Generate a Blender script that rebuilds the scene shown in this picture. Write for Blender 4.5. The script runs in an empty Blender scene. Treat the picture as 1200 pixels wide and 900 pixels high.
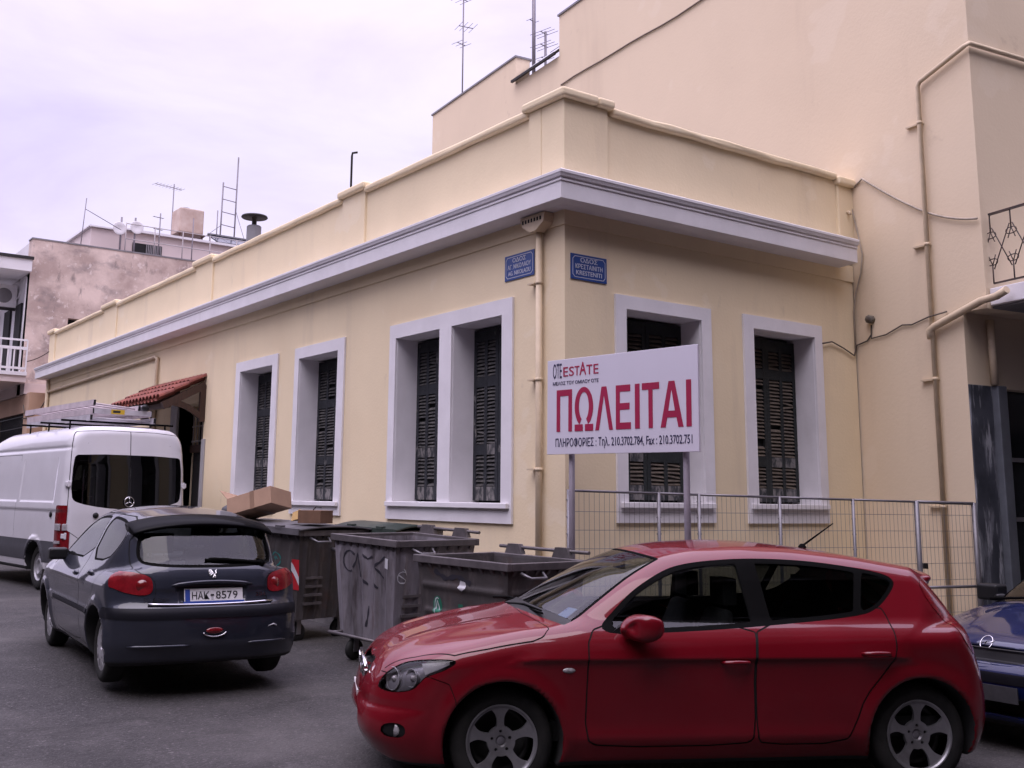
import bpy, bmesh, math, random
import numpy as np
from mathutils import Vector, Matrix
random.seed(7)
R = math.radians
scene = bpy.context.scene
col = scene.collection

# ------------------------------------------------------------------ camera
CAM = Vector((-7.05698, -8.35959, 1.62))
cam_data = bpy.data.cameras.new('camera')
cam_data.sensor_fit = 'HORIZONTAL'
cam_data.sensor_width = 36.0
cam_data.lens = 37.34
cam_data.shift_x = 0.0478
cam_data.shift_y = -0.0661
cam_data.clip_start = 0.05
cam_data.clip_end = 2000
cam_obj = bpy.data.objects.new('camera', cam_data)
col.objects.link(cam_obj)
YAW, PITCH, ROLL = 0.604106421, 0.170661653, 0.0138026103
_fw = Vector((math.sin(YAW) * math.cos(PITCH), math.cos(YAW) * math.cos(PITCH), math.sin(PITCH)))
_r = Vector((math.cos(YAW), -math.sin(YAW), 0))
_u = _r.cross(_fw)
_r2 = _r * math.cos(ROLL) + _u * math.sin(ROLL)
_u2 = -_r * math.sin(ROLL) + _u * math.cos(ROLL)
cam_obj.matrix_world = Matrix(((_r2.x, _u2.x, -_fw.x, CAM.x), (_r2.y, _u2.y, -_fw.y, CAM.y), (_r2.z, _u2.z, -_fw.z, CAM.z), (0, 0, 0, 1)))
scene.camera = cam_obj

# ------------------------------------------------------------------ world: overcast late-afternoon sky
SUN_EL, SUN_AZ = R(62), R(236)          # azimuth clockwise from +Y
world = bpy.data.worlds.new('World')
scene.world = world
world.use_nodes = True
wn, wl = world.node_tree.nodes, world.node_tree.links
wn.clear()
def WN(t, **k):
    n = wn.new(t)
    for a, b in k.items(): setattr(n, a, b)
    return n
w_out = WN('ShaderNodeOutputWorld')
w_bg = WN('ShaderNodeBackground')
w_bg.inputs['Strength'].default_value = 0.1
sky = WN('ShaderNodeTexSky', sky_type='NISHITA', sun_disc=False, sun_elevation=SUN_EL, sun_rotation=SUN_AZ)
tc = WN('ShaderNodeTexCoord')
sep = WN('ShaderNodeSeparateXYZ'); wl.new(tc.outputs['Generated'], sep.inputs[0])
mp = WN('ShaderNodeMapping'); mp.inputs['Scale'].default_value = (1.0, 1.0, 3.2); wl.new(tc.outputs['Generated'], mp.inputs[0])
ns = WN('ShaderNodeTexNoise'); ns.inputs['Scale'].default_value = 3.0; ns.inputs['Detail'].default_value = 6; ns.inputs['Roughness'].default_value = 0.55
ns.inputs['Distortion'].default_value = 0.35
wl.new(mp.outputs[0], ns.inputs['Vector'])
rmp = WN('ShaderNodeValToRGB'); wl.new(ns.outputs['Fac'], rmp.inputs[0])
e = rmp.color_ramp.elements
e[0].position = 0.32; e[0].color = (0.635, 0.555, 0.815, 1)
e[1].position = 0.68; e[1].color = (0.80, 0.735, 0.91, 1)
# brightness by height: overcast skies are brighter overhead; the horizon is bright under the cloud edge
hr = WN('ShaderNodeValToRGB'); wl.new(sep.outputs['Z'], hr.inputs[0])
h = hr.color_ramp.elements
h[0].position = 0.0; h[0].color = (0.26,) * 3 + (1,)
h[1].position = 1.0; h[1].color = (0.92,) * 3 + (1,)
for p, v in ((0.16, 0.25), (0.32, 0.215), (0.5, 0.28), (0.75, 0.68)):
    n_ = hr.color_ramp.elements.new(p); n_.color = (v, v, v, 1)
mulc = WN('ShaderNodeMix', data_type='RGBA', blend_type='MULTIPLY'); mulc.inputs['Factor'].default_value = 1
wl.new(rmp.outputs[0], mulc.inputs['A']); wl.new(hr.outputs[0], mulc.inputs['B'])
scl = WN('ShaderNodeVectorMath', operation='SCALE'); scl.inputs['Scale'].default_value = 54
wl.new(mulc.outputs['Result'], scl.inputs[0])
mixs = WN('ShaderNodeMix', data_type='RGBA'); mixs.inputs['Factor'].default_value = 0.93
wl.new(sky.outputs[0], mixs.inputs['A']); wl.new(scl.outputs[0], mixs.inputs['B'])
wl.new(mixs.outputs['Result'], w_bg.inputs['Color'])
wl.new(w_bg.outputs[0], w_out.inputs[0])

sun_d = bpy.data.lights.new('sun', 'SUN')
sun_d.energy = 1.35
sun_d.angle = R(50)
sun_d.color = (1.0, 0.91, 0.86)
sun_o = bpy.data.objects.new('sun', sun_d)
col.objects.link(sun_o)
sd = Vector((math.sin(SUN_AZ) * math.cos(SUN_EL), math.cos(SUN_AZ) * math.cos(SUN_EL), math.sin(SUN_EL)))
sun_o.rotation_euler = (-sd).to_track_quat('-Z', 'Y').to_euler()

vs = scene.view_settings
vs.view_transform = 'Standard'; vs.look = 'None'; vs.gamma = 1.0; vs.use_curve_mapping = False
vs.exposure = 0.12

# ------------------------------------------------------------------ materials
def mat(name, rgb, rough=0.7, metal=0.0, var=0.0, vscale=3.0, rgb2=None, bump=0.0, bscale=40.0, spec=0.5, coat=0.0, rvar=0.0, stretch=None, lo=0.35, hi=0.65, emit=None):
    m = bpy.data.materials.new(name); m.use_nodes = True
    nt = m.node_tree; n, l = nt.nodes, nt.links
    b = n['Principled BSDF']
    b.inputs['Base Color'].default_value = (*rgb, 1)
    b.inputs['Roughness'].default_value = rough
    b.inputs['Metallic'].default_value = metal
    b.inputs['Specular IOR Level'].default_value = spec
    b.inputs['Coat Weight'].default_value = coat
    b.inputs['Coat Roughness'].default_value = 0.03
    t = n.new('ShaderNodeTexCoord'); vec = t.outputs['Object']
    if stretch:
        mm = n.new('ShaderNodeMapping'); mm.inputs['Scale'].default_value = stretch; l.new(vec, mm.inputs[0]); vec = mm.outputs[0]
    if var or rgb2:
        no = n.new('ShaderNodeTexNoise'); no.inputs['Scale'].default_value = vscale; no.inputs['Detail'].default_value = 8; no.inputs['Roughness'].default_value = 0.6
        l.new(vec, no.inputs['Vector'])
        rp = n.new('ShaderNodeValToRGB'); l.new(no.outputs['Fac'], rp.inputs[0])
        c2 = rgb2 or tuple(max(0, c * (1 - var)) for c in rgb)
        rp.color_ramp.elements[0].position = lo; rp.color_ramp.elements[1].position = hi
        rp.color_ramp.elements[0].color = (*c2, 1); rp.color_ramp.elements[1].color = (*rgb, 1)
        l.new(rp.outputs[0], b.inputs['Base Color'])
        m['ramp'] = rp.name
    if rvar:
        n3 = n.new('ShaderNodeTexNoise'); n3.inputs['Scale'].default_value = vscale * 1.7; n3.inputs['Detail'].default_value = 6; l.new(vec, n3.inputs['Vector'])
        mr = n.new('ShaderNodeMapRange'); mr.inputs['To Min'].default_value = max(0.02, rough - rvar); mr.inputs['To Max'].default_value = min(1, rough + rvar)
        mr.inputs['From Min'].default_value = 0.3; mr.inputs['From Max'].default_value = 0.7
        l.new(n3.outputs['Fac'], mr.inputs[0]); l.new(mr.outputs[0], b.inputs['Roughness'])
    if bump:
        n2 = n.new('ShaderNodeTexNoise'); n2.inputs['Scale'].default_value = bscale; n2.inputs['Detail'].default_value = 5; l.new(vec, n2.inputs['Vector'])
        bp = n.new('ShaderNodeBump'); bp.inputs['Strength'].default_value = bump; bp.inputs['Distance'].default_value = 0.02
        l.new(n2.outputs['Fac'], bp.inputs['Height']); l.new(bp.outputs[0], b.inputs['Normal'])
    if emit:
        b.inputs['Emission Color'].default_value = (*emit[:3], 1); b.inputs['Emission Strength'].default_value = emit[3]
    return m

def layered(m, rgb, scale, lo, hi, stretch=None, amount=1.0, detail=8, seed=0.0):
    """Mix one more stain colour into a material by a thresholded noise."""
    nt = m.node_tree; n, l = nt.nodes, nt.links; b = n['Principled BSDF']
    inp = b.inputs['Base Color']
    t = n.new('ShaderNodeTexCoord'); mm = n.new('ShaderNodeMapping'); mm.inputs['Scale'].default_value = stretch or (1, 1, 1)
    mm.inputs['Location'].default_value = (seed, seed * 1.7, seed * 0.6)
    l.new(t.outputs['Object'], mm.inputs[0])
    no = n.new('ShaderNodeTexNoise'); no.inputs['Scale'].default_value = scale; no.inputs['Detail'].default_value = detail; no.inputs['Roughness'].default_value = 0.62
    l.new(mm.outputs[0], no.inputs['Vector'])
    mr = n.new('ShaderNodeMapRange'); mr.inputs['From Min'].default_value = lo; mr.inputs['From Max'].default_value = hi; mr.inputs['To Max'].default_value = amount
    l.new(no.outputs['Fac'], mr.inputs[0])
    mx = n.new('ShaderNodeMix'); mx.data_type = 'RGBA'
    l.new(mr.outputs[0], mx.inputs['Factor'])
    if inp.is_linked: l.new(inp.links[0].from_socket, mx.inputs['A'])
    else: mx.inputs['A'].default_value = inp.default_value
    mx.inputs['B'].default_value = (*rgb, 1)
    l.new(mx.outputs['Result'], inp)
    return m

def glass(name, tint=(0.35, 0.38, 0.38), refl=1.0, rough=0.01):
    m = bpy.data.materials.new(name); m.use_nodes = True
    nt = m.node_tree; n, l = nt.nodes, nt.links; n.clear()
    o = n.new('ShaderNodeOutputMaterial'); tr = n.new('ShaderNodeBsdfTransparent'); gl = n.new('ShaderNodeBsdfGlossy'); mx = n.new('ShaderNodeMixShader')
    fr = n.new('ShaderNodeFresnel'); fr.inputs['IOR'].default_value = 1.5
    tr.inputs['Color'].default_value = (*tint, 1); gl.inputs['Roughness'].default_value = rough
    tcn = n.new('ShaderNodeTexCoord'); nz = n.new('ShaderNodeTexNoise'); nz.inputs['Scale'].default_value = 2.0; l.new(tcn.outputs['Object'], nz.inputs['Vector'])
    mr = n.new('ShaderNodeMapRange'); mr.inputs['To Min'].default_value = 0.85 * refl; mr.inputs['To Max'].default_value = 1.1 * refl; l.new(nz.outputs['Fac'], mr.inputs[0])
    mu = n.new('ShaderNodeMath'); mu.operation = 'MULTIPLY'; mu.use_clamp = True; l.new(fr.outputs[0], mu.inputs[0]); l.new(mr.outputs[0], mu.inputs[1])
    l.new(mu.outputs[0], mx.inputs[0]); l.new(tr.outputs[0], mx.inputs[1]); l.new(gl.outputs[0], mx.inputs[2]); l.new(mx.outputs[0], o.inputs[0])
    return m

# ------------------------------------------------------------------ mesh builder
class MB:
    def __init__(s): s.v = []; s.f = []; s.mi = []; s.sm = []
    def add(s, verts, faces, mi=0, smooth=False):
        b = len(s.v); s.v += [tuple(p) for p in verts]
        for f in faces: s.f.append(tuple(b + i for i in f)); s.mi.append(mi); s.sm.append(smooth)
        return s
    def box(s, x0, x1, y0, y1, z0, z1, mi=0, M=None):
        v = [(x, y, z) for x in (x0, x1) for y in (y0, y1) for z in (z0, z1)]
        if M is not None: v = [tuple(M @ Vector(p)) for p in v]
        return s.add(v, [(0, 1, 3, 2), (4, 6, 7, 5), (0, 4, 5, 1), (2, 3, 7, 6), (0, 2, 6, 4), (1, 5, 7, 3)], mi)
    def wavy(s, x0, x1, y0, y1, z0, z1, axis='y', step=0.35, amp=0.006, mi=0):
        """a long bar with slightly uneven, hand-finished edges"""
        a0, a1 = (y0, y1) if axis == 'y' else (x0, x1)
        n = max(1, int(abs(a1 - a0) / step)); V = []
        for i in range(n + 1):
            t = a0 + (a1 - a0) * i / n
            j = [random.uniform(-amp, amp) if 0 < i < n else 0 for _ in range(8)]
            if axis == 'y': V += [(x0 + j[0], t, z0 + j[1]), (x1 + j[2], t, z0 + j[3]), (x1 + j[4], t, z1 + j[5]), (x0 + j[6], t, z1 + j[7])]
            else: V += [(t, y0 + j[0], z0 + j[1]), (t, y1 + j[2], z0 + j[3]), (t, y1 + j[4], z1 + j[5]), (t, y0 + j[6], z1 + j[7])]
        F = [(i * 4 + k, i * 4 + (k + 1) % 4, (i + 1) * 4 + (k + 1) % 4, (i + 1) * 4 + k) for i in range(n) for k in range(4)] + [(0, 1, 2, 3), (n * 4 + 3, n * 4 + 2, n * 4 + 1, n * 4)]
        return s.add(V, F, mi)
    def prism(s, poly, lo, hi, axis='z', mi=0, M=None):
        """closed polygon extruded along an axis; poly holds the two other coordinates in xyz order"""
        def P(a, b, c): return {'x': (c, a, b), 'y': (a, c, b), 'z': (a, b, c)}[axis]
        n = len(poly)
        v = [P(a, b, lo) for a, b in poly] + [P(a, b, hi) for a, b in poly]
        if M is not None: v = [tuple(M @ Vector(p)) for p in v]
        f = [tuple(range(n))[::-1], tuple(range(n, 2 * n))] + [(i, (i + 1) % n, n + (i + 1) % n, n + i) for i in range(n)]
        return s.add(v, f, mi)
    def tube(s, path, r, n=8, mi=0, caps=True, smooth=True):
        pts = [Vector(p) for p in path]
        rs = r if isinstance(r, (list, tuple)) else [r] * len(pts)
        rings = []
        up = None
        for i, p in enumerate(pts):
            d = (pts[min(i + 1, len(pts) - 1)] - pts[max(i - 1, 0)]).normalized()
            if up is None: up = Vector((0, 0, 1)) if abs(d.z) < 0.9 else Vector((1, 0, 0))
            a = (up - d * up.dot(d))
            if a.length < 1e-4: a = d.orthogonal()
            a.normalize(); b = d.cross(a); up = a
            rings.append([p + (a * math.cos(2 * math.pi * k / n) + b * math.sin(2 * math.pi * k / n)) * rs[i] for k in range(n)])
        v = [q for rg in rings for q in rg]
        f = [(i * n + k, i * n + (k + 1) % n, (i + 1) * n + (k + 1) % n, (i + 1) * n + k) for i in range(len(pts) - 1) for k in range(n)]
        s.add(v, f, mi, smooth)
        if caps:
            b = len(s.v) - len(v)
            s.f.append(tuple(b + k for k in range(n))[::-1]); s.mi.append(mi); s.sm.append(False)
            s.f.append(tuple(b + (len(pts) - 1) * n + k for k in range(n))); s.mi.append(mi); s.sm.append(False)
        return s
    def bar(s, p, q, w, h, mi=0):
        """rectangular bar from p to q; w across, h upright"""
        p, q = Vector(p), Vector(q); d = (q - p).normalized()
        up = Vector((0, 0, 1)) if abs(d.z) < 0.95 else Vector((0, 1, 0))
        a = d.cross(up).normalized(); b = a.cross(d).normalized()
        v = [o + a * sx * w / 2 + b * sy * h / 2 for o in (p, q) for sx, sy in ((-1, -1), (1, -1), (1, 1), (-1, 1))]
        return s.add(v, [(0, 1, 2, 3), (7, 6, 5, 4), (0, 4, 5, 1), (1, 5, 6, 2), (2, 6, 7, 3), (3, 7, 4, 0)], mi)
    def lathe(s, prof, n=24, axis='z', c=(0, 0, 0), mi=0, smooth=True):
        def P(r, h, a):
            x, y = r * math.cos(a), r * math.sin(a)
            return {'z': (c[0] + x, c[1] + y, c[2] + h), 'y': (c[0] + x, c[1] + h, c[2] + y), 'x': (c[0] + h, c[1] + x, c[2] + y)}[axis]
        v = [P(r, h, 2 * math.pi * k / n) for r, h in prof for k in range(n)]
        f = [(i * n + k, i * n + (k + 1) % n, (i + 1) * n + (k + 1) % n, (i + 1) * n + k) for i in range(len(prof) - 1) for k in range(n)]
        return s.add(v, f, mi, smooth)
    def build(s, name, mats, parent=None, bevel=0.0, seg=2, loc=None, rz=None):
        me = bpy.data.meshes.new(name)
        me.from_pydata(s.v, [], s.f)
        for m in (mats if isinstance(mats, (list, tuple)) else [mats]): me.materials.append(m)
        me.polygons.foreach_set('material_index', s.mi)
        me.polygons.foreach_set('use_smooth', s.sm)
        bm = bmesh.new(); bm.from_mesh(me); bmesh.ops.recalc_face_normals(bm, faces=bm.faces); bm.to_mesh(me); bm.free()
        me.update()
        o = bpy.data.objects.new(name, me); col.objects.link(o)
        if parent: o.parent = parent
        if loc is not None: o.location = loc
        if rz is not None: o.rotation_euler = (0, 0, rz)
        if bevel:
            b = o.modifiers.new('bevel', 'BEVEL'); b.width = bevel; b.segments = seg; b.limit_method = 'ANGLE'; b.angle_limit = R(35)
            b.harden_normals = False
        return o

def tag(o, label=None, cat=None, group=None, kind=None):
    for k, v in (('label', label), ('category', cat), ('group', group), ('kind', kind)):
        if v: o[k] = v
    return o
def thing(name, label, cat, loc=(0, 0, 0), rz=0.0, group=None):
    o = bpy.data.objects.new(name, None); col.objects.link(o)
    o.empty_display_size = 0.2
    o.location = loc; o.rotation_euler = (0, 0, rz)
    return tag(o, label, cat, group)
def copy_tree(o, parent=None):
    c = o.copy(); col.objects.link(c)
    if parent: c.parent = parent
    for ch in list(o.children): copy_tree(ch, c)
    return c

def lettering(name, lines, m, parent, extrude=0.002):
    """lines: (text, width, height, origin Vector (lower left), right Vector, up Vector[, thicken]) -> one mesh object with all the lines"""
    V, F = [], []
    for ln in lines:
        txt, w, hgt, o, rt, up = ln[:6]
        cu = bpy.data.curves.new('text', 'FONT'); cu.body = txt; cu.extrude = extrude; cu.resolution_u = 3
        if len(ln) > 6: cu.offset = ln[6]
        ob = bpy.data.objects.new('text', cu); col.objects.link(ob)
        bpy.context.view_layer.update()
        me = bpy.data.meshes.new_from_object(ob)
        vv = np.array([v.co[:] for v in me.vertices])
        if len(vv) == 0: bpy.data.objects.remove(ob); continue
        # cap height from plain text bounds
        lo, hi = vv.min(0), vv.max(0)
        sx = w / (hi[0] - lo[0]); sy = hgt / (hi[1] - lo[1])
        nrm = rt.cross(up)
        b = len(V)
        for p in vv: V.append(tuple(o + rt * ((p[0] - lo[0]) * sx) + up * ((p[1] - lo[1]) * sy) + nrm * p[2]))
        for p in me.polygons: F.append(tuple(b + i for i in p.vertices))
        bpy.data.objects.remove(ob); bpy.data.meshes.remove(me); bpy.data.curves.remove(cu)
    me = bpy.data.meshes.new(name); me.from_pydata(V, [], F); me.materials.append(m); me.update()
    o = bpy.data.objects.new(name, me); col.objects.link(o)
    if parent: o.parent = parent
    return o

def GZ(x, y):
    """street level: the cross street in front runs a little lower than the street along the left facade"""
    t = min(1.0, max(0.0, (2.6 - y) / 5.4)); t = t * t * (3 - 2 * t)
    w = min(1.0, max(0.0, (y - 2.0) / 7.0))
    return 0.095 - 0.209 * t + 0.05 * w

# ------------------------------------------------------------------ ground
M_ASPH = mat('asphalt', (0.044, 0.041, 0.042), rough=0.85, var=0.45, vscale=28, bump=0.9, bscale=45, lo=0.38, hi=0.62, spec=0.3)
layered(M_ASPH, (0.085, 0.08, 0.078), 0.9, 0.52, 0.75, amount=0.6)
layered(M_ASPH, (0.022, 0.021, 0.021), 1.6, 0.58, 0.74, amount=0.5, seed=4)
layered(M_ASPH, (0.15, 0.14, 0.135), 34, 0.60, 0.68, amount=0.8, seed=9)
layered(M_ASPH, (0.016, 0.015, 0.015), 45, 0.62, 0.72, amount=0.8, seed=13)
layered(M_ASPH, (0.12, 0.11, 0.105), 0.45, 0.50, 0.72, amount=0.35, seed=21)
layered(M_ASPH, (0.022, 0.021, 0.021), 0.7, 0.60, 0.70, amount=0.4, seed=44, detail=8)
layered(M_ASPH, (0.13, 0.122, 0.118), 3.5, 0.58, 0.74, amount=0.35, seed=51)
layered(M_ASPH, (0.15, 0.14, 0.135), 80, 0.58, 0.68, amount=0.7, seed=2)
layered(M_ASPH, (0.014, 0.013, 0.013), 1.2, 0.60, 0.66, stretch=(1, 2.5, 1), amount=0.35, seed=31, detail=12)
M_PAVE = mat('pavement_concrete', (0.22, 0.21, 0.20), rough=0.9, var=0.35, vscale=6, bump=0.4, bscale=60)
def ground_sheet():
    xs = list(np.arange(-30, 30.1, 0.6)); ys = list(np.arange(-30, 60.1, 0.6))
    xs = [-900, -300, -100] + xs + [100, 300, 900]; ys = [-900, -300, -100] + ys + [120, 300, 900]
    b = MB(); nx, ny = len(xs), len(ys)
    b.add([(x, y, GZ(x, y)) for x in xs for y in ys], [(i * ny + j, (i + 1) * ny + j, (i + 1) * ny + j + 1, i * ny + j + 1) for i in range(nx - 1) for j in range(ny - 1)], 0, True)
    o = b.build('street_asphalt', M_ASPH); tag(o, kind='structure')
ground_sheet()
def pavement():
    b = MB()
    def strip(pts_in, pts_out):
        n = len(pts_in); k = 0.13
        top_i = [(x, y, GZ(x, y) + k) for x, y in pts_in]; top_o = [(x, y, GZ(x, y) + k) for x, y in pts_out]; bot = [(x, y, GZ(x, y) - 0.05) for x, y in pts_out]
        b.add(top_i + top_o + bot, [(i, i + 1, n + i + 1, n + i) for i in range(n - 1)] + [(n + i, n + i + 1, 2 * n + i + 1, 2 * n + i) for i in range(n - 1)])
    ys = list(np.arange(44, -0.01, -0.5))
    pin = [(0.1, y) for y in ys] + [(0.1, 0.1)] + [(x, 0.1) for x in np.arange(0.5, 30, 0.5)]
    pout = [(-0.8, y) for y in ys] + [(-0.75, -1.75)] + [(x, -1.95 - max(0, x - 4) * 0.03) for x in np.arange(0.5, 30, 0.5)]
    strip(pin, pout)
    o = b.build('pavement', M_PAVE); tag(o, kind='structure')
pavement()
# ================================================================== corner house
M_CREAM = mat('cream_render', (0.79, 0.665, 0.455), rough=0.9, var=0.07, vscale=0.8, bump=0.12, bscale=30, spec=0.2)
layered(M_CREAM, (0.73, 0.575, 0.375), 0.55, 0.52, 0.75, amount=0.35, seed=3)
layered(M_CREAM, (0.48, 0.40, 0.31), 1.6, 0.57, 0.8, stretch=(1, 1, 0.16), amount=0.42, seed=6)
layered(M_CREAM, (0.40, 0.33, 0.26), 3.5, 0.66, 0.76, stretch=(1, 1, 0.5), amount=0.35, seed=17)
layered(M_CREAM, (0.82, 0.74, 0.60), 1.1, 0.64, 0.66, amount=0.22, seed=23, detail=3)
layered(M_CREAM, (0.74, 0.66, 0.50), 0.9, 0.62, 0.78, amount=0.35, seed=11)
M_TRIM = mat('white_trim_paint', (0.74, 0.72, 0.74), rough=0.75, var=0.09, vscale=2.5, bump=0.08, bscale=25, spec=0.3)
layered(M_TRIM, (0.52, 0.49, 0.48), 3.0, 0.60, 0.85, stretch=(1, 1, 0.3), amount=0.45, seed=2)
M_CORN = mat('cornice_paint', (0.66, 0.635, 0.66), rough=0.8, var=0.1, vscale=1.6, bump=0.1, bscale=25, spec=0.25)
layered(M_CORN, (0.42, 0.39, 0.38), 2.2, 0.60, 0.85, amount=0.4, seed=8)
M_SHUT = mat('old_shutter_wood', (0.030, 0.033, 0.038), rough=0.8, rgb2=(0.022, 0.024, 0.029), vscale=7, bump=0.3, bscale=50, spec=0.3)
layered(M_SHUT, (0.22, 0.21, 0.20), 11, 0.60, 0.70, stretch=(1, 1, 0.5), amount=0.7, seed=5)
M_SHUTG = mat('old_shutter_green', (0.026, 0.030, 0.030), rough=0.8, rgb2=(0.017, 0.020, 0.021), vscale=7, bump=0.3, bscale=50, spec=0.3)
layered(M_SHUTG, (0.24, 0.22, 0.19), 14, 0.67, 0.74, stretch=(1, 1, 0.5), amount=0.7, seed=1)
M_SLAT = mat('shutter_slat', (0.11, 0.105, 0.10), rough=0.85, rgb2=(0.045, 0.045, 0.047), vscale=12, spec=0.2)
M_SLATR = mat('shutter_slat_bare', (0.15, 0.125, 0.098), rough=0.85, rgb2=(0.09, 0.075, 0.065), vscale=12, spec=0.2)
M_DARK = mat('dark_void', (0.012, 0.012, 0.013), rough=0.9, var=0.3)
M_ROOF = mat('roof_screed', (0.25, 0.23, 0.22), rough=0.9, var=0.3, vscale=2)
M_PIPE = mat('painted_pipe', (0.64, 0.52, 0.36), rough=0.6, var=0.15, vscale=5)
M_PIPEB = mat('brown_painted_pipe', (0.60, 0.485, 0.335), rough=0.6, var=0.2, vscale=5)
M_WOOD = mat('stained_wood', (0.055, 0.024, 0.014), rough=0.6, var=0.5, vscale=4, stretch=(8, 1, 1), bump=0.2, bscale=30)
M_TILE = mat('terracotta', (0.25, 0.068, 0.045), rough=0.85, rgb2=(0.13, 0.04, 0.03), vscale=5, bump=0.25, bscale=40)
M_IRON = mat('dark_iron', (0.03, 0.027, 0.027), rough=0.6, metal=0.4, var=0.4, vscale=20)
M_GREYPAINT = mat('grey_painted_stone', (0.36, 0.35, 0.36), rough=0.8, var=0.15, vscale=3)

YE, XE = 21.55, 4.93                    # far ends of the two facades
ZW = 4.72                               # wall top (under the cornice)
# openings: (lo, hi, z0, z1) along each facade
OPEN_L = [(1.058, 2.063, 1.58, 3.665), (2.322, 3.353, 1.58, 3.665), (4.94, 6.18, 1.56, 3.683), (7.133, 8.40, 1.56, 3.683), (10.02, 11.30, 0.1, 3.30)]
OPEN_R = [(0.847, 2.02, 1.61, 3.683), (2.913, 4.059, 1.61, 3.683)]
house = thing('corner_house', 'single storey cream corner house with white window surrounds and a moulded cornice', 'house')
def wall_with_openings(b, L, openings, zb, zt, P, t):
    """front and back skins with the openings cut out, plus the reveals. P(u, d, z) maps along, inward depth, height"""
    us = sorted({0.0 - 0.0, L, *[o[0] for o in openings], *[o[1] for o in openings]})
    zs = sorted({zb, zt, *[o[2] for o in openings], *[o[3] for o in openings]})
    def hole(u, z): return any(o[0] < u < o[1] and o[2] < z < o[3] for o in openings)
    for i in range(len(us) - 1):
        for j in range(len(zs) - 1):
            u0, u1, z0, z1 = us[i], us[i + 1], zs[j], zs[j + 1]
            if hole((u0 + u1) / 2, (z0 + z1) / 2): continue
            nu = max(1, int((u1 - u0) / 1.5)); 
            for k in range(nu):
                a, c = u0 + (u1 - u0) * k / nu, u0 + (u1 - u0) * (k + 1) / nu
                b.add([P(a, 0, z0), P(c, 0, z0), P(c, 0, z1), P(a, 0, z1)], [(0, 1, 2, 3)])
            b.add([P(u0, t, z0), P(u1, t, z0), P(u1, t, z1), P(u0, t, z1)], [(0, 1, 2, 3)])
    for o in openings:
        u0, u1, z0, z1 = o
        for A, B in (((u0, z0), (u0, z1)), ((u1, z0), (u1, z1)), ((u0, z0), (u1, z0)), ((u0, z1), (u1, z1))):
            b.add([P(A[0], 0, A[1]), P(B[0], 0, B[1]), P(B[0], t, B[1]), P(A[0], t, A[1])], [(0, 1, 2, 3)])
PL = lambda u, d, z: (d, u, z)          # left facade: along +Y, faces -X
PR = lambda u, d, z: (u, d, z)          # right facade: along +X, faces -Y
b = MB()
wall_with_openings(b, YE, OPEN_L, -0.3, ZW, PL, 0.5)
wall_with_openings(b, XE, OPEN_R, -0.3, ZW, PR, 0.5)
b.add([(0, YE, -0.3), (9, YE, -0.3), (9, YE, ZW), (0, YE, ZW)], [(0, 1, 2, 3)])
b.build('wall', M_CREAM, house)
# frieze step under the cornice: a band 1.5 cm proud along both facades
b = MB()
b.box(-0.018, -0.002, 0.0, YE - 0.02, 4.50, ZW - 0.002); b.box(-0.018, XE, -0.018, -0.002, 4.50, ZW - 0.002)
b.build('frieze', M_CREAM, house)
# parapet with piers and coping
PZ0, PZ1 = 4.90, 5.83
par = MB()
par.box(-0.02, 0.30, 0.32, YE, PZ0, PZ1); par.box(-0.02, XE, -0.02, 0.30, PZ0, PZ1)
PIERS = [(0.331, 0.55), (4.24, 4.90), (9.86, 10.70), (15.6, 16.6), (YE - 0.55, YE + 0.02)]
for y0, y1 in PIERS: par.box(-0.055, 0.33, y0, y1, PZ0, PZ1 + 0.05)
par.box(-0.052, 0.58, -0.055, 0.33, PZ0, PZ1 + 0.048)
par.box(XE - 0.30, XE + 0.02, -0.06, 0.33, PZ0, PZ1 - 0.06)
parapet = par.build('parapet', M_CREAM, house, bevel=0.012)
cop = MB()
segs = [(0.55, 4.24), (4.90, 9.86), (10.70, 15.6), (16.6, YE - 0.55)]
for y0, y1 in segs: cop.wavy(-0.09, 0.37, y0, y1, PZ1, PZ1 + 0.085)
for y0, y1 in PIERS[1:]: cop.box(-0.125, 0.40, y0 - 0.06, y1 + 0.06, PZ1 + 0.052, PZ1 + 0.15)
cop.box(-0.125, 0.40, -0.125, 0.61, PZ1 + 0.052, PZ1 + 0.15)
cop.box(0.40, 0.64, -0.123, 0.40, PZ1 + 0.052, PZ1 + 0.148)
cop.wavy(0.64, XE - 0.33, -0.09, 0.37, PZ1, PZ1 + 0.085, 'x', 0.3, 0.009)
cop.box(XE - 0.33, XE + 0.02, -0.12, 0.37, PZ1 - 0.06, PZ1 + 0.05)
cop.build('coping', M_CREAM, parapet, bevel=0.03, seg=3)
# cornice: moulded profile swept round the corner
prof = [(0.0, 4.655), (-0.295, 4.675), (-0.297, 4.855), (-0.308, 4.857), (-0.309, 4.878), (-0.303, 4.88), (-0.304, 4.893), (-0.322, 4.897), (-0.334, 4.93), (-0.339, 4.934), (-0.340, 4.965), (-0.30, 4.985), (0.0, 5.02)]
b = MB()
path = [((0, YE + 0.3), (1, 0)), ((0, 0), (1, 1)), ((4.64, 0), (0, 1))]
V = []
for (px, py), (nx, ny) in path:
    for d, z in prof: V.append((px + nx * d, py + ny * d, z))
n = len(prof)
b.add(V, [(i * n + k, i * n + k + 1, (i + 1) * n + k + 1, (i + 1) * n + k) for i in range(2) for k in range(n - 1)] + [tuple(range(n)), tuple(range(2 * n, 3 * n))])
b.build('cornice', M_TRIM, house, bevel=0.004)
b = MB(); b.add([(0.3, 0.3, 4.95), (0.3, YE, 4.95), (9, YE, 4.95), (9, 0.3, 4.95)], [(0, 1, 2, 3)]); b.build('roof', M_ROOF, house)

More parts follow.
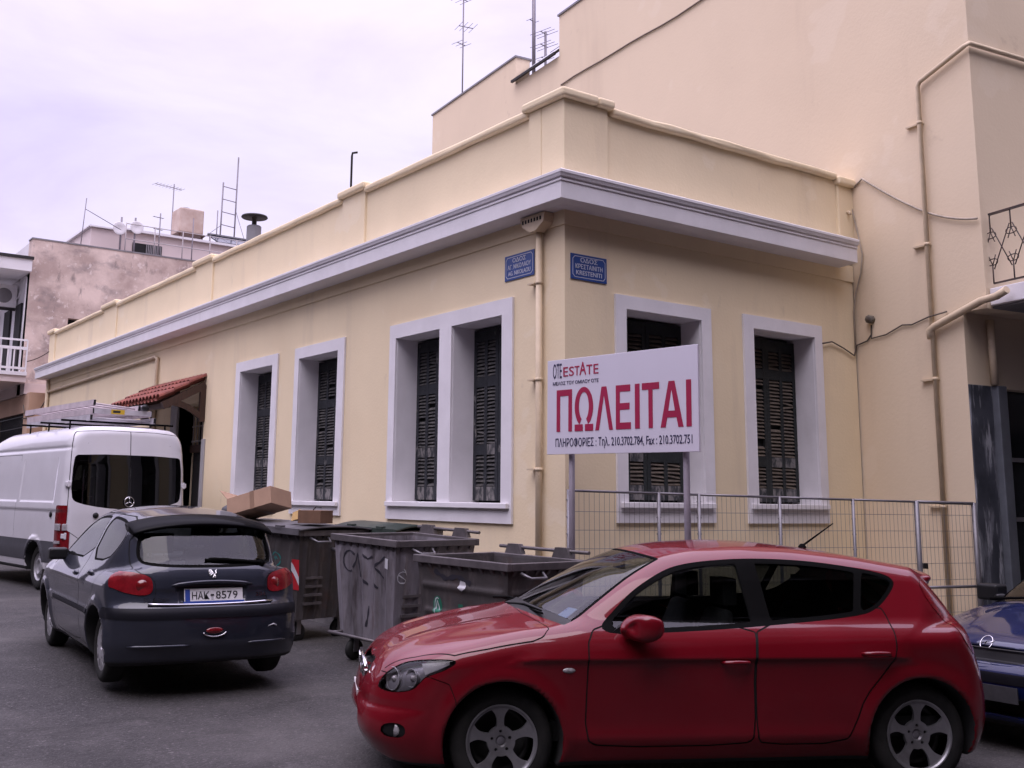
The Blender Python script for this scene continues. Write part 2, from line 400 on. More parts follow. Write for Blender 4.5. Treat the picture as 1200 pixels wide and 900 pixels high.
# windows -----------------------------------------------------------
def shutter_leaf(b, P, u0, u1, d, z0, z1, rails, ncol=2):
    """louvred leaf: stiles and rails (mat 0), slats (mat 1), dark behind (mat 2)"""
    def bx(a, c, e, f, zz0, zz1, mi=0): 
        q = [P(u, dd, z) for u in (a, c) for dd in (e, f) for z in (zz0, zz1)]
        b.add(q, [(0, 1, 3, 2), (4, 6, 7, 5), (0, 4, 5, 1), (2, 3, 7, 6), (0, 2, 6, 4), (1, 5, 7, 3)], mi)
    st = 0.055
    cw = (u1 - u0 - st * (ncol + 1)) / ncol
    for c in range(ncol + 1):
        a = u0 + c * (cw + st); bx(a, a + st, d, d + 0.035, z0, z1)
    zz = [z0] + rails + [z1]
    rb = [(z0, z0 + 0.16)] + [(r - 0.06, r + 0.06) for r in rails] + [(z1 - 0.14, z1)]
    for c in range(ncol):
        a = u0 + st + c * (cw + st)
        for q_, (r0, r1) in enumerate(rb): bx(a, a + cw, d + 0.002, d + 0.033, r0, r1, 3 if q_ == 0 or (q_ == 1 and random.random() < 0.6) else 0)
        for k in range(len(rb) - 1):
            lo, hi = rb[k][1], rb[k + 1][0]
            ns = int((hi - lo) / 0.042)
            for i in range(ns):
                zc = lo + (i + 0.5) * (hi - lo) / ns
                dz = random.uniform(-0.004, 0.004) if random.random() > 0.07 else random.uniform(-0.016, 0.016)
                if random.random() < 0.025: continue
                q = [P(a, d + 0.004, zc - 0.016 + dz), P(a + cw, d + 0.004, zc - 0.016 - dz), P(a + cw, d + 0.030, zc + 0.012 - dz), P(a, d + 0.030, zc + 0.012 + dz)]
                q2 = [(p[0], p[1], p[2] + 0.008) for p in q]
                b.add(q + q2, [(0, 1, 2, 3), (4, 5, 6, 7), (0, 1, 5, 4), (2, 3, 7, 6)], 1)
    bx(u0 + 0.01, u1 - 0.01, d + 0.045, d + 0.05, z0 + 0.01, z1 - 0.01, 2)

def window(P, opens, outer, zb, zt, depth, rails, mats, hmul=1):
    u0, u1 = outer
    f = MB()
    def bx(a, c, e, g, z0, z1, bb=f, mi=0):
        q = [P(u, dd, z) for u in (a, c) for dd in (e, g) for z in (z0, z1)]
        bb.add(q, [(0, 1, 3, 2), (4, 6, 7, 5), (0, 4, 5, 1), (2, 3, 7, 6), (0, 2, 6, 4), (1, 5, 7, 3)], mi)
    oz0, oz1 = opens[0][2], opens[0][3]
    # surround, one ring 3 cm proud with its lining carried into the reveal
    xs = [u0] + [v for o in opens for v in (o[0], o[1])] + [u1]
    for i in range(0, len(xs), 2): bx(xs[i], xs[i + 1], -0.03, -0.002, oz0, oz1)
    bx(u0, u1, -0.03, -0.002, oz1, zt); bx(u0, u1, -0.03, -0.002, zb, oz0)
    lin = 0.006
    for o in opens:
        bx(o[0] - 0.002, o[0] + lin, -0.0015, 0.42, oz0, oz1); bx(o[1] - lin, o[1] + 0.002, -0.0015, 0.42, oz0, oz1)
        bx(o[0] + lin, o[1] - lin, -0.0015, 0.42, oz1 - lin, oz1 + 0.002); bx(o[0] + lin, o[1] - lin, -0.0015, 0.42, oz0 - 0.002, oz0 + lin)
    win = f.build('window', M_TRIM, house)
    s = MB()
    bx(u0 + 0.04, u1 - 0.04, -0.075, -0.031, oz0 - 0.055, oz0 + 0.004, s)
    s.build('sill', M_TRIM, win, bevel=0.006)
    for o in opens:
        mid = (o[0] + o[1]) / 2
        for a, c in ((o[0] + 0.012, mid - 0.004), (mid + 0.004, o[1] - 0.012)):
            sh = MB(); shutter_leaf(sh, P, a, c, depth + random.uniform(0, 0.012), oz0 + 0.03, oz1 - 0.03 - random.uniform(0, 0.02), rails)
            sh.build('shutter', mats, win)
        k = MB(); bx(o[0] + lin, o[1] - lin, 0.40, 0.42, oz0 + lin, oz1 - lin, k); k.build('pane', M_DARK, win)
    return win
M_WORN = mat('worn_shutter_wood', (0.17, 0.16, 0.155), rough=0.85, rgb2=(0.03, 0.032, 0.036), vscale=16, stretch=(1, 1, 0.5), lo=0.44, hi=0.58)
SH_L = [M_SHUT, M_SLAT, M_DARK, M_WORN]; SH_R = [M_SHUTG, M_SLATR, M_DARK, M_WORN]
window(PL, OPEN_L[0:2], (0.862, 3.505), 1.366, 3.845, 0.30, [2.20, 3.0], SH_L)
window(PL, OPEN_L[2:3], (4.745, 6.325), 1.378, 3.851, 0.30, [2.16, 3.0], SH_L)
window(PL, OPEN_L[3:4], (6.935, 8.59), 1.378, 3.848, 0.30, [2.16, 3.0], SH_L)
window(PR, OPEN_R[0:1], (0.69, 2.18), 1.40, 3.832, 0.28, [2.12, 3.2], SH_R)
window(PR, OPEN_R[1:2], (2.736, 4.207), 1.392, 3.84, 0.28, [2.12, 3.2], SH_R)

# entrance door with its tiled canopy ---------------------------------
dr = MB()
y0, y1, zt = 10.02, 11.30, 3.30
dr.box(0.30, 0.36, y0 + 0.05, y1 - 0.05, 0.1, 2.42)
for k in range(2):
    ya = y0 + 0.10 + k * 0.57
    for z0, z1 in ((0.35, 1.15), (1.30, 2.25)): dr.box(0.285, 0.302, ya, ya + 0.46, z0, z1)
door = dr.build('door', M_IRON, house, bevel=0.006)
g = MB()
g.box(0.24, 0.36, y0, y1, 2.42, 2.56)
door_fr = g.build('transom_beam', M_WOOD, door)
g = MB()
for k in range(8): g.tube([(0.26, y0 + 0.12 + k * 0.15, 2.56), (0.26, y0 + 0.12 + k * 0.15, 3.26)], 0.011, 6)
for z in (2.62, 2.9, 3.2): g.box(0.253, 0.268, y0 + 0.03, y1 - 0.03, z, z + 0.02)
g.build('transom_grille', mat('pale_grille', (0.35, 0.32, 0.30), rough=0.6, var=0.2), door)
g = MB(); g.box(0.40, 0.42, y0, y1, 2.5, 3.29); g.build('transom_glass', M_DARK, door)
g = MB()
g.box(-0.05, 0.30, y1, y1 + 0.34, 0.05, 3.34); g.box(-0.03, 0.30, y0 - 0.14, y0, 0.05, 2.62)
g.build('door_jamb', M_GREYPAINT, house, bevel=0.01)
g = MB()
g.lathe([(0.0, 0.12), (0.05, 0.10), (0.075, 0.06), (0.06, 0.055), (0.045, -0.08), (0.02, -0.1), (0.0, -0.1)], 8, c=(0.1, y0 + 0.12, 2.30), smooth=False)
g.bar((0.1, y0 + 0.12, 2.42), (0.1, y0 + 0.02, 2.45), 0.02, 0.02)
g.build('porch_lantern', mat('lantern_glass', (0.55, 0.53, 0.48), rough=0.3, var=0.2), house)
canopy = MB()
Y0, Y1 = 9.97, 12.75
def rx(t): return -0.80 * t, 3.70 - 0.43 * t       # rafter line
for yy in (Y0 + 0.04, (Y0 + Y1) / 2, Y1 - 0.1):
    a, c = rx(0.0), rx(0.97); canopy.bar((a[0] - 0.01, yy, a[1] - 0.11), (c[0], yy, c[1] - 0.11), 0.085, 0.13)
canopy.box(-0.70, -0.63, Y0 + 0.02, Y1, 3.15, 3.24)
for yy in (Y0 + 0.04, Y1 - 0.1):
    canopy.box(-0.10, -0.005, yy - 0.045, yy + 0.045, 2.93, 3.58)
    p0, p1 = Vector((-0.05, yy, 3.0)), Vector((-0.62, yy, 3.24))
    prev = p0
    for k in range(1, 7):
        t = k / 6; q = p0.lerp(p1, t); q.z -= 0.10 * math.sin(math.pi * t) * -0.6
        canopy.bar(prev, q, 0.07, 0.10); prev = q
canopy_o = canopy.build('door_canopy', M_WOOD, house)
t = MB()
NR = 15; NT = 3
for r_ in range(NR):
    yc = Y0 - 0.02 + (r_ + 0.5) * (Y1 - Y0 + 0.1) / NR; w = (Y1 - Y0 + 0.1) / NR
    for k in range(NT):
        a, c = rx(k / NT), rx((k + 1.22) / NT)
        zl = 0.02
        rad0, rad1 = w * 0.40, w * 0.47
        for sgn, off, rr0, rr1 in ((1, 0, rad0, rad1), (-1, w / 2, rad1, rad0)):
            ring = []
            for (x, z), rr in ((a, rr0), (c, rr1)):
                zz = z + (0.055 if sgn > 0 else 0.045) + (0.025 if (x, z) == c else 0.0)
                for q in range(7):
                    an = math.pi * q / 6
                    for th in (0.0, 0.013): ring.append((x + random.uniform(-0.004, 0.004), yc + off + math.cos(an) * (rr - th), zz + sgn * math.sin(an) * (rr - th) * 0.75))
            F = []
            for q in range(6):
                i0, i1, j0, j1 = q * 2, q * 2 + 2, 14 + q * 2, 14 + q * 2 + 2
                F += [(i0, i1, j1, j0), (i0 + 1, i1 + 1, j1 + 1, j0 + 1), (i0, i0 + 1, i1 + 1, i1), (j0, j0 + 1, j1 + 1, j1)]
            t.add(ring, F, 0)
t.build('roof_tiles', M_TILE, canopy_o)

# downpipe at the corner with its hopper ------------------------------
g = MB()
g.tube([(-0.055, 0.36, 4.48), (-0.055, 0.36, 0.2)], 0.036, 12)
for z in (3.90, 2.86, 1.92, 0.9): g.tube([(-0.055, 0.36, z), (-0.055, 0.36, z + 0.035)], 0.042, 12); g.box(-0.09, 0.0, 0.40, 0.52, z + 0.012, z + 0.026)
dp = g.build('downpipe', M_PIPE, house)
g = MB()
g.prism([(0.16, 4.65), (0.57, 4.65), (0.57, 4.61), (0.555, 4.61), (0.545, 4.55), (0.41, 4.47), (0.31, 4.47), (0.175, 4.55), (0.165, 4.61), (0.16, 4.61)], -0.15, -0.018, 'x')
g.build('rainwater_hopper', M_PIPE, dp)
for k in range(7):
    g = MB(); g.box(-0.154, -0.151, 0.21 + k * 0.05, 0.235 + k * 0.05, 4.575, 4.615); g.build('hopper_slot', M_DARK, dp)
g = MB()
g.tube([(-0.05, YE - 0.25, 4.30), (-0.05, 12.75, 4.38), (-0.05, 12.62, 4.34), (-0.05, 12.6, 4.2), (-0.05, 12.6, 0.2)], 0.035, 8)
for y in (20, 18, 16, 14): g.box(-0.06, 0.0, y, y + 0.02, 4.32, 4.36)
g.build('wall_conduit', M_PIPEB, house)
g = MB(); g.tube([(-0.06, YE - 0.22, 4.62), (-0.06, YE - 0.22, 0.2)], 0.05, 10); g.build('downpipe', M_PIPE, house)
g = MB()   # short conduit below the parapet at the right end
g.tube([(XE - 0.12, -0.02, 5.42), (XE - 0.12, -0.09, 5.42), (XE - 0.12, -0.1, 5.38)], 0.022, 8); g.build('wall_spout', M_PIPE, house)

# street name signs ----------------------------------------------------
M_BLUE = mat('sign_blue_enamel', (0.022, 0.065, 0.25), rough=0.4, var=0.2, vscale=9)
layered(M_BLUE, (0.16, 0.10, 0.07), 14, 0.68, 0.74, amount=0.7, seed=3)
M_SIGNW = mat('sign_white_enamel', (0.55, 0.56, 0.62), rough=0.4, var=0.1)
def street_sign(label, lo, hi, z0, z1, lines, left):
    s = thing('street_sign', label, 'street sign', group='street name signs on the corner house')
    if left: P = lambda u, d, z: Vector((-d, hi - u, z)); rt = Vector((0, -1, 0))
    else: P = lambda u, d, z: Vector((lo + u, -d, z)); rt = Vector((1, 0, 0))
    up = Vector((0, 0, 1)); w, hh = hi - lo, z1 - z0
    g = MB()
    q = [P(u, d, z) for u in (0, w) for d in (0.003, 0.012) for z in (z0, z1)]
    g.add(q, [(0, 1, 3, 2), (4, 6, 7, 5), (0, 4, 5, 1), (2, 3, 7, 6), (0, 2, 6, 4), (1, 5, 7, 3)])
    g.build('plate', M_BLUE, s)
    g = MB()
    def bx(a, c, zz0, zz1):
        q = [P(u, d, z) for u in (a, c) for d in (0.0125, 0.0145) for z in (zz0, zz1)]
        g.add(q, [(0, 1, 3, 2), (4, 6, 7, 5), (0, 4, 5, 1), (2, 3, 7, 6), (0, 2, 6, 4), (1, 5, 7, 3)])
    m_, k_ = 0.022, 0.006
    c_ = 0.035
    bx(m_ + c_, w - m_ - c_, z0 + m_, z0 + m_ + k_); bx(m_ + c_, w - m_ - c_, z1 - m_ - k_, z1 - m_); bx(m_, m_ + k_, z0 + m_ + c_, z1 - m_ - c_); bx(w - m_ - k_, w - m_, z0 + m_ + c_, z1 - m_ - c_)
    for uu, zz, du, dz in ((m_, z0 + m_ + c_, c_, -c_), (m_, z1 - m_ - c_, c_, c_), (w - m_, z0 + m_ + c_, -c_, -c_), (w - m_, z1 - m_ - c_, -c_, c_)):
        g.bar(P(uu, 0.0135, zz), P(uu + du, 0.0135, zz + dz), 0.002, 0.006)
    g.build('border', M_SIGNW, s)
    for zz in (z0 + 0.012, z1 - 0.012):
        pass
    lettering('lettering', [(t_, ww, h_, P((w - ww) / 2, 0.013, z0 + zz), rt, up, 0.002) for t_, ww, h_, zz in lines], M_SIGNW, s)
street_sign('blue street sign reading ΑΓ. ΝΙΚΟΛΑΟΥ beside the corner downpipe', 0.50, 1.03, 4.04, 4.325, [('ΟΔΟΣ', 0.24, 0.050, 0.195), ('ΑΓ. ΝΙΚΟΛΑΟΥ', 0.42, 0.052, 0.122), ('AG. NIKOLAOU', 0.40, 0.048, 0.052)], True)
street_sign('blue street sign reading ΚΡΕΣΤΑΙΝΙΤΗ above the for sale board', 0.075, 0.58, 3.925, 4.20, [('ΟΔΟΣ', 0.24, 0.050, 0.190), ('ΚΡΕΣΤΑΙΝΙΤΗ', 0.38, 0.050, 0.120), ('KRESTENITI', 0.36, 0.048, 0.052)], False)
# ================================================================== tall apartment building on the right
M_TALL = mat('tall_wall_render', (0.73, 0.605, 0.44), rough=0.92, var=0.06, vscale=0.35, bump=0.1, bscale=25, spec=0.2)
layered(M_TALL, (0.62, 0.50, 0.36), 0.28, 0.5, 0.75, amount=0.35, seed=5)
layered(M_TALL, (0.46, 0.36, 0.26), 1.0, 0.58, 0.82, stretch=(1, 1, 0.14), amount=0.4, seed=2)
layered(M_TALL, (0.78, 0.68, 0.54), 0.7, 0.63, 0.65, amount=0.22, seed=14, detail=3)
layered(M_TALL, (0.40, 0.30, 0.22), 2.6, 0.66, 0.76, amount=0.3, seed=19)
M_FLASH = mat('grey_flashing', (0.22, 0.21, 0.22), rough=0.6, var=0.25, vscale=4)
M_CABLE = mat('pale_cable', (0.42, 0.36, 0.29), rough=0.7, var=0.3, vscale=8)
M_CABLED = mat('dark_cable', (0.10, 0.08, 0.065), rough=0.7, var=0.3, vscale=8)
TA = R(7.0)
tall = thing('apartment_building', 'tall cream apartment building with blank party wall rising behind the corner house', 'apartment building', (4.95, 0, 0), 0)
# local frame: s runs back along the party wall (7 degrees off +Y), q runs right
def TP(s, q, z): return (s * math.sin(TA) + q * math.cos(TA), s * math.cos(TA) - q * math.sin(TA), z)
def tbox(b, s0, s1, q0, q1, z0, z1, mi=0):
    v = [TP(s, q, z) for s in (s0, s1) for q in (q0, q1) for z in (z0, z1)]
    return b.add(v, [(0, 1, 3, 2), (4, 6, 7, 5), (0, 4, 5, 1), (2, 3, 7, 6), (0, 2, 6, 4), (1, 5, 7, 3)], mi)
b = MB()
tbox(b, -1.60, 7.09, 0, 0.35, -0.3, 3.87)
tbox(b, -1.918, 7.09, 0, 0.35, 3.87, 11.2)
tbox(b, 7.09, 8.80, 0, 0.35, -0.3, 10.36)
tbox(b, 8.80, 12.84, 0, 0.35, -0.3, 10.97)
tbox(b, -1.918, -1.60, 0.35, 14, 3.87, 11.2)
tbox(b, -1.597, -1.30, 0.352, 14, 3.0, 3.95)
tbox(b, -1.29, 6.9, 0.352, 14, 3.05, 3.15)
tbox(b, 12.5, 12.84, 0.35, 9, -0.3, 10.97)
b.build('wall', M_TALL, tall)
b = MB()
tbox(b, 6.9, 7.4, 0.36, 14, 9.2, 11.15); tbox(b, 7.4, 12.45, 0.36, 9, 9.0, 9.2); tbox(b, -1.55, 6.88, 0.36, 14, 10.9, 11.0)
b.build('roof', M_ROOF, tall)
b = MB()
tbox(b, -1.95, 7.12, -0.03, 0.40, 11.2, 11.24); tbox(b, 8.77, 12.87, -0.03, 0.40, 10.97, 11.01); tbox(b, 12.45, 12.87, 0.40, 9, 10.97, 11.0)
b.build('parapet_flashing', M_FLASH, tall)
# glazed lean-to over the notch in the roofline
b = MB()
def tbar(bb, a, c, w, h, mi=0): bb.bar(TP(*a), TP(*c), w, h, mi)
for s in (7.12, 7.68, 8.24, 8.78): tbar(b, (s, -0.10, 10.40), (s, 0.9, 11.25), 0.04, 0.05)
tbar(b, (7.10, -0.10, 10.40), (8.80, -0.10, 10.40), 0.05, 0.05); tbar(b, (7.10, 0.9, 11.26), (8.80, 0.9, 11.26), 0.05, 0.05)
can = b.build('roof_canopy', M_IRON, tall)
b = MB()
for s0, s1 in ((7.14, 7.66), (7.70, 8.22), (8.26, 8.76)):
    v = [TP(s, q, z + dz) for dz in (0, 0.008) for s, q, z in ((s0, -0.10, 10.43), (s1, -0.10, 10.43), (s1, 0.9, 11.28), (s0, 0.9, 11.28))]
    b.add(v, [(0, 1, 2, 3), (4, 5, 6, 7), (0, 1, 5, 4), (1, 2, 6, 5), (2, 3, 7, 6), (3, 0, 4, 7)])
b.build('canopy_pane', mat('milky_sheet', (0.55, 0.54, 0.57), rough=0.35, var=0.2, vscale=3), can)
# pipes on the party wall
b = MB()
S0 = -1.215
b.tube([TP(-1.97, 9.0, 7.16), TP(-1.97, -0.06, 7.07), TP(-1.90, -0.06, 7.055), TP(S0 - 0.04, -0.06, 6.84), TP(S0, -0.06, 6.78), TP(S0, -0.06, 0.2)], 0.029, 10)
for z in (6.3, 4.75, 3.1, 1.6): tbox(b, S0 - 0.015, S0 + 0.22, -0.05, 0.0, z, z + 0.02); b.tube([TP(S0, -0.06, z - 0.005), TP(S0, -0.06, z + 0.03)], 0.035, 10)
b.build('waste_pipe', M_PIPEB, tall)
b = MB()
b.tube([TP(-2.25, -0.10, 4.02), TP(-2.1, -0.08, 3.97), TP(-1.9, -0.075, 3.95), TP(S0 - 0.05, -0.075, 3.74), TP(S0 + 0.03, -0.07, 3.70), TP(S0 + 0.02, -0.07, 3.6)], 0.045, 10)
b.build('balcony_drain', M_PIPE, tall)
# balcony: slab, plinth and wrought railing
BD = R(14)
def BP(d, q, z):      # d: out from the wall corner towards the street, q: to the right
    x, y, _ = TP(-1.918, 0, 0)
    return (x - d * math.sin(BD) + q * math.cos(BD), y - d * math.cos(BD) - q * math.sin(BD), z)
b = MB()
def bbox(bb, d0, d1, q0, q1, z0, z1, mi=0):
    v = [BP(d, q, z) for d in (d0, d1) for q in (q0, q1) for z in (z0, z1)]
    bb.add(v, [(0, 1, 3, 2), (4, 6, 7, 5), (0, 4, 5, 1), (2, 3, 7, 6), (0, 2, 6, 4), (1, 5, 7, 3)], mi)
bbox(b, 0.004, 1.25, 0.05, 6, 3.90, 4.10)
b.build('balcony_slab', M_TRIM, tall, bevel=0.01)
b = MB(); bbox(b, -0.3, 1.2, 0.1, 6, 3.872, 3.897); b.build('balcony_soffit', mat('grey_soffit', (0.20, 0.20, 0.21), rough=0.9, var=0.2, vscale=3), tall)
rail = MB()
def railing(bb, P0, P1, z0, z1):
    P0, P1 = Vector(P0), Vector(P1); L = (P1 - P0).length; d = (P1 - P0).normalized(); n = max(2, round(L / 0.26))
    def pt(t, z): v = P0 + d * t; return Vector((v.x, v.y, z))
    bb.bar(pt(0, z1), pt(L, z1), 0.045, 0.02); bb.bar(pt(0, z0), pt(L, z0), 0.02, 0.02)
    for k in range(n + 1):
        t = L * k / n
        h = z1 - z0
        bb.tube([pt(t, z0), pt(t, z0 + 0.26 * h)], 0.008, 6); bb.tube([pt(t, z1 - 0.26 * h), pt(t, z1)], 0.008, 6)
        for za, sg in ((z0 + 0.26 * h, 1), (z1 - 0.26 * h, -1)):
            for s2 in (-1, 1):
                bb.tube([pt(t + s2 * 0.075 * math.sin(a * 0.55) , za + sg * (0.05 * (1 - math.cos(a * 0.55)) - 0.035 * a * 0.12)) for a in range(0, 7)], 0.006, 5)
                bb.tube([pt(t, za), pt(t + s2 * 0.05, za + sg * 0.12)], 0.006, 5)
        if k < n:
            m = L * (k + 0.5) / n
            bb.tube([pt(t + 0.02, z0 + 0.2 * h), pt(t + L / n - 0.02, z1 - 0.2 * h)], 0.007, 5); bb.tube([pt(t + 0.02, z1 - 0.2 * h), pt(t + L / n - 0.02, z0 + 0.2 * h)], 0.007, 5)
railing(rail, BP(0.03, 0.10, 0), BP(1.18, 0.10, 0), 4.16, 4.98)
railing(rail, BP(1.18, 0.10, 0), BP(1.18, 5.5, 0), 4.16, 4.98)
rail.build('balcony_railing', mat('rusty_railing', (0.075, 0.045, 0.035), rough=0.7, rgb2=(0.03, 0.024, 0.024), vscale=15), tall)
# marble front below the balcony, with the entrance beyond
M_MARB = mat('grey_marble', (0.085, 0.09, 0.11), rough=0.35, rgb2=(0.04, 0.044, 0.055), vscale=2.5, spec=0.5)
layered(M_MARB, (0.30, 0.31, 0.35), 1.6, 0.50, 0.62, stretch=(4.0, 4.0, 0.8), amount=0.7, seed=2)
layered(M_MARB, (0.50, 0.51, 0.55), 2.4, 0.55, 0.63, stretch=(5, 5, 0.7), amount=0.75, seed=5)
b = MB(); tbox(b, -1.615, -1.30, 0.004, 0.40, -0.1, 3.02); b.build('marble_facing', M_MARB, tall, bevel=0.006)
b = MB(); tbox(b, -1.70, -1.30, 0.402, 0.56, -0.1, 3.02); b.build('grey_column', mat('grey_column_paint', (0.12, 0.13, 0.15), rough=0.6, var=0.2, vscale=5), tall, bevel=0.01)
b = MB(); b.tube([TP(-1.66, 0.40, 3.03), TP(-1.66, 0.40, 3.80)], 0.045, 10); b.build('downpipe', M_PIPE, tall)
b = MB(); tbox(b, -1.45, -1.40, 0.56, 14.0, -0.1, 3.03)
ent = b.build('entrance_glass', mat('dark_glass', (0.012, 0.016, 0.02), rough=0.12, var=0.2), tall)
b = MB()
for z in (1.45, 2.15): tbox(b, -1.48, -1.38, 0.56, 3.0, z, z + 0.05)
for q in (1.5, 2.4): tbox(b, -1.482, -1.378, q, q + 0.06, -0.1, 3.0)
b.build('entrance_frame', M_FLASH, ent)
b = MB()
for q, z, w, h_ in ((0.66, 1.86, 0.16, 0.09), (0.70, 1.62, 0.10, 0.10)): tbox(b, -1.462, -1.452, q, q + w, z, z + h_)
b.build('paper_notice', mat('paper_white', (0.5, 0.52, 0.55), rough=0.8, var=0.1), ent)
# junction box and cables on the party wall
jb = thing('junction_box', 'small grey junction box with cables on the party wall', 'junction box', TP(-0.27, 0, 0)[0:2] + (3.97,), 0)
jb.location = (4.95 + TP(-0.27, 0, 0)[0], TP(-0.27, 0, 0)[1], 3.97)
b = MB(); b.lathe([(0.0, -0.07), (0.055, -0.07), (0.055, 0.0), (0.0, 0.0)], 8, axis='x', c=(-0.001, 0, 0)); b.build('box_body', mat('weathered_box', (0.16, 0.14, 0.11), rough=0.8, var=0.3, vscale=20), jb)
b = MB(); b.lathe([(0.0, -0.078), (0.03, -0.078), (0.035, -0.072)], 8, axis='x', c=(0, 0, 0)); b.build('box_cap', M_CABLED, jb)
def sag(p, q, s, n=14): 
    p, q = Vector(p), Vector(q); return [p.lerp(q, t / n) - Vector((0, 0, s * 4 * (t / n) * (1 - t / n))) for t in range(n + 1)]
def cable(name, label, pts, r, m, wob=0.0):
    pts = [Vector(p) + Vector((0, random.uniform(-wob, wob), random.uniform(-wob, wob))) for p in pts]
    b = MB(); b.tube(pts, r, 6); o = b.build(name, m); tag(o, label, 'cable', 'cables on the walls'); return o
def W(s, q, z): t_ = TP(s, q, z); return (t_[0] + 4.95, t_[1], t_[2])
cable('wall_cable', 'thin cable sagging from the parapet end across the party wall to the balcony railing', [(4.93, -0.1, 5.78)] + sag(W(-0.2, -0.03, 5.90), W(-1.0, -0.03, 5.30), 0.02)[1:] + sag(W(-1.0, -0.03, 5.30), W(-1.90, -0.04, 4.93), 0.06)[1:], 0.014, M_CABLE)
cable('wall_cable', 'cable hanging beside the right end of the cornice', [(4.99, -0.10, 5.80), W(-0.03, -0.02, 5.6), W(-0.12, -0.02, 5.2), W(-0.20, -0.03, 4.85), W(-0.16, -0.03, 4.6), W(-0.05, -0.02, 4.35), (4.90, -0.02, 4.1), (4.90, -0.02, 3.6)], 0.010, M_CABLE)
cable('wall_cable', 'dark cable looping from the right window past the junction box to the drain pipe', [(4.20, -0.04, 3.62), (4.4, -0.03, 3.66), (4.65, -0.02, 3.60), (4.86, -0.02, 3.52), W(-0.02, -0.02, 3.66), W(-0.2, -0.02, 3.70), W(-0.27, -0.02, 3.78), W(-0.28, -0.02, 3.9), W(-0.27, -0.02, 3.72), W(-0.5, -0.02, 3.74), W(-0.75, -0.02, 3.83), W(-0.9, -0.02, 3.82), W(-1.1, -0.02, 3.87), W(-1.22, -0.12, 3.86), W(-1.4, -0.02, 3.9)], 0.010, M_CABLED, 0.006)
cable('wall_cable', 'long cable rising across the upper party wall from the corner parapet', [W(s, -0.02, 9.70 + 0.012 * math.sin(s * 3.1) + 0.02 * math.sin(s * 1.3)) for s in np.arange(7.0, -2.0, -0.45)], 0.015, mat('brown_cable', (0.17, 0.13, 0.10), rough=0.7, var=0.2))

# ================================================================== neighbour at the far end of the street
M_WEATH = mat('weathered_plaster', (0.66, 0.54, 0.47), rough=0.95, rgb2=(0.40, 0.31, 0.27), vscale=0.9, bump=0.2, bscale=12, lo=0.38, hi=0.62, spec=0.15)
layered(M_WEATH, (0.17, 0.15, 0.155), 1.1, 0.55, 0.72, stretch=(1, 1, 1.6), amount=0.75, seed=3)
layered(M_WEATH, (0.58, 0.50, 0.47), 2.0, 0.60, 0.72, stretch=(1, 1, 1.4), amount=0.7, seed=7)
layered(M_WEATH, (0.40, 0.25, 0.20), 0.7, 0.56, 0.75, amount=0.5, seed=12)
layered(M_WEATH, (0.14, 0.12, 0.12), 4.0, 0.58, 0.70, stretch=(1, 1, 0.45), amount=0.65, seed=1)
layered(M_WEATH, (0.70, 0.62, 0.57), 6.0, 0.60, 0.66, amount=0.6, seed=33)
M_WHITE = mat('white_paint_wall', (0.72, 0.70, 0.71), rough=0.85, var=0.12, vscale=1.5)
M_PEACH = mat('peach_render', (0.55, 0.36, 0.25), rough=0.9, var=0.15, vscale=0.8)
M_PINK = mat('pale_pink_render', (0.66, 0.56, 0.53), rough=0.9, var=0.12, vscale=0.7)
NY = 23.0
nb = thing('neighbour_building', 'stained plaster building with a white balcony at the far end of the street', 'apartment building', (0, 0, 0))
b = MB()
def wallx(bb, x0, x1, y0, y1, z0, z1, mi=0): bb.box(x0, x1, y0, y1, z0, z1, mi)
# stained party wall with a small square window opening
wallx(b, -0.40, 0.74, NY, NY + 0.4, 4.3, 8.80); wallx(b, 1.16, 12.0, NY, NY + 0.4, 4.3, 8.80)
wallx(b, 0.74, 1.16, NY, NY + 0.4, 6.62, 8.80); wallx(b, 0.74, 1.16, NY, NY + 0.4, 4.3, 6.25)
b.build('wall', M_WEATH, nb)
b = MB(); b.box(0.74, 1.16, NY + 0.25, NY + 0.3, 6.25, 6.62); b.build('window', M_DARK, nb)
b = MB(); b.box(-0.42, 12.0, NY - 0.02, NY + 0.42, 8.80, 8.84); b.build('wall_coping', M_FLASH, nb)
b = MB()
b.box(-0.40, 0.0, NY + 0.4, 36, 5.1, 8.75); b.box(0.02, 0.35, NY + 0.4, 36, 2.0, 5.0)
b.box(-0.40, -0.36, NY + 0.002, NY + 0.38, 5.1, 7.8)
b.build('street_facade', M_WHITE, nb)
b = MB(); b.box(-0.38, 0.5, YE + 0.35, 22.2, 0, 4.32); b.box(-0.36, 0.35, 22.2, 22.50, -0.1, 4.30); b.box(-0.36, 0.35, 22.50, 36, 3.80, 4.30); b.box(-0.36, 0.35, 22.50, 36, -0.1, 2.9); b.box(-0.35, 0.3, 26, 36, 2.9, 3.8)
b.build('ground_floor_wall', M_PEACH, nb)
b = MB(); b.box(-0.20, -0.15, 22.5, 26, 2.9, 3.8); gw = b.build('window', M_DARK, nb)
b = MB()
for k in range(24): b.tube([(-0.33, 22.6 + k * 0.14, 2.9), (-0.33, 22.6 + k * 0.14, 3.8)], 0.012, 5)
for z in (3.05, 3.4, 3.7): b.box(-0.34, -0.32, 22.5, 26, z, z + 0.02)
b.build('window_grille', M_IRON, gw)
b = MB(); b.box(-1.55, -0.41, 22.35, 36, 4.62, 4.80); b.box(-0.40, 0.3, 22.5, 36, 4.32, 4.62); b.build('balcony_slab', M_PINK, nb)
b = MB(); b.box(-1.62, -0.41, 22.30, 36, 4.80, 4.90); b.build('balcony_edge', M_WHITE, nb)
b = MB()
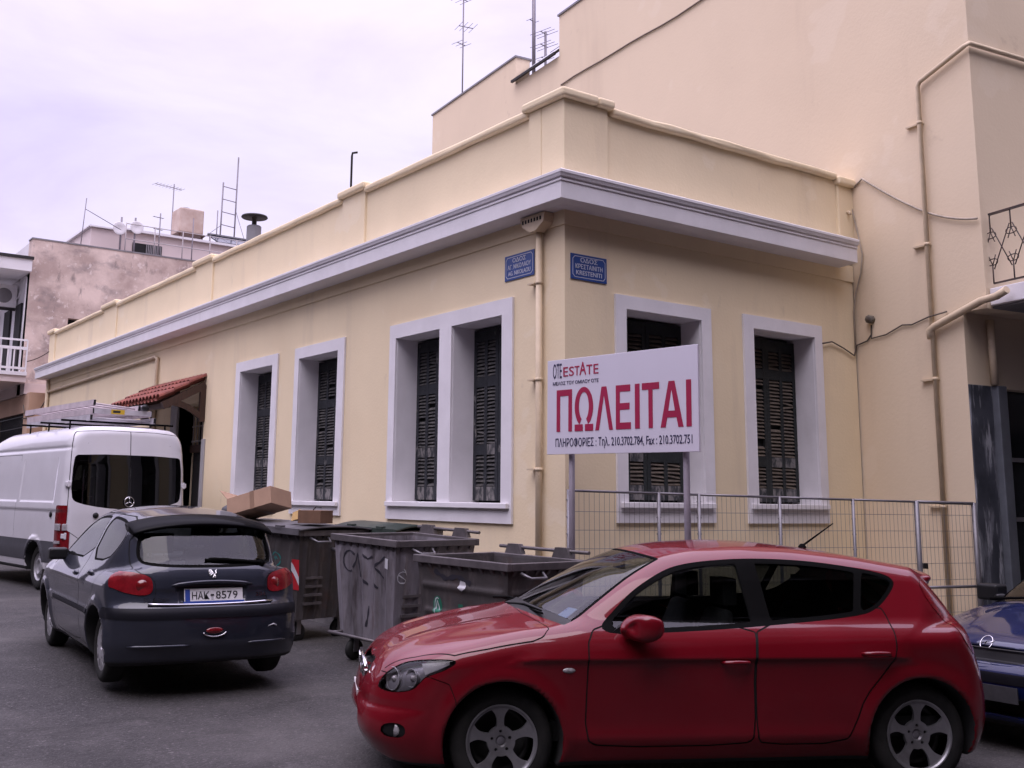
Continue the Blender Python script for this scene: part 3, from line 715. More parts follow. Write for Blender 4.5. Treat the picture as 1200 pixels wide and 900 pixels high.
for x0, y0, x1, y1 in ((-1.58, 22.36, -1.58, 34), (-0.44, 22.36, -1.58, 22.36)):
    L = math.hypot(x1 - x0, y1 - y0)
    for z, h_ in ((5.00, 0.06), (5.55, 0.08), (5.78, 0.05)): b.bar((x0, y0, z), (x1, y1, z), 0.05, h_)
    n_ = int(L / 0.16)
    for k in range(n_ + 1):
        t_ = k / n_; b.bar((x0 + (x1 - x0) * t_, y0 + (y1 - y0) * t_, 4.9), (x0 + (x1 - x0) * t_, y0 + (y1 - y0) * t_, 5.78 if k % 5 == 0 else 5.55), 0.035, 0.035)
b.build('balcony_railing', M_WHITE, nb)
b = MB(); b.box(-1.75, -0.41, 22.75, 36, 7.80, 8.14); b.build('eaves_slab', M_WHITE, nb)
b = MB(); b.box(-1.80, -0.38, 22.70, 36, 8.142, 8.22); b.build('roof_edge', M_IRON, nb)
b = MB()
b.box(-0.46, -0.405, 23.5, 24.2, 4.95, 7.0); b.box(-0.46, -0.405, 24.9, 25.7, 4.95, 7.0); b.box(-0.46, -0.405, 26.6, 27.6, 4.95, 7.0)
b.build('balcony_door', M_DARK, nb)
b = MB(); b.tube([(-0.44, NY + 0.12, 4.95), (-0.44, NY + 0.12, 7.7)], 0.02, 6); b.build('conduit', M_WHITE, nb)
ac = thing('air_conditioner', 'white air conditioner unit hung under the far eaves', 'air conditioner', (-0.75, 24.35, 6.95))
b = MB(); b.box(-0.32, 0.30, -0.18, 0.18, 0, 0.66); b.build('casing', M_WHITE, ac, bevel=0.02)
b = MB(); b.lathe([(0.0, -0.20), (0.20, -0.20), (0.22, -0.185), (0.22, -0.178)], 20, axis='y', c=(-0.06, 0, 0.33)); b.build('fan_grille', M_FLASH, ac)
b = MB(); b.bar((-0.38, -0.14, -0.03), (0.34, -0.14, -0.03), 0.04, 0.04); b.bar((-0.38, 0.14, -0.03), (0.34, 0.14, -0.03), 0.04, 0.04); b.build('bracket', M_IRON, ac)
b = MB(); b.tube([(0.2, -0.19, 0.2), (0.33, -0.2, 0.3), (0.38, -0.1, 0.55), (0.38, 0.1, 0.8)], 0.025, 6); b.build('pipe', M_WHITE, ac)
cable('street_cable', 'cable strung from the far balcony to the corner house parapet', sag((-0.42, 22.4, 5.2), (-0.02, YE - 0.1, 5.45), 0.05), 0.014, M_CABLED)
cable('street_cable', 'tangled cable drooping across the peach wall at the far end', sag((-0.42, 22.35, 4.0), (-0.40, 21.9, 3.7), 0.12) + sag((-0.40, 21.9, 3.7), (-0.10, YE - 0.2, 4.05), 0.15)[1:], 0.016, M_CABLED)
cable('street_cable', 'lower cable drooping across the peach wall at the far end', sag((-0.42, 22.35, 3.62), (-0.40, 21.9, 3.62), 0.0) + sag((-0.40, 21.9, 3.62), (-0.10, YE - 0.2, 3.5), 0.12)[1:], 0.016, M_CABLED)

# penthouse set back on the neighbour's roof and what stands on it
ph = thing('penthouse', 'pale rooftop penthouse on the far building', 'penthouse', (0, 0, 0))
b = MB()
b.box(2.0, 2.9, 26, 36, 8.3, 10.12); b.box(2.9, 12, 26.5, 36, 8.3, 10.30)
b.prism([(26.0, 10.12), (36, 10.12), (36, 10.2), (26, 10.14)], 2.0, 2.9, 'x')
b.build('wall', M_PINK, ph)
b = MB(); b.box(1.9, 3.0, 25.9, 36, 10.15, 10.20); b.box(2.85, 12, 26.35, 36, 10.30, 10.38); b.build('roof', M_WHITE, ph)
b = MB(); b.box(3.5, 4.5, 26.46, 26.49, 9.2, 9.95); pw = b.build('window', M_DARK, ph)
b = MB()
for k in range(9): b.box(3.95 + k * 0.06, 3.98 + k * 0.06, 26.42, 26.45, 9.2, 9.95)
b.build('shutter_slats', M_FLASH, pw)
b = MB()
for x in np.arange(2.4, 9.5, 0.9): b.tube([(x, 23.6, 8.84), (x, 23.6, 9.85)], 0.018, 5)
for z in (9.35, 9.83): b.tube([(2.4, 23.6, z), (9.5, 23.6, z)], 0.014, 5)
o = b.build('roof_railing', mat('pale_rail', (0.40, 0.36, 0.36), rough=0.6, var=0.2)); tag(o, 'thin pipe railing along the far roof edge', 'railing')
tank = thing('water_tank', 'beige square water tank on the far rooftop', 'water tank', (6.1, 28.6, 10.38))
b = MB(); b.box(-0.46, 0.46, -0.45, 0.45, 0.62, 1.55); b.build('tank_body', mat('tank_metal', (0.45, 0.36, 0.30), rough=0.6, rgb2=(0.34, 0.24, 0.19), vscale=2), tank, bevel=0.05)
b = MB(); b.lathe([(0, 0.10), (0.14, 0.10), (0.15, 0.0)], 12, c=(-0.1, 0, 1.55)); b.build('lid', M_FLASH, tank)
b = MB()
for sx in (-1, 1):
    for sy in (-1, 1): b.bar((sx * 0.42, sy * 0.4, 0), (sx * 0.42, sy * 0.4, 0.62), 0.06, 0.06)
b.box(-0.5, 0.5, -0.5, 0.5, 0.56, 0.615); b.build('stand', mat('rust_stand', (0.09, 0.045, 0.03), rough=0.8, var=0.4), tank)
sol = thing('solar_collector', 'row of dark tilted solar panels on the far rooftop', 'solar panel', (6.9, 27.6, 10.4))
b = MB()
for k in range(6):
    M_ = Matrix.Translation((k * 0.42, 0, 0.40)) @ Matrix.Rotation(R(24), 4, 'X'); b.box(-0.20, 0.20, -0.6, 0.6, -0.02, 0.02, M=M_)
b.build('panel', mat('solar_glass', (0.035, 0.04, 0.055), rough=0.15, var=0.3), sol)
b = MB(); b.bar((-0.2, 0.5, 0.68), (2.3, 0.5, 0.68), 0.05, 0.05); b.bar((-0.2, -0.5, 0.12), (2.3, -0.5, 0.12), 0.05, 0.05)
for x in (-0.1, 1.1, 2.2): b.bar((x, 0.5, 0), (x, 0.5, 0.66), 0.05, 0.05)
b.build('support', M_FLASH, sol)
M_AER = mat('aerial_metal', (0.20, 0.18, 0.20), rough=0.5, metal=0.5, var=0.3)
def aerial(name, label, loc, hgt, rods, r=0.02, tilt=0.0):
    a = thing(name, label, 'aerial', loc, group='rooftop aerials')
    b = MB(); b.tube([(0, 0, 0), (tilt, 0, hgt)], r, 6); b.build('mast', M_AER, a)
    b = MB()
    for z, L, dx, n_, w in rods:
        dv = Vector((dx, -0.2, 0)).normalized(); nv = Vector((-dv.y, dv.x, 0)); p = Vector((tilt * z / hgt, 0, z))
        b.tube([p - dv * L * 0.3, p + dv * L * 0.7], 0.012, 5)
        for k in range(n_):
            q = p - dv * L * 0.3 + dv * L * k / max(1, n_ - 1); b.tube([q - nv * w, q + nv * w], 0.007, 4)
    if rods: b.build('dipole_array', M_AER, a)
    return a
aerial('television_aerial', 'television aerial with a side boom above the far water tank', (5.65, 29, 10.38), 2.6, [(2.45, 1.1, -1, 9, 0.22)])
aerial('television_aerial', 'thin tilted mast at the left end of the far roof', (1.42, 25.0, 8.8), 2.0, [], 0.014, 0.10)
aerial('television_aerial', 'short mast with brackets in front of the far penthouse', (3.9, 25.0, 8.8), 1.9, [(1.75, 0.35, -1, 3, 0.05), (1.35, 0.3, -1, 3, 0.05)])
aerial('television_aerial', 'bare pole standing left of the far water tank', (5.2, 25.5, 8.8), 2.05, [], 0.02)
aerial('television_aerial', 'bare pole standing right of the far water tank', (7.0, 28, 10.38), 1.6, [], 0.02)
cable('stay_wire', 'guy wire sloping from the tilted far mast to the satellite dish', [(1.50, 25, 10.45), (2.75, 25.3, 10.02)], 0.012, M_AER)
dish = thing('satellite_dish', 'pair of white satellite dishes on the far roof', 'satellite dish', (3.0, 25.4, 8.8))
b = MB()
for dx in (-0.28, 0.28): b.lathe([(0.0, 0.04), (0.10, 0.03), (0.21, -0.01), (0.218, -0.005), (0.11, 0.036), (0.0, 0.05)], 20, axis='y', c=(dx, 0, 1.35 + dx * 0.2))
b.build('reflector', M_WHITE, dish)
b = MB(); b.tube([(-0.2, 0.1, 0), (-0.2, 0.1, 1.7)], 0.03, 6); b.tube([(0.25, 0.1, 0), (0.25, 0.1, 1.75)], 0.03, 6); b.bar((-0.2, 0.1, 1.3), (0.25, 0.1, 1.3), 0.03, 0.03); b.build('pole', M_AER, dish)
lat = thing('lattice_mast', 'tall ladder-like lattice mast with guy wires behind the far roof', 'mast', (7.8, 29, 9.9))
b = MB()
for x in (-0.28, 0.28): b.tube([(x, 0, 0), (x + 0.03, 0, 3.5 if x < 0 else 4.6)], 0.03, 6)
for k in range(7): b.tube([(-0.27, 0, 0.35 + k * 0.5), (0.30, 0, 0.30 + k * 0.5)], 0.018, 5)
b.build('ladder_frame', M_AER, lat)
b = MB(); b.tube([(-0.27, 0, 1.8), (-2.0, -0.2, 0.3)], 0.012, 5); b.tube([(0.29, 0, 2.5), (1.0, -0.3, 0.2)], 0.012, 5); b.build('guy_wire', M_AER, lat)

# chimney and pipe on the corner house roof
ch = thing('chimney', 'grey round chimney flue with a flat mushroom cap on the corner house roof', 'chimney', (1.5, 11.7, 4.95))
b = MB(); b.lathe([(0.0, 0), (0.15, 0), (0.15, 2.17), (0.13, 2.19), (0.0, 2.19)], 20); b.build('flue', mat('grey_flue', (0.16, 0.155, 0.17), rough=0.7, var=0.3, vscale=3), ch)
b = MB(); b.lathe([(0.05, 2.19), (0.05, 2.36), (0.07, 2.38)], 14); b.lathe([(0.0, 2.38), (0.26, 2.355), (0.275, 2.37), (0.26, 2.40), (0.1, 2.435), (0.0, 2.44)], 24); b.build('cap', M_IRON, ch)
o = MB().tube([(1.5, 7.55, 4.9), (1.5, 7.55, 7.55), (1.5, 7.53, 7.60), (1.55, 7.45, 7.60)], 0.02, 8).build('vent_pipe', M_IRON); tag(o, 'thin vent pipe with a bent top on the corner house roof', 'vent pipe')
aerial('television_aerial', 'tall thin aerial mast left of the others on the tall roof', W(13.2, 1.0, 10.5), 4.1, [(3.95, 0.5, -1, 4, 0.28), (3.2, 0.4, 1, 4, 0.28), (2.7, 0.3, -1, 3, 0.2)])
aerial('television_aerial', 'thick aerial mast beside the roof canopy on the tall roof', W(9.7, 1.0, 10.2), 3.6, [(2.95, 0.25, -1, 3, 0.12), (2.2, 0.2, -1, 2, 0.1)], 0.045)
aerial('television_aerial', 'short aerial with stacked rods behind the roof canopy', W(9.2, 1.0, 10.2), 1.75, [(1.7, 0.25, -1, 3, 0.3), (1.4, 0.25, -1, 3, 0.3), (1.1, 0.2, -1, 3, 0.2)], 0.03)

# ================================================================== the far sides of both streets (behind the camera; sized and coloured to shade the street)
M_OPP = mat('opposite_render', (0.075, 0.062, 0.055), rough=0.9, var=0.15, vscale=0.5)  # walls darkened so the blocks bounce little light onto the cars
M_OPPW = mat('opposite_window', (0.03, 0.035, 0.04), rough=0.15, var=0.2)
def opposite(label, x0, x1, y0, y1, hgt, face):
    t_ = thing('apartment_building', label, 'apartment building', ((x0 + x1) / 2, (y0 + y1) / 2, -0.2), group='apartment blocks across the streets')
    hx, hy = (x1 - x0) / 2, (y1 - y0) / 2
    b = MB(); b.box(-hx, hx, -hy, hy, 0, hgt); b.build('wall', M_OPP, t_)
    L = 2 * hx if face == 'y' else 2 * hy
    nfl = int(hgt / 3.1); proto = None
    for f_ in range(nfl):
        z = 1.0 + f_ * 3.1
        for k in range(int(L / 2.6)):
            u = -L / 2 + 1.3 + k * 2.6
            if proto is None:
                w = MB(); w.box(-0.6, 0.6, 0.002, 0.03, 0, 1.7); proto = wn_ = w.build('window', M_OPPW, t_)
            else: wn_ = proto.copy(); col.objects.link(wn_); wn_.parent = t_
            if face == 'y': wn_.location = (u, hy, z)
            else: wn_.location = (hx, u, z); wn_.rotation_euler = (0, 0, -math.pi / 2)
        if f_:
            s = MB()
            if face == 'y': s.box(-hx + 0.5, hx - 0.5, hy + 0.003, hy + 1.0, z - 0.75, z - 0.6)
            else: s.box(hx + 0.003, hx + 1.0, -hy + 0.5, hy - 0.5, z - 0.75, z - 0.6)
            s.build('balcony_slab', M_OPP, t_)
opposite('cream apartment block across the cross street facing the corner house', -4.4, 30, -24, -9.3, 14.0, 'y')
opposite('cream apartment block across the side street facing the long facade', -26, -13.5, -14, 40, 8.5, 'x')
opposite('dark apartment block closing the side street behind the junction', -26, -4.6, -34, -12.5, 15.0, 'y')  # added out of view to keep low sky light off the red car
# ================================================================== for sale board on two posts
M_BOARD = mat('board_white', (0.60, 0.58, 0.66), rough=0.45, var=0.05, vscale=1.5)
M_RED = mat('board_red', (0.33, 0.012, 0.06), rough=0.45, var=0.1)
M_NAVY = mat('board_dark_blue', (0.03, 0.028, 0.075), rough=0.45, var=0.1)
M_POST = mat('grey_violet_post', (0.27, 0.24, 0.28), rough=0.55, var=0.2, vscale=4, metal=0.2)
M_GALV = mat('galvanised_steel', (0.24, 0.23, 0.25), rough=0.5, metal=0.5, var=0.25, vscale=6)
TLc, BLc, TRc, BRc = Vector((-0.567, -0.401, 2.964)), Vector((-0.467, -0.28, 2.058)), Vector((-0.399, -2.202, 2.945)), Vector((-0.300, -2.081, 2.038))
bl = Vector(((TLc.x + BLc.x) / 2, (TLc.y + BLc.y) / 2, 2.056)); brr = Vector(((TRc.x + BRc.x) / 2, (TRc.y + BRc.y) / 2, 2.040))
rt = (brr - bl); SW = rt.length; rt.normalize()
sgn = thing('for_sale_board', 'white for sale board with red Greek capitals on two grey posts', 'sign', (bl.x, bl.y, GZ(bl.x, bl.y) + 0.12))
up = Vector((0, 0, 1)); up = (up - rt * up.dot(rt)).normalized(); nrm = rt.cross(up)
# nrm should face the camera
if (CAM - bl).dot(nrm) < 0: raise RuntimeError('board faces away')
bl0 = Vector((0, 0, bl.z - sgn.location.z)); SH = 0.907
def SP(u, v, d=0.0): return bl0 + rt * u + up * v + nrm * d
b = MB()
q = [SP(u, v, d) for u in (0, SW) for v in (0, SH) for d in (-0.02, 0.0)]
b.add(q, [(0, 1, 3, 2), (4, 6, 7, 5), (0, 4, 5, 1), (2, 3, 7, 6), (0, 2, 6, 4), (1, 5, 7, 3)])
b.build('panel', M_BOARD, sgn, bevel=0.003)
b = MB()
for v in (0.12, 0.78): q = [SP(u, v + dv, d) for u in (0.03, SW - 0.03) for dv in (0, 0.05) for d in (-0.05, -0.022)]; b.add(q, [(0, 1, 3, 2), (4, 6, 7, 5), (0, 4, 5, 1), (2, 3, 7, 6), (0, 2, 6, 4), (1, 5, 7, 3)])
b.build('back_rail', M_POST, sgn)
for u in (0.245, 1.60):
    b = MB(); p = SP(u, 0.85, -0.085); f_ = SP(u, 0, -0.085)
    b.tube([(f_.x, f_.y, -0.1), (p.x, p.y, p.z)], 0.029, 12); b.build('post', M_POST, sgn)
# lettering: fractions measured on the board
def LN(txt, u0, u1, v0, v1, thick=0.0): return (txt, (u1 - u0) * SW, (v1 - v0) * SH, SP(u0 * SW, v0 * SH, 0.001), rt, up, thick)
GLYPH = {'Π': [[(0, 0), (0, 1), (1, 1), (1, 0), (.77, 0), (.77, .85), (.23, .85), (.23, 0)]],
    'Λ': [[(0, 0), (.36, 1), (.64, 1), (1, 0), (.79, 0), (.50, .80), (.21, 0)]],
    'Ε': [[(0, 0), (0, 1), (.97, 1), (.97, .85), (.27, .85), (.27, .59), (.92, .59), (.92, .44), (.27, .44), (.27, .15), (1, .15), (1, 0)]],
    'Ι': [[(0, 0), (0, 1), (1, 1), (1, 0)]],
    'Τ': [[(.38, 0), (.38, .85), (0, .85), (0, 1), (1, 1), (1, .85), (.62, .85), (.62, 0)]],
    'Α': [[(0, 0), (.37, 1), (.63, 1), (1, 0), (.78, 0), (.705, .21), (.295, .21), (.22, 0)]]}
for c, a_, z_ in (('Π', .072, .185), ('Ω', .205, .335), ('Λ', .350, .470), ('Ε', .490, .588), ('Ι', .615, .645), ('Τ', .660, .768), ('Α', .775, .912), ('Ι', .930, .960)):
    if c == 'Ω':
        # an open ring on two feet
        out_, in_ = [], []
        for i in range(41):
            an = R(-62 + 304 * i / 40)
            out_.append((.5 + .5 * math.cos(an), .56 + .46 * math.sin(an))); in_.append((.5 + .27 * math.cos(an), .57 + .33 * math.sin(an)))
        poly_pairs = list(zip(out_, in_))
        k = MB(); V = []
        for (x0, y0), (x1, y1) in poly_pairs:
            for d_ in (0.001, 0.003): V += [SP((a_ + (z_ - a_) * x0) * SW, (.235 + .445 * y0) * SH, d_), SP((a_ + (z_ - a_) * x1) * SW, (.235 + .445 * y1) * SH, d_)]
        k.add(V, [(i * 4 + 2, i * 4 + 3, i * 4 + 7, i * 4 + 6) for i in range(40)] + [(i * 4, i * 4 + 2, i * 4 + 6, i * 4 + 4) for i in range(40)] + [(i * 4 + 1, i * 4 + 3, i * 4 + 7, i * 4 + 5) for i in range(40)])
        for fx0, fx1 in ((.0, .44), (.56, 1.0)):
            V = [SP((a_ + (z_ - a_) * x) * SW, (.235 + .445 * y) * SH, d_) for d_ in (0.001, 0.0034) for x, y in ((fx0, 0), (fx1, 0), (fx1, .155), (fx0, .155))]
            k.add(V, [(0, 1, 2, 3), (4, 5, 6, 7), (0, 1, 5, 4), (1, 2, 6, 5), (2, 3, 7, 6), (3, 0, 4, 7)])
        k.build('red_letter', M_RED, sgn)
        continue
    k = MB()
    for poly in GLYPH[c]:
        n_ = len(poly); V = [SP((a_ + (z_ - a_) * x) * SW, (.235 + .44 * y) * SH, d_) for d_ in (0.001, 0.003) for x, y in poly]
        k.add(V, [tuple(range(n_)), tuple(range(n_, 2 * n_))] + [(i, (i + 1) % n_, n_ + (i + 1) % n_, n_ + i) for i in range(n_)])
    if c == 'Α':
        V = [SP((a_ + (z_ - a_) * x) * SW, (.235 + .44 * y) * SH, d_) for d_ in (0.0032, 0.0038) for x, y in ((.36, .355), (.64, .355), (.50, .80))]
        k.add(V, [(0, 1, 2), (3, 4, 5), (0, 1, 4, 3), (1, 2, 5, 4), (2, 0, 3, 5)], 1)
    k.build('red_letter', [M_RED, M_BOARD], sgn)
lettering('small_red_lettering', [LN(c, a_, z_, .815, t_, th) for c, a_, z_, t_, th in (('E', .120, .155, .915, .006), ('S', .162, .198, .915, .006), ('T', .203, .238, .915, .008), ('A', .238, .286, .950, .012), ('T', .288, .330, .915, .008), ('E', .338, .372, .915, .002))], M_RED, sgn)
lettering('dark_lettering', [LN('OTE', 0.043, 0.108, 0.80, 0.96), LN('ΜΕΛΟΣ ΤΟΥ ΟΜΙΛΟΥ ΟΤΕ', 0.043, 0.372, 0.728, 0.765, 0.003),
    LN('ΠΛΗΡΟΦΟΡΙΕΣ : Τηλ. 210.3702.784, Fax : 210.3702.751', 0.065, 0.962, 0.055, 0.17, 0.004)], M_NAVY, sgn)

# ================================================================== mesh fence
FL, FR = Vector((-0.36, -0.447, 0)), Vector((4.72, -1.625, 0))
fd = (FR - FL).normalized(); FLn = (FR - FL).length
fence = thing('mesh_fence', 'galvanised wire mesh fence with a gate in front of the corner house', 'fence', (FL.x, FL.y, 0), 0)
def FP(t, z, d=0.0): return Vector((fd.x * t - fd.y * d, fd.y * t + fd.x * d, z))
def ftop(t): return 1.718 - 0.013 * t
POSTS = [0.02, 1.02, 1.49, 2.48, 3.44, 4.32, 5.16]
for i, t_ in enumerate(POSTS):
    b = MB(); rr = 0.030 if t_ > 4 else 0.018
    b.tube([FP(t_, 0), FP(t_, ftop(t_) + 0.01)], rr, 10)
    for z in np.arange(0.35, 1.7, 0.16): b.tube([FP(t_ - rr - 0.006, z), FP(t_ + rr + 0.006, z)], 0.008, 5)
    b.build('post', M_GALV, fence)
for i in range(len(POSTS) - 1):
    a, c = POSTS[i], POSTS[i + 1]
    b = MB(); b.tube([FP(a, ftop(a)), FP(c, ftop(c))], 0.018 if a > 4 else 0.012, 8)
    if a > 4: b.tube([FP(a, 0.74), FP(c, 0.74)], 0.016, 8)
    b.build('top_rail', M_GALV, fence)
    b = MB(); n_ = int((c - a) / 0.055)
    for k in range(1, n_): t_ = a + (c - a) * k / n_; b.tube([FP(t_, 0.08), FP(t_, ftop(t_))], 0.0021, 4, caps=False)
    for z in np.arange(0.12, 1.66, 0.175): b.tube([FP(a, z), FP(c, z)], 0.0024, 4, caps=False)
    b.build('wire_mesh', M_GALV, fence)
b = MB(); b.box(-0.02, 0.02, -0.02, 0.02, 0.94, 1.0, M=Matrix.Translation(FP(4.40, 0))); b.build('gate_latch', M_IRON, fence)

# ================================================================== rubbish containers
M_BIN = mat('bin_galvanised', (0.27, 0.25, 0.28), rough=0.55, metal=0.3, rgb2=(0.15, 0.138, 0.15), vscale=2.2, bump=0.25, bscale=14, stretch=(3, 3, 0.7))
layered(M_BIN, (0.050, 0.040, 0.042), 2.8, 0.50, 0.64, stretch=(2.5, 2.5, 0.45), amount=0.85, seed=3)
layered(M_BIN, (0.10, 0.055, 0.04), 3.0, 0.60, 0.72, stretch=(2, 2, 0.6), amount=0.5, seed=27)
layered(M_BIN, (0.34, 0.31, 0.33), 5.0, 0.62, 0.74, stretch=(3, 3, 0.35), amount=0.6, seed=8)
M_BIN2 = mat('bin_dark', (0.085, 0.075, 0.075), rough=0.6, metal=0.3, rgb2=(0.05, 0.044, 0.044), vscale=2.5, bump=0.2, bscale=14)
layered(M_BIN2, (0.17, 0.145, 0.14), 4.0, 0.54, 0.72, stretch=(2, 2, 0.4), amount=0.6, seed=2)
layered(M_BIN2, (0.08, 0.04, 0.028), 2.5, 0.58, 0.70, amount=0.6, seed=14)
M_RIM = mat('bin_rim', (0.14, 0.125, 0.13), rough=0.55, metal=0.4, var=0.4, vscale=7)
M_RUB = mat('caster_rubber', (0.02, 0.02, 0.02), rough=0.8, var=0.3)
M_LID = mat('bin_lid', (0.11, 0.105, 0.115), rough=0.5, var=0.35, vscale=4)
M_LIDG = mat('bin_lid_green', (0.035, 0.05, 0.042), rough=0.5, var=0.35, vscale=4)
M_INK = mat('spray_paint_dark', (0.03, 0.028, 0.04), rough=0.6, var=0.3)
M_STK = mat('sticker_white', (0.55, 0.55, 0.58), rough=0.6, var=0.1)
M_GRN = mat('sticker_green', (0.02, 0.16, 0.10), rough=0.5, var=0.3, vscale=18)
M_STKR = mat('reflector_red', (0.42, 0.02, 0.03), rough=0.4, var=0.15)
def dumpster(label, P1, P2, depth, mats, vertical, lid=None, h_body=0.95, lid_arc=0.22):
    """P1-P2: front rim edge seen from the front, left to right; depth goes away from the viewer"""
    P1, P2 = Vector(P1), Vector(P2)
    X = (P2 - P1); L = X.length; X.normalize(); Zu = Vector((0, 0, 1)); Zv = (Zu - X * Zu.dot(X)).normalized(); Yv = Zv.cross(X)
    mid = (P1 + P2) / 2 + Yv * depth / 2
    H = mid.z - GZ(mid.x, mid.y)
    o = thing('rubbish_container', label, 'dumpster', (0, 0, 0), group='rubbish containers along the long facade')
    base = mid - Zv * H
    Mw = Matrix(((X.x, Yv.x, Zv.x, base.x), (X.y, Yv.y, Zv.y, base.y), (X.z, Yv.z, Zv.z, base.z), (0, 0, 0, 1)))
    o.matrix_world = Mw; o.location = base; o.rotation_euler = Mw.to_euler()
    hx, hy = L / 2, depth / 2
    zb, zt = 0.24, H - 0.035
    tx, ty = hx - 0.11, hy - 0.11
    body = MB()
    NZ = 6
    def ring(t, ins=0.0):
        ax, ay = tx + (hx - 0.03 - tx) * t - ins, ty + (hy - 0.03 - ty) * t - ins; z = zb + (zt - zb) * t
        return ax, ay, z
    # outer skin with corrugation on the two visible walls
    nu = 60
    def wallskin(side, ins):
        V = []
        for j in range(NZ * 6 + 1):
            t = j / (NZ * 6); ax, ay, z = ring(t, ins)
            for i in range(nu + 1):
                u = i / nu * 2 - 1
                off = 0.0
                if ins == 0:
                    if vertical and t < 0.93: off = 0.020 * max(0.0, math.cos(u * math.pi * 5)) ** 2 * min(1, (0.93 - t) * 10)
                    if not vertical: 
                        for zc in (0.25, 0.5, 0.75): off += 0.022 * math.exp(-((t - zc) / 0.025) ** 4) * (1 if abs(u) < 0.92 else 0)
                if side == 'f': V.append((ax * u, -ay - off, z))
                elif side == 'b': V.append((ax * u, ay + off, z))
                elif side == 'l': V.append((-ax - off, ay * u, z))
                else: V.append((ax + off, ay * u, z))
        F = [(j * (nu + 1) + i, j * (nu + 1) + i + 1, (j + 1) * (nu + 1) + i + 1, (j + 1) * (nu + 1) + i) for j in range(NZ * 6) for i in range(nu)]
        body.add(V, F, 0, True)
    for s_ in 'fblr': wallskin(s_, 0.0); wallskin(s_, 0.025)
    ax, ay, z = ring(0); body.add([(-ax, -ay, z), (ax, -ay, z), (ax, ay, z), (-ax, ay, z)], [(0, 1, 2, 3)])
    body.build('body', mats[0], o)
    r_ = MB()
    w = 0.05
    r_.box(-hx, hx, -hy, -hy + w, zt - 0.035, zt + 0.03); r_.box(-hx, hx, hy - w, hy, zt - 0.035, zt + 0.03)
    r_.box(-hx, -hx + w, -hy + w, hy - w, zt - 0.035, zt + 0.028); r_.box(hx - w, hx, -hy + w, hy - w, zt - 0.035, zt + 0.028)
    # gussets under the rim
    for k in range(9):
        x = -hx + 0.08 + k * (L - 0.16) / 8; r_.prism([(-hy + 0.005, zt - 0.035), (-hy + 0.075, zt - 0.035), (-hy + 0.075, zt - 0.13)], x - 0.018, x + 0.018, 'x')
    for k in range(7):
        y = -hy + 0.10 + k * (depth - 0.2) / 6; r_.prism([(hx - 0.005, zt - 0.035), (hx - 0.075, zt - 0.035), (hx - 0.075, zt - 0.13)], y - 0.018, y + 0.018, 'y')
    r_.build('rim', M_RIM, o, bevel=0.006)
    # ladder-like pressings on the right wall
    r_ = MB()
    for k in range(4): r_.box(hx - 0.085, hx - 0.05, -hy + 0.16, -hy + 0.40, zb + 0.16 + k * 0.09, zb + 0.185 + k * 0.09)
    r_.build('wall_ribs', M_RIM, o)
    # lifting trunnions and side handles
    for sx in (-1, 1):
        r_ = MB(); r_.tube([(sx * (hx - 0.04), 0, zt - 0.18), (sx * (hx + 0.10), 0, zt - 0.18)], 0.022, 10); r_.lathe([(0.0, sx * (hx + 0.10)), (0.034, sx * (hx + 0.10)), (0.034, sx * (hx + 0.115)), (0.0, sx * (hx + 0.115))], 12, axis='x', c=(0, 0, zt - 0.18))
        r_.build('trunnion', M_GALV, o)
        r_ = MB(); r_.tube([(sx * (hx - 0.02), -0.34, zt - 0.05), (sx * (hx + 0.07), -0.30, zt - 0.09), (sx * (hx + 0.07), -0.12, zt - 0.09), (sx * (hx - 0.02), -0.08, zt - 0.05)], 0.012, 8); r_.build('handle', M_GALV, o)
    r_ = MB(); r_.tube([(-hx + 0.1, -hy - 0.03, zb + 0.03), (hx - 0.1, -hy - 0.03, zb + 0.03)], 0.016, 8)
    for x in (-hx + 0.15, hx - 0.15): r_.tube([(x, -hy - 0.03, zb + 0.03), (x, -ty, zb + 0.03)], 0.014, 6)
    r_.build('push_bar', M_RIM, o)
    for sx in (-1, 1):
        for sy in (-1, 1):
            c = (sx * (tx - 0.10), sy * (ty - 0.10))
            k = MB(); k.lathe([(0.03, -0.022), (0.095, -0.025), (0.10, -0.015), (0.10, 0.015), (0.095, 0.025), (0.03, 0.022)], 18, axis='x', c=(c[0], c[1], 0.10)); wh = k.build('caster', M_RUB, o)
            k = MB(); k.box(c[0] - 0.036, c[0] - 0.028, c[1] - 0.03, c[1] + 0.03, 0.08, 0.24); k.box(c[0] + 0.028, c[0] + 0.036, c[1] - 0.03, c[1] + 0.03, 0.08, 0.24); k.box(c[0] - 0.036, c[0] + 0.036, c[1] - 0.04, c[1] + 0.04, 0.225, 0.24); k.build('caster_fork', M_GALV, wh)
    if lid:
        k = MB(); V = []; na = 12
        for i in range(na + 1):
            a = i / na; y = -hy - 0.02 + (depth + 0.04) * a; z = zt + 0.04 + lid_arc * 4 * a * (1 - a) * 0.5
            for x in (-hx - 0.02, hx + 0.02): V += [(x, y, z), (x, y, z - 0.02)]
        F = []
        for i in range(na):
            a = i * 4; F += [(a, a + 2, a + 6, a + 4), (a + 1, a + 3, a + 7, a + 5), (a, a + 1, a + 5, a + 4), (a + 2, a + 3, a + 7, a + 6)]
        k.add(V, F, 0, True)
        for x in (-hx * 0.5, hx * 0.5): k.box(x - 0.05, x + 0.05, -hy - 0.04, -hy + 0.02, zt + 0.03, zt + 0.065)
        k.box(-hx - 0.02, hx + 0.02, -hy - 0.035, -hy - 0.02, zt - 0.02, zt + 0.045)
        k.build('lid', lid, o)
    else:
        k = MB()
        k.tube([(-hx * 0.9, hy + 0.02, zt + 0.09), (hx * 0.95, hy + 0.02, zt + 0.09)], 0.016, 8)
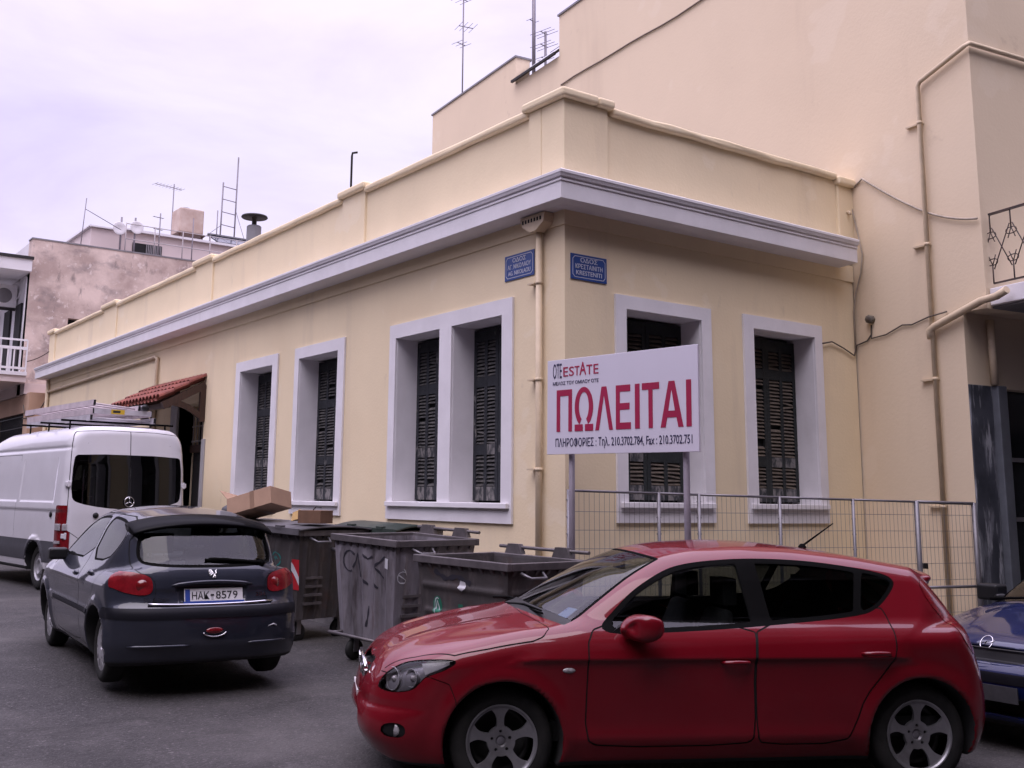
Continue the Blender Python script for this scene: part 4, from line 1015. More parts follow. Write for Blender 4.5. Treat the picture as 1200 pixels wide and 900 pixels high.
        for x in (-hx * 0.55, hx * 0.45): k.prism([(x - 0.11, zt + 0.03), (x + 0.11, zt + 0.03), (x + 0.07, zt + 0.12), (x - 0.07, zt + 0.12)], hy - 0.02, hy + 0.04, 'y')
        k.build('lid_hinge_bar', M_RIM, o)
    return o, (hx, hy, tx, ty, zb, zt)
def on_front(o, geo_, name, m, strokes=None, poly=None, u=0, v=0, off=0.004, face='f', vertical=True):
    """a mark lying on the corrugated front (or right) wall; u across, v height above the body's bottom"""
    hx, hy, tx, ty, zb, zt = geo_
    def P(a, z, d):
        t = (z - zb) / (zt - zb)
        ax, ay = tx + (hx - 0.03 - tx) * t, ty + (hy - 0.03 - ty) * t
        q = a / (ax if face == 'f' else ay); c = 0.0
        if vertical and t < 0.93: c = 0.020 * max(0.0, math.cos(q * math.pi * 5)) ** 2 * min(1, (0.93 - t) * 10)
        if not vertical:
            for zc in (0.25, 0.5, 0.75): c += 0.022 * math.exp(-((t - zc) / 0.025) ** 4)
        if face == 'f': return Vector((a, -ay - c - d, z))
        return Vector((ax + c + d, a, z))
    k = MB()
    if poly:
        n_ = len(poly); cx0, cz0 = sum(p[0] for p in poly) / n_, sum(p[1] for p in poly) / n_
        NR_ = 6; pts = [(cx0, cz0)] 
        dense = []
        for i in range(n_):
            for j in range(6): dense.append((poly[i][0] + (poly[(i + 1) % n_][0] - poly[i][0]) * j / 6, poly[i][1] + (poly[(i + 1) % n_][1] - poly[i][1]) * j / 6))
        m_ = len(dense); V = [P(u + cx0, zb + v + cz0, off)]
        for r_ in range(1, NR_ + 1):
            for a_, z_ in dense: V.append(P(u + cx0 + (a_ - cx0) * r_ / NR_, zb + v + cz0 + (z_ - cz0) * r_ / NR_, off))
        F = [(0, 1 + i, 1 + (i + 1) % m_) for i in range(m_)] + [(1 + r_ * m_ + i, 1 + r_ * m_ + (i + 1) % m_, 1 + (r_ + 1) * m_ + (i + 1) % m_, 1 + (r_ + 1) * m_ + i) for r_ in range(NR_ - 1) for i in range(m_)]
        k.add(V, F, 0, True)
    for st, w in strokes or []:
        pts = []
        for i in range(len(st) - 1):
            L_ = math.hypot(st[i + 1][0] - st[i][0], st[i + 1][1] - st[i][1]); nn_ = max(1, int(L_ / 0.012))
            pts += [(st[i][0] + (st[i + 1][0] - st[i][0]) * j / nn_, st[i][1] + (st[i + 1][1] - st[i][1]) * j / nn_) for j in range(nn_)]
        pts.append(st[-1]); V = []
        for i, (a_, z_) in enumerate(pts):
            p0, p1 = pts[max(0, i - 1)], pts[min(len(pts) - 1, i + 1)]; dx, dz = p1[0] - p0[0], p1[1] - p0[1]; L_ = math.hypot(dx, dz) or 1; nx_, nz_ = -dz / L_, dx / L_
            ww = w * (0.75 + 0.25 * math.sin(i * 0.7)) / 2
            for s_ in (-1, -0.33, 0.33, 1): V.append(P(u + a_ + nx_ * ww * s_, zb + v + z_ + nz_ * ww * s_, off))
        k.add(V, [(i * 4 + j, i * 4 + j + 1, (i + 1) * 4 + j + 1, (i + 1) * 4 + j) for i in range(len(pts) - 1) for j in range(3)], 0, True)
    return k.build(name, m, o)
arc = lambda cx_, cz_, r_, a0, a1, n_=10, sx=1.0: [(cx_ + sx * r_ * math.cos(R(a0 + (a1 - a0) * i / n_)), cz_ + r_ * math.sin(R(a0 + (a1 - a0) * i / n_))) for i in range(n_ + 1)]
binA, gA = dumpster('grey dented rubbish container with dark spray scribbles and a small white sticker', (-1.98, 1.27, 1.275), (-1.80, 0.30, 1.235), 1.12, [M_BIN], True)
on_front(binA, gA, 'graffiti', M_INK, strokes=[(arc(-0.22, 0.72, 0.10, 40, 300), 0.022), ([(-0.16, 0.66), (-0.10, 0.80), (-0.06, 0.58)], 0.02), ([(-0.02, 0.80), (0.05, 0.76), (0.12, 0.79)], 0.022), ([(0.30, 0.80), (0.16, 0.70), (0.28, 0.60)], 0.026), ([(-0.02, 0.56), (0.05, 0.52)], 0.03), ([(0.14, 0.54), (0.20, 0.50)], 0.03), ([(0.02, 0.12), (0.06, 0.32)], 0.022)])
on_front(binA, gA, 'sticker', M_STK, poly=[(-0.035, -0.045), (0.03, -0.05), (0.036, 0.045), (-0.03, 0.05)], u=0.33, v=0.74)
on_front(binA, gA, 'stencil_mark', M_STK, strokes=[(arc(0, 0, 0.055, 20, 330, 8), 0.012), ([(-0.05, 0.03), (0.04, -0.03)], 0.012), ([(0.0, 0.08), (0.05, 0.03)], 0.012)], u=-0.42, v=0.62, face='r')
binB, gB = dumpster('dark ribbed rubbish container with a round green sticker behind the red car bonnet', (-1.879, -0.12, 1.137), (-1.73, -1.33, 1.115), 1.0, [M_BIN2], False)
on_front(binB, gB, 'round_sticker', M_GRN, poly=arc(0, 0, 0.085, 0, 350, 20, 0.7), u=-0.32, v=0.50, vertical=False)
on_front(binB, gB, 'sticker_mark', M_STK, strokes=[(arc(0, 0, 0.07, 60, 300, 8, 0.5), 0.010), ([(-0.02, -0.03), (0.0, 0.05), (0.03, -0.03)], 0.010)], u=-0.32, v=0.50, off=0.006, vertical=False)
on_front(binB, gB, 'square_sticker', M_GRN, poly=[(-0.03, -0.06), (0.03, -0.06), (0.03, 0.06), (-0.03, 0.06)], u=-0.02, v=0.48, vertical=False)
on_front(binB, gB, 'graffiti', M_INK, strokes=[([(-0.35, 0.80), (-0.2, 0.74), (-0.05, 0.77), (0.12, 0.72)], 0.05), ([(-0.3, 0.2), (-0.1, 0.3), (0.1, 0.2)], 0.03)], vertical=False)
on_front(binB, gB, 'paint_splash', M_STK, poly=[(-0.05, 0.0), (0.0, -0.03), (0.05, 0.0), (0.03, 0.05), (-0.03, 0.06)], u=0.02, v=0.68, vertical=False)
binC, gC = dumpster('dark rubbish container with a closed lid and a red and white reflector, cardboard on top', (-2.19, 3.40, 1.325), (-1.90, 2.12, 1.275), 1.0, [M_BIN2], True, M_LID, lid_arc=0.07)
on_front(binC, gC, 'round_sticker', mat('sticker_teal', (0.02, 0.20, 0.19), rough=0.5, var=0.2), strokes=[(arc(0, 0, 0.075, 0, 350, 16), 0.014), ([(-0.04, 0.0), (-0.02, 0.03), (0.0, -0.02), (0.02, 0.03), (0.04, 0)], 0.012), ([(0, -0.08), (0, -0.2)], 0.010)], u=0.22, v=0.62)
on_front(binC, gC, 'chevron_reflector', M_STKR, poly=[(-0.06, -0.16), (0.05, -0.16), (0.06, 0.16), (-0.05, 0.16)], u=0.555, v=0.48, off=0.005)
on_front(binC, gC, 'reflector_stripe', M_STK, poly=[(-0.058, 0.04), (0.055, -0.11), (0.055, -0.02), (-0.054, 0.13)], u=0.555, v=0.48, off=0.008)
binD, gD = dumpster('rubbish container with green lids standing against the wall behind the others', (-0.98, 2.98, 1.30), (-0.80, 1.95, 1.27), 0.72, [M_BIN2], True, M_LIDG, lid_arc=0.10)
# cardboard and scraps on top of the closed lid
M_CARD = mat('cardboard', (0.36, 0.23, 0.155), rough=0.85, var=0.12, vscale=6, bump=0.1, bscale=80)
M_CARDD = mat('cardboard_brown', (0.16, 0.085, 0.05), rough=0.85, var=0.25, vscale=8)
M_TAPE = mat('packing_tape', (0.24, 0.15, 0.10), rough=0.4, var=0.15)
cx_ = thing('cardboard_box', 'large tilted cardboard box on the closed container lid', 'box', (-1.88, 3.24, 1.42), R(-62))
b = MB()
Mx = Matrix.Translation((0, 0, 0.10)) @ Matrix.Rotation(R(-14), 4, 'Y') @ Matrix.Rotation(R(-10), 4, 'X')
b.box(-0.32, 0.32, -0.19, 0.19, -0.08, 0.12, M=Mx)
cb = b.build('carton', M_CARD, cx_, bevel=0.004)
b = MB(); b.box(0.02, 0.08, -0.1925, 0.1925, -0.0825, 0.1225, M=Mx); b.build('tape', M_TAPE, cb)
b = MB()
v = [Mx @ Vector(p) for p in ((-0.32, -0.19, 0.12), (-0.32, 0.19, 0.12), (-0.42, 0.19, 0.24), (-0.42, -0.19, 0.24))]; v += [p + Vector((0.004, 0, 0.004)) for p in v]
b.add(v, [(0, 1, 2, 3), (4, 5, 6, 7), (0, 1, 5, 4), (1, 2, 6, 5), (2, 3, 7, 6), (3, 0, 4, 7)]); b.build('flap', M_CARD, cx_)
c2 = thing('cardboard_box', 'small dark brown box lying near the right end of the closed container lid', 'box', (-1.62, 2.32, 1.36), R(-62))
b = MB(); b.box(-0.15, 0.15, -0.12, 0.12, -0.02, 0.12); b.build('carton', M_CARDD, c2, bevel=0.004)
b = MB(); b.tube([(-0.02, -0.02, 0.12), (0.02, -0.02, 0.16), (0.09, -0.02, 0.15)], 0.006, 5); b.build('string', M_IRON, c2)
pc = thing('paper_scrap', 'crumpled yellowish paper scrap beside the small brown box', 'paper', (-1.74, 2.53, 1.36), R(20))
b = MB(); v = [(-0.09, 0, 0), (0.09, 0.02, 0), (0.05, 0.0, 0.13), (-0.03, 0.04, 0.09), (0.0, 0.08, 0.02), (0.0, -0.05, 0.03)]
b.add(v, [(0, 5, 3), (5, 2, 3), (5, 1, 2), (1, 4, 2), (4, 3, 2), (4, 0, 3), (0, 4, 1, 5)]); b.build('paper', mat('yellow_paper', (0.42, 0.27, 0.10), rough=0.8, var=0.2), pc)
bag = thing('rubbish_bag', 'black knotted rubbish bag left of the big cardboard box', 'bag', (-1.98, 3.72, 1.37))
b = MB(); prof_ = [(0.0, 0.0), (0.15, 0.0), (0.18, 0.05), (0.15, 0.12), (0.06, 0.17), (0.02, 0.19), (0.04, 0.23), (0.0, 0.22)]
b.lathe(prof_, 14); 
b.v = [(x + random.uniform(-0.012, 0.012), y + random.uniform(-0.012, 0.012), z + (random.uniform(-0.01, 0.01) if z > 0.01 else 0)) for x, y, z in b.v]
b.build('bag_body', mat('black_plastic', (0.015, 0.015, 0.016), rough=0.3, var=0.3), bag)
# ================================================================== car bodies: smooth implicit surfaces, meshed and cut into panels
def lut(pts, sig=0.05, lo=-4.0, hi=4.0, n=4001):
    pts = sorted(pts); xs = np.linspace(lo, hi, n); y = np.interp(xs, [p[0] for p in pts], [p[1] for p in pts])
    if sig > 0:
        dx = xs[1] - xs[0]; r = int(4 * sig / dx); k = np.exp(-0.5 * (np.arange(-r, r + 1) * dx / sig) ** 2); k /= k.sum()
        y = np.convolve(np.pad(y, r, mode='edge'), k, mode='valid')
    return lambda v: np.interp(v, xs, y)
def smax(a, b, k): h = np.maximum(k - np.abs(a - b), 0) / k; return np.maximum(a, b) + h * h * k * 0.25
def smin(a, b, k): return -smax(-a, -b, k)
def surf_nets(F, lo, hi, h):
    ax = [np.arange(lo[i], hi[i] + h, h) for i in range(3)]
    n = [len(a) for a in ax]
    G = np.empty(n, dtype=np.float64)
    for i in range(n[0]):
        Y, Z = np.meshgrid(ax[1], ax[2], indexing='ij')
        G[i] = F(np.stack([np.full(Y.size, ax[0][i]), Y.ravel(), Z.ravel()], 1)).reshape(Y.shape)
    S = G < 0
    c = np.zeros([m - 1 for m in n], dtype=np.int8)
    offs = [(i, j, k) for i in (0, 1) for j in (0, 1) for k in (0, 1)]
    for o in offs: c += S[o[0]:n[0] - 1 + o[0], o[1]:n[1] - 1 + o[1], o[2]:n[2] - 1 + o[2]]
    cells = np.argwhere((c > 0) & (c < 8))
    idx = -np.ones(c.shape, dtype=np.int64); idx[tuple(cells.T)] = np.arange(len(cells))
    val = np.stack([G[tuple((cells + np.array(o)).T)] for o in offs], 1)
    acc = np.zeros((len(cells), 3)); cnt = np.zeros(len(cells))
    for a in range(8):
        for b in range(a + 1, 8):
            d = np.array(offs[b]) - np.array(offs[a])
            if np.abs(d).sum() != 1: continue
            m = (val[:, a] < 0) != (val[:, b] < 0)
            t = np.where(m, val[:, a] / np.where(m, val[:, a] - val[:, b], 1), 0)
            p = np.array(offs[a])[None] + d[None] * t[:, None]
            acc[m] += p[m]; cnt[m] += 1
    V = np.array(lo)[None] + (cells + acc / cnt[:, None]) * h
    faces = []
    for axis in range(3):
        sl0 = [slice(None)] * 3; sl1 = [slice(None)] * 3; sl0[axis] = slice(0, -1); sl1[axis] = slice(1, None)
        a, b = S[tuple(sl0)], S[tuple(sl1)]
        e = np.argwhere(a != b); u, v = [k for k in range(3) if k != axis]
        e = e[(e[:, u] > 0) & (e[:, v] > 0) & (e[:, u] < n[u] - 1) & (e[:, v] < n[v] - 1)]
        s = a[tuple(e.T)]
        def cell(du, dv):
            q = e.copy(); q[:, u] += du; q[:, v] += dv; return idx[tuple(q.T)]
        q = np.stack([cell(-1, -1), cell(0, -1), cell(0, 0), cell(-1, 0)], 1)
        flip = (s if axis != 1 else ~s)
        q = np.where(flip[:, None], q, q[:, ::-1])
        faces.append(q)
    return V, np.concatenate(faces)
def grad(F, V, e=1.5e-3):
    g = np.empty_like(V)
    for i in range(3):
        d = np.zeros(3); d[i] = e; g[:, i] = (F(V + d) - F(V - d)) / (2 * e)
    return g
def project(F, V, it=4, lim=0.02):
    V = V.copy()
    for _ in range(it):
        f = F(V); g = grad(F, V); s = f[:, None] * g / np.maximum((g * g).sum(1), 1e-6)[:, None]
        L = np.linalg.norm(s, axis=1); s *= np.minimum(1, lim / np.maximum(L, 1e-9))[:, None]; V -= s
    return V
def sdpoly(p, poly):
    poly = np.asarray(poly, float); d = np.full(len(p), 1e9); s = np.ones(len(p)); n = len(poly)
    for i in range(n):
        a, b = poly[i], poly[i - 1]; e = b - a; w = p - a
        t = np.clip((w @ e) / max(e @ e, 1e-12), 0, 1); q = w - t[:, None] * e; d = np.minimum(d, (q * q).sum(1))
        c1 = p[:, 1] >= a[1]; c2 = p[:, 1] < b[1]; c3 = e[0] * w[:, 1] > e[1] * w[:, 0]
        s = np.where((c1 & c2 & c3) | (~c1 & ~c2 & ~c3), -s, s)
    return s * np.sqrt(d)
def chaikin(poly, it=2, w=0.25):
    p = np.asarray(poly, float)
    for _ in range(it):
        q = np.roll(p, -1, 0); p = np.stack([p * (1 - w) + q * w, p * w + q * (1 - w)], 1).reshape(-1, 2)
    return p
class PM:
    """polygon mesh with a label per face that can be cut along the zero line of a field"""
    def __init__(s, F, V, faces):
        s.F = F; s.V = V; s.f = [tuple(q) for q in faces]; s.lab = ['body'] * len(s.f); s.base = len(V)
    def info(s):
        L = [len(f) for f in s.f]; mx = max(L); A = np.array([f + (f[0],) * (mx - len(f)) for f in s.f]); m = np.arange(mx)[None] < np.array(L)[:, None]
        c = (s.V[A] * m[:, :, None]).sum(1) / np.array(L)[:, None]
        nr = np.cross(s.V[A[:, 2]] - s.V[A[:, 0]], s.V[np.where(np.array(L)[:, None] > 3, A[:, 3:4], A[:, 0:1])[:, 0]] - s.V[A[:, 1]])
        nr /= np.maximum(np.linalg.norm(nr, axis=1), 1e-12)[:, None]
        return c, nr
    def cut(s, g, new, mask=None, only=('body',), level=0.0):
        val = g(s.V) - level
        val[np.abs(val) < 1e-6] = -1e-6
        c, nr = s.info()
        el = mask(c, nr) if mask else np.ones(len(s.f), bool)
        labs = s.lab; nf, nl = [], []; cache = {}; newv = []
        nb = len(s.V)
        for i, f in enumerate(s.f):
            if not el[i] or (only and labs[i] not in only): nf.append(f); nl.append(labs[i]); continue
            ins = [val[k] < 0 for k in f]
            if all(ins): nf.append(f); nl.append(new); continue
            if not any(ins): nf.append(f); nl.append(labs[i]); continue
            A, B = [], []
            for k in range(len(f)):
                a, b = f[k], f[(k + 1) % len(f)]
                (A if ins[k] else B).append(a)
                if ins[k] != ins[(k + 1) % len(f)]:
                    key = (min(a, b), max(a, b))
                    if key not in cache:
                        t = val[key[0]] / (val[key[0]] - val[key[1]]); cache[key] = nb + len(newv); newv.append(s.V[key[0]] * (1 - t) + s.V[key[1]] * t)
                    A.append(cache[key]); B.append(cache[key])
            if len(A) > 2: nf.append(tuple(A)); nl.append(new)
            if len(B) > 2: nf.append(tuple(B)); nl.append(labs[i])
        s.f, s.lab = nf, nl
        if newv: s.V = np.concatenate([s.V, np.array(newv)])
    def drop(s, lab):
        k = [i for i, l in enumerate(s.lab) if l != lab]; s.f = [s.f[i] for i in k]; s.lab = [s.lab[i] for i in k]
    def split_sides(s, lab):
        c, _ = s.info(); s.lab = [(l + ('_L' if c[i][1] > 0 else '_R')) if l == lab else l for i, l in enumerate(s.lab)]
    def finish(s):
        s.V[s.base:] = project(s.F, s.V[s.base:], 2, 0.004)
        g = grad(s.F, s.V); s.N = g / np.maximum(np.linalg.norm(g, axis=1), 1e-9)[:, None]
RED_AX = (1.275, -1.375, 0.315, 0.775)       # front axle, rear axle, wheel radius, wheel face
def red_F():
    deckZ = lut([(2.4, .56), (2.10, .64), (2.04, .74), (1.94, .825), (1.75, .885), (1.6, .927), (1.30, .985), (1.10, 1.015), (.9, 1.03), (-1.2, 1.03), (-2.3, 1.02)], .05)
    roofZ = lut([(2.2, .35), (1.42, .90), (1.16, 1.0), (.85, 1.165), (.55, 1.32), (.30, 1.415), (.05, 1.458), (-.3, 1.478), (-.6, 1.470), (-1.0, 1.430), (-1.4, 1.365), (-1.7, 1.315), (-2.0, 1.27), (-2.4, 1.2)], .06)
    xf = lut([(.10, 1.93), (.20, 2.03), (.32, 2.09), (.45, 2.115), (.58, 2.105), (.66, 2.09), (.74, 2.05), (.80, 2.0), (.86, 1.9), (1.0, 1.8)], .03, -1, 3)
    xr = lut([(.10, -1.88), (.22, -1.95), (.38, -2.02), (.55, -2.025), (.70, -2.0), (.80, -1.97), (.92, -1.93), (1.08, -1.84), (1.20, -1.74), (1.28, -1.66), (1.5, -1.56)], .03, -1, 3)
    Wz = lut([(.10, .72), (.20, .80), (.27, .835), (.40, .858), (.55, .868), (.68, .876), (.80, .886), (.87, .880), (.93, .862), (1.0, .838), (1.1, .80)], .03, -1, 3)
    Wx = lut([(2.3, -.05), (1.9, -.03), (1.5, 0.0), (.6, -.004), (-.3, -.002), (-1.1, .0), (-1.6, -.012), (-2.2, -.05)], .12)
    beltZ = lut([(1.3, .965), (-.5, 1.0), (-1.7, 1.04), (-2.2, 1.05)], .15)
    gW = lut([(1.5, .86), (1.0, .80), (.2, .80), (-.9, .795), (-1.6, .77), (-2.1, .73)], .12)
    axf, axr, rw, _ = RED_AX
    def F(P):
        X, Y, Z = P[:, 0], np.abs(P[:, 1]), P[:, 2]
        y = Y / .87
        side = (Y - (Wz(Z - (beltZ(X) - 1.0)) + Wx(X))) * .97
        # flares over the wheels
        for ax in (axf, axr):
            r = np.hypot(X - ax, Z - rw); side = side - .016 * np.exp(-((r - .375) / .06) ** 2)
        # shoulder crease running the length of the doors
        side = side - .007 * np.exp(-((Z - (.845 + .045 * (1.0 - X) * .5)) / .07) ** 2) * np.clip((1.3 - X) / .5, 0, 1)
        side = side - .012 * np.exp(-((Z - .335) / .05) ** 2) * np.clip((1.0 - np.abs(X + .05)) / .2, 0, 1)
        top = (Z - (deckZ(X) - .055 * y ** 2 - .05 * y ** 6 * np.clip((X - .8) / .8, 0, 1) + .012 * np.exp(-((Y - .42) / .10) ** 2) * np.clip((X - 1.0) / .3, 0, 1) * np.clip((2.05 - X) / .3, 0, 1))) * .93
        fr = (X + .010 * np.exp(-((Z - .515) / .022) ** 2) * np.clip((Y - .30) / .2, 0, 1) - (xf(Z) + .05 * np.exp(-((Z - .36) / .14) ** 2) - .10 * y ** 2 - .25 * y ** 6)) * .92
        rr = (xr(Z) + .12 * y ** 2 + .16 * y ** 5 - X) * .92
        low = smax(side, top, .085); low = smax(low, fr, .10); low = smax(low, rr, .07)
        # cabin
        ky = Y / .62
        gs = (Y - (gW(X) - .52 * (Z - beltZ(X)) - .10 * np.maximum(Z - 1.25, 0))) * .89
        gt = (Z - (roofZ(X + .13 * ky ** 2) - .045 * ky ** 2)) * .85
        gr = (xr(Z) + .10 * y ** 2 + .10 * ky ** 5 - X) * .92
        cab = smax(gs, gt, .085); cab = smax(cab, gr, .05); cab = smax(cab, .80 - Z, .02)
        f = smin(low, cab, .05)
        # roof spoiler lip
        sp = smax(np.abs(Z - (1.285 - .04 * ky ** 2)) - .022, np.abs(X + 1.65 - .10 * ky ** 2) - .10, .03); sp = smax(sp, Y - .56, .05)
        f = smin(f, sp, .04)
        f = smax(f, .17 + .05 * np.clip(np.abs(X) - 1.6, 0, 1) - Z, .05)
        # front: grille slot, lower intake, fog recesses
        def box2(cy, hy, cz, hz, rad, ly=Y): return smax(np.abs(ly - cy) - hy, np.abs(Z - cz) - hz, rad)
        deep = (1.98 - .10 * y ** 2) - X
        f = smax(f, -smax(smax(np.abs(Y) - (.34 - 1.3 * np.abs(Z - .665)), np.abs(Z - .665) - .048, .03), -(X - (xf(Z) - .09)), .01), .015)
        f = smax(f, -smax(box2(0, .42, .36, .075, .06), -(X - (xf(Z) - .16)), .02), .02)
        # wheel houses
        for ax in (axf, axr):
            f = smax(f, -smax(np.hypot(X - ax, Z - rw) - .358, .50 - Y, .02), .014)
        return f
    return F
RED_BOUNDS = ((-2.25, -.98, .10), (2.25, .98, 1.56))
GREY_AX = (1.221, -1.221, 0.288, 0.715)
def grey_F():
    deckZ = lut([(2.3, .50), (1.98, .60), (1.88, .70), (1.6, .83), (1.2, .935), (.98, .97), (-1.0, .965), (-2.2, .96)], .05)
    roofZ = lut([(2.2, .30), (1.25, .88), (1.02, .97), (.7, 1.16), (.42, 1.31), (.22, 1.38), (0.0, 1.418), (-.3, 1.43), (-.7, 1.415), (-1.1, 1.365), (-1.4, 1.32), (-1.8, 1.25)], .05)
    xf = lut([(.10, 1.80), (.20, 1.90), (.35, 1.97), (.5, 1.99), (.62, 1.96), (.74, 1.87), (1.0, 1.6)], .03, -1, 3)
    xr = lut([(.10, -1.72), (.22, -1.79), (.34, -1.835), (.48, -1.845), (.60, -1.845), (.625, -1.82), (.66, -1.785), (.75, -1.765), (.86, -1.745), (.93, -1.715), (1.0, -1.66), (1.15, -1.56), (1.32, -1.44), (1.5, -1.32)], .022, -1, 3)
    Wz = lut([(.10, .66), (.18, .72), (.26, .765), (.40, .800), (.52, .812), (.62, .815), (.72, .824), (.80, .822), (.87, .808), (.95, .78), (1.1, .72)], .03, -1, 3)
    Wx = lut([(2.2, -.06), (1.7, -.02), (1.2, 0), (.4, -.006), (-.4, -.004), (-1.0, 0.004), (-1.5, -.012), (-2.0, -.05)], .12)
    gW = lut([(1.5, .80), (1.0, .755), (.2, .755), (-.7, .745), (-1.3, .72), (-2.0, .66)], .12)
    axf, axr, rw, _ = GREY_AX
    def F(P):
        X, Y, Z = P[:, 0], np.abs(P[:, 1]), P[:, 2]
        y = Y / .80; ky = Y / .58
        side = (Y - (Wz(Z) + Wx(X) + .07 * np.clip((-X - 1.25) / .3, 0, 1) * np.clip((.46 - Z) / .26, 0, 1))) * .97
        for ax in (axf, axr): side = side - .022 * np.exp(-((np.hypot(X - ax, Z - rw) - .35) / .055) ** 2)
        side = side - .010 * np.exp(-((Z - .545) / .035) ** 4) * np.clip((.98 - np.abs(X)) / .08, 0, 1)
        top = (Z - (deckZ(X) - .05 * y ** 2 - .03 * y ** 6)) * .93
        fr = (X - (xf(Z) - .12 * y ** 2 - .30 * y ** 6)) * .92
        rr = (xr(Z) + .09 * y ** 2 + .15 * y ** 6 - X) * .92
        low = smax(side, top, .10); low = smax(low, fr, .10); low = smax(low, rr, .040)
        gs = (Y - (gW(X) - .47 * (Z - .96) - .10 * np.maximum(Z - 1.22, 0))) * .9
        gt = (Z - (roofZ(X + .12 * ky ** 2) - .065 * ky ** 2)) * .85
        gr = (xr(Z) + .06 * y ** 2 + .12 * ky ** 6 - X) * .80
        cab = smax(gs, gt, .09); cab = smax(cab, gr, .06); cab = smax(cab, .78 - Z, .02)
        f = smin(low, cab, .05)
        # recess above the number plate
        f = smax(f, -smax(smax(Y - .30 + .25 * (.80 - Z), np.abs(Z - .73) - .075, .03), X - (xr(Z) + .03), .02), .02)
        f = smax(f, .17 + .05 * np.clip(np.abs(X) - 1.5, 0, 1) - Z, .05)
        for ax in (axf, axr): f = smax(f, -smax(np.hypot(X - ax, Z - rw) - .330, .46 - Y, .02), .014)
        return f
    return F
GREY_BOUNDS = ((-2.0, -.92, .10), (2.1, .92, 1.52))
VAN_AX = (1.83, -1.83, 0.345, 0.88)
def van_F():
    roofZ = lut([(3.3, .2), (2.86, .75), (2.70, .98), (2.15, 1.20), (1.95, 1.38), (1.45, 2.0), (1.15, 2.30), (.85, 2.44), (.4, 2.51), (-1.0, 2.53), (-2.6, 2.53), (-3.4, 2.50)], .07)
    xf = lut([(.1, 2.7), (.3, 2.80), (.6, 2.83), (1.0, 2.76), (3, 2.6)], .05, -1, 3)
    xr = lut([(.1, -2.98), (.3, -3.03), (.40, -3.075), (.52, -3.075), (.56, -3.05), (1.2, -3.05), (1.9, -3.02), (2.4, -2.96), (2.7, -2.90), (3, -2.85)], .03, -1, 3.2)
    Wz = lut([(.1, .86), (.25, .92), (.45, .965), (.62, .985), (.66, .98), (1.0, .990), (1.25, .988), (1.9, .952), (2.3, .918), (2.7, .87)], .04, -1, 3.2)
    axf, axr, rw, _ = VAN_AX
    def F(P):
        X, Y, Z = P[:, 0], np.abs(P[:, 1]), P[:, 2]
        y = Y / .95
        side = (Y - Wz(Z) + .05 * np.clip((X - 1.2) / 1.6, 0, 1) ** 2) * .98
        # pressed panels on the sides
        def panel(x0, x1, z0, z1, d): return d * np.clip((np.minimum(np.minimum(X - x0, x1 - X), np.minimum(Z - z0, z1 - Z))) / .025 + .5, 0, 1)
        side = side + panel(-2.55, -.95, 1.34, 2.0, .014) + panel(-.8, .75, 1.34, 2.0, .014)
        side = side + .012 * np.exp(-((Z - 2.16) / .014) ** 2) + .008 * np.exp(-((Z - 1.21) / .012) ** 2)
        for ax in (axf, axr): side = side - .020 * np.exp(-((np.hypot(X - ax, Z - rw) - .43) / .05) ** 4) * (Z < .9)
        top = (Z - (roofZ(X) - .045 * y ** 2)) * .9
        fr = (X - (xf(Z) - .15 * y ** 2 - .35 * y ** 6)) * .92
        rr = (xr(Z) + .035 * y ** 2 + .05 * y ** 8 - X) * .97
        f = smax(side, top, .26); f = smax(f, fr, .14); f = smax(f, rr, .13)
        f = smax(f, .28 - Z, .04)
        for ax in (axf, axr): f = smax(f, -smax(np.hypot(X - ax, Z - rw) - .40, .62 - Y, .02), .014)
        return f
    return F
VAN_BOUNDS = ((-3.2, -1.1, .2), (2.95, 1.1, 2.85))
# ------------------------------------------------------------------ car assembly
def car_paint(name, rgb, rgb2=None, rough=0.34, coat=1.0, metal=0.0, dust=0.35, dustc=(0.20, 0.18, 0.17)):
    m = mat(name, rgb, rough=rough, metal=metal, var=0.12, vscale=2.0, coat=coat, spec=0.12, rgb2=rgb2)
    layered(m, dustc, 1.4, 0.55, 0.80, amount=dust * 0.5, seed=4)
    n_, l_ = m.node_tree.nodes, m.node_tree.links; b_ = n_['Principled BSDF']
    t_ = n_.new('ShaderNodeTexCoord'); no = n_.new('ShaderNodeTexNoise'); no.inputs['Scale'].default_value = 3.0; no.inputs['Detail'].default_value = 7
    l_.new(t_.outputs['Object'], no.inputs['Vector'])
    mr = n_.new('ShaderNodeMapRange'); mr.inputs['From Min'].default_value = 0.35; mr.inputs['From Max'].default_value = 0.7; mr.inputs['To Min'].default_value = 0.015; mr.inputs['To Max'].default_value = 0.07
    l_.new(no.outputs['Fac'], mr.inputs[0]); l_.new(mr.outputs[0], b_.inputs['Coat Roughness'])
    return m
M_TYRE = mat('tyre_rubber', (0.012, 0.012, 0.012), rough=0.85, spec=0.25, rgb2=(0.026, 0.025, 0.024), vscale=6, bump=0.1, bscale=60)
M_ALLOY = mat('alloy_wheel', (0.36, 0.36, 0.38), rough=0.38, metal=0.7, rgb2=(0.22, 0.215, 0.22), vscale=5)
M_HUBCAP = mat('hubcap_silver', (0.42, 0.42, 0.45), rough=0.42, metal=0.4, rgb2=(0.28, 0.27, 0.28), vscale=6)
M_STEEL = mat('brake_dark', (0.025, 0.024, 0.024), rough=0.6, var=0.3)
M_BLACKP = mat('black_plastic_trim', (0.012, 0.012, 0.013), rough=0.45, var=0.25, vscale=6, spec=0.3)
M_RUBBER = mat('black_seal', (0.005, 0.005, 0.005), rough=0.8, var=0.2, spec=0.04)
M_GLOSSB = mat('gloss_black', (0.004, 0.004, 0.005), rough=0.8, var=0.2, spec=0.03, coat=0.12)
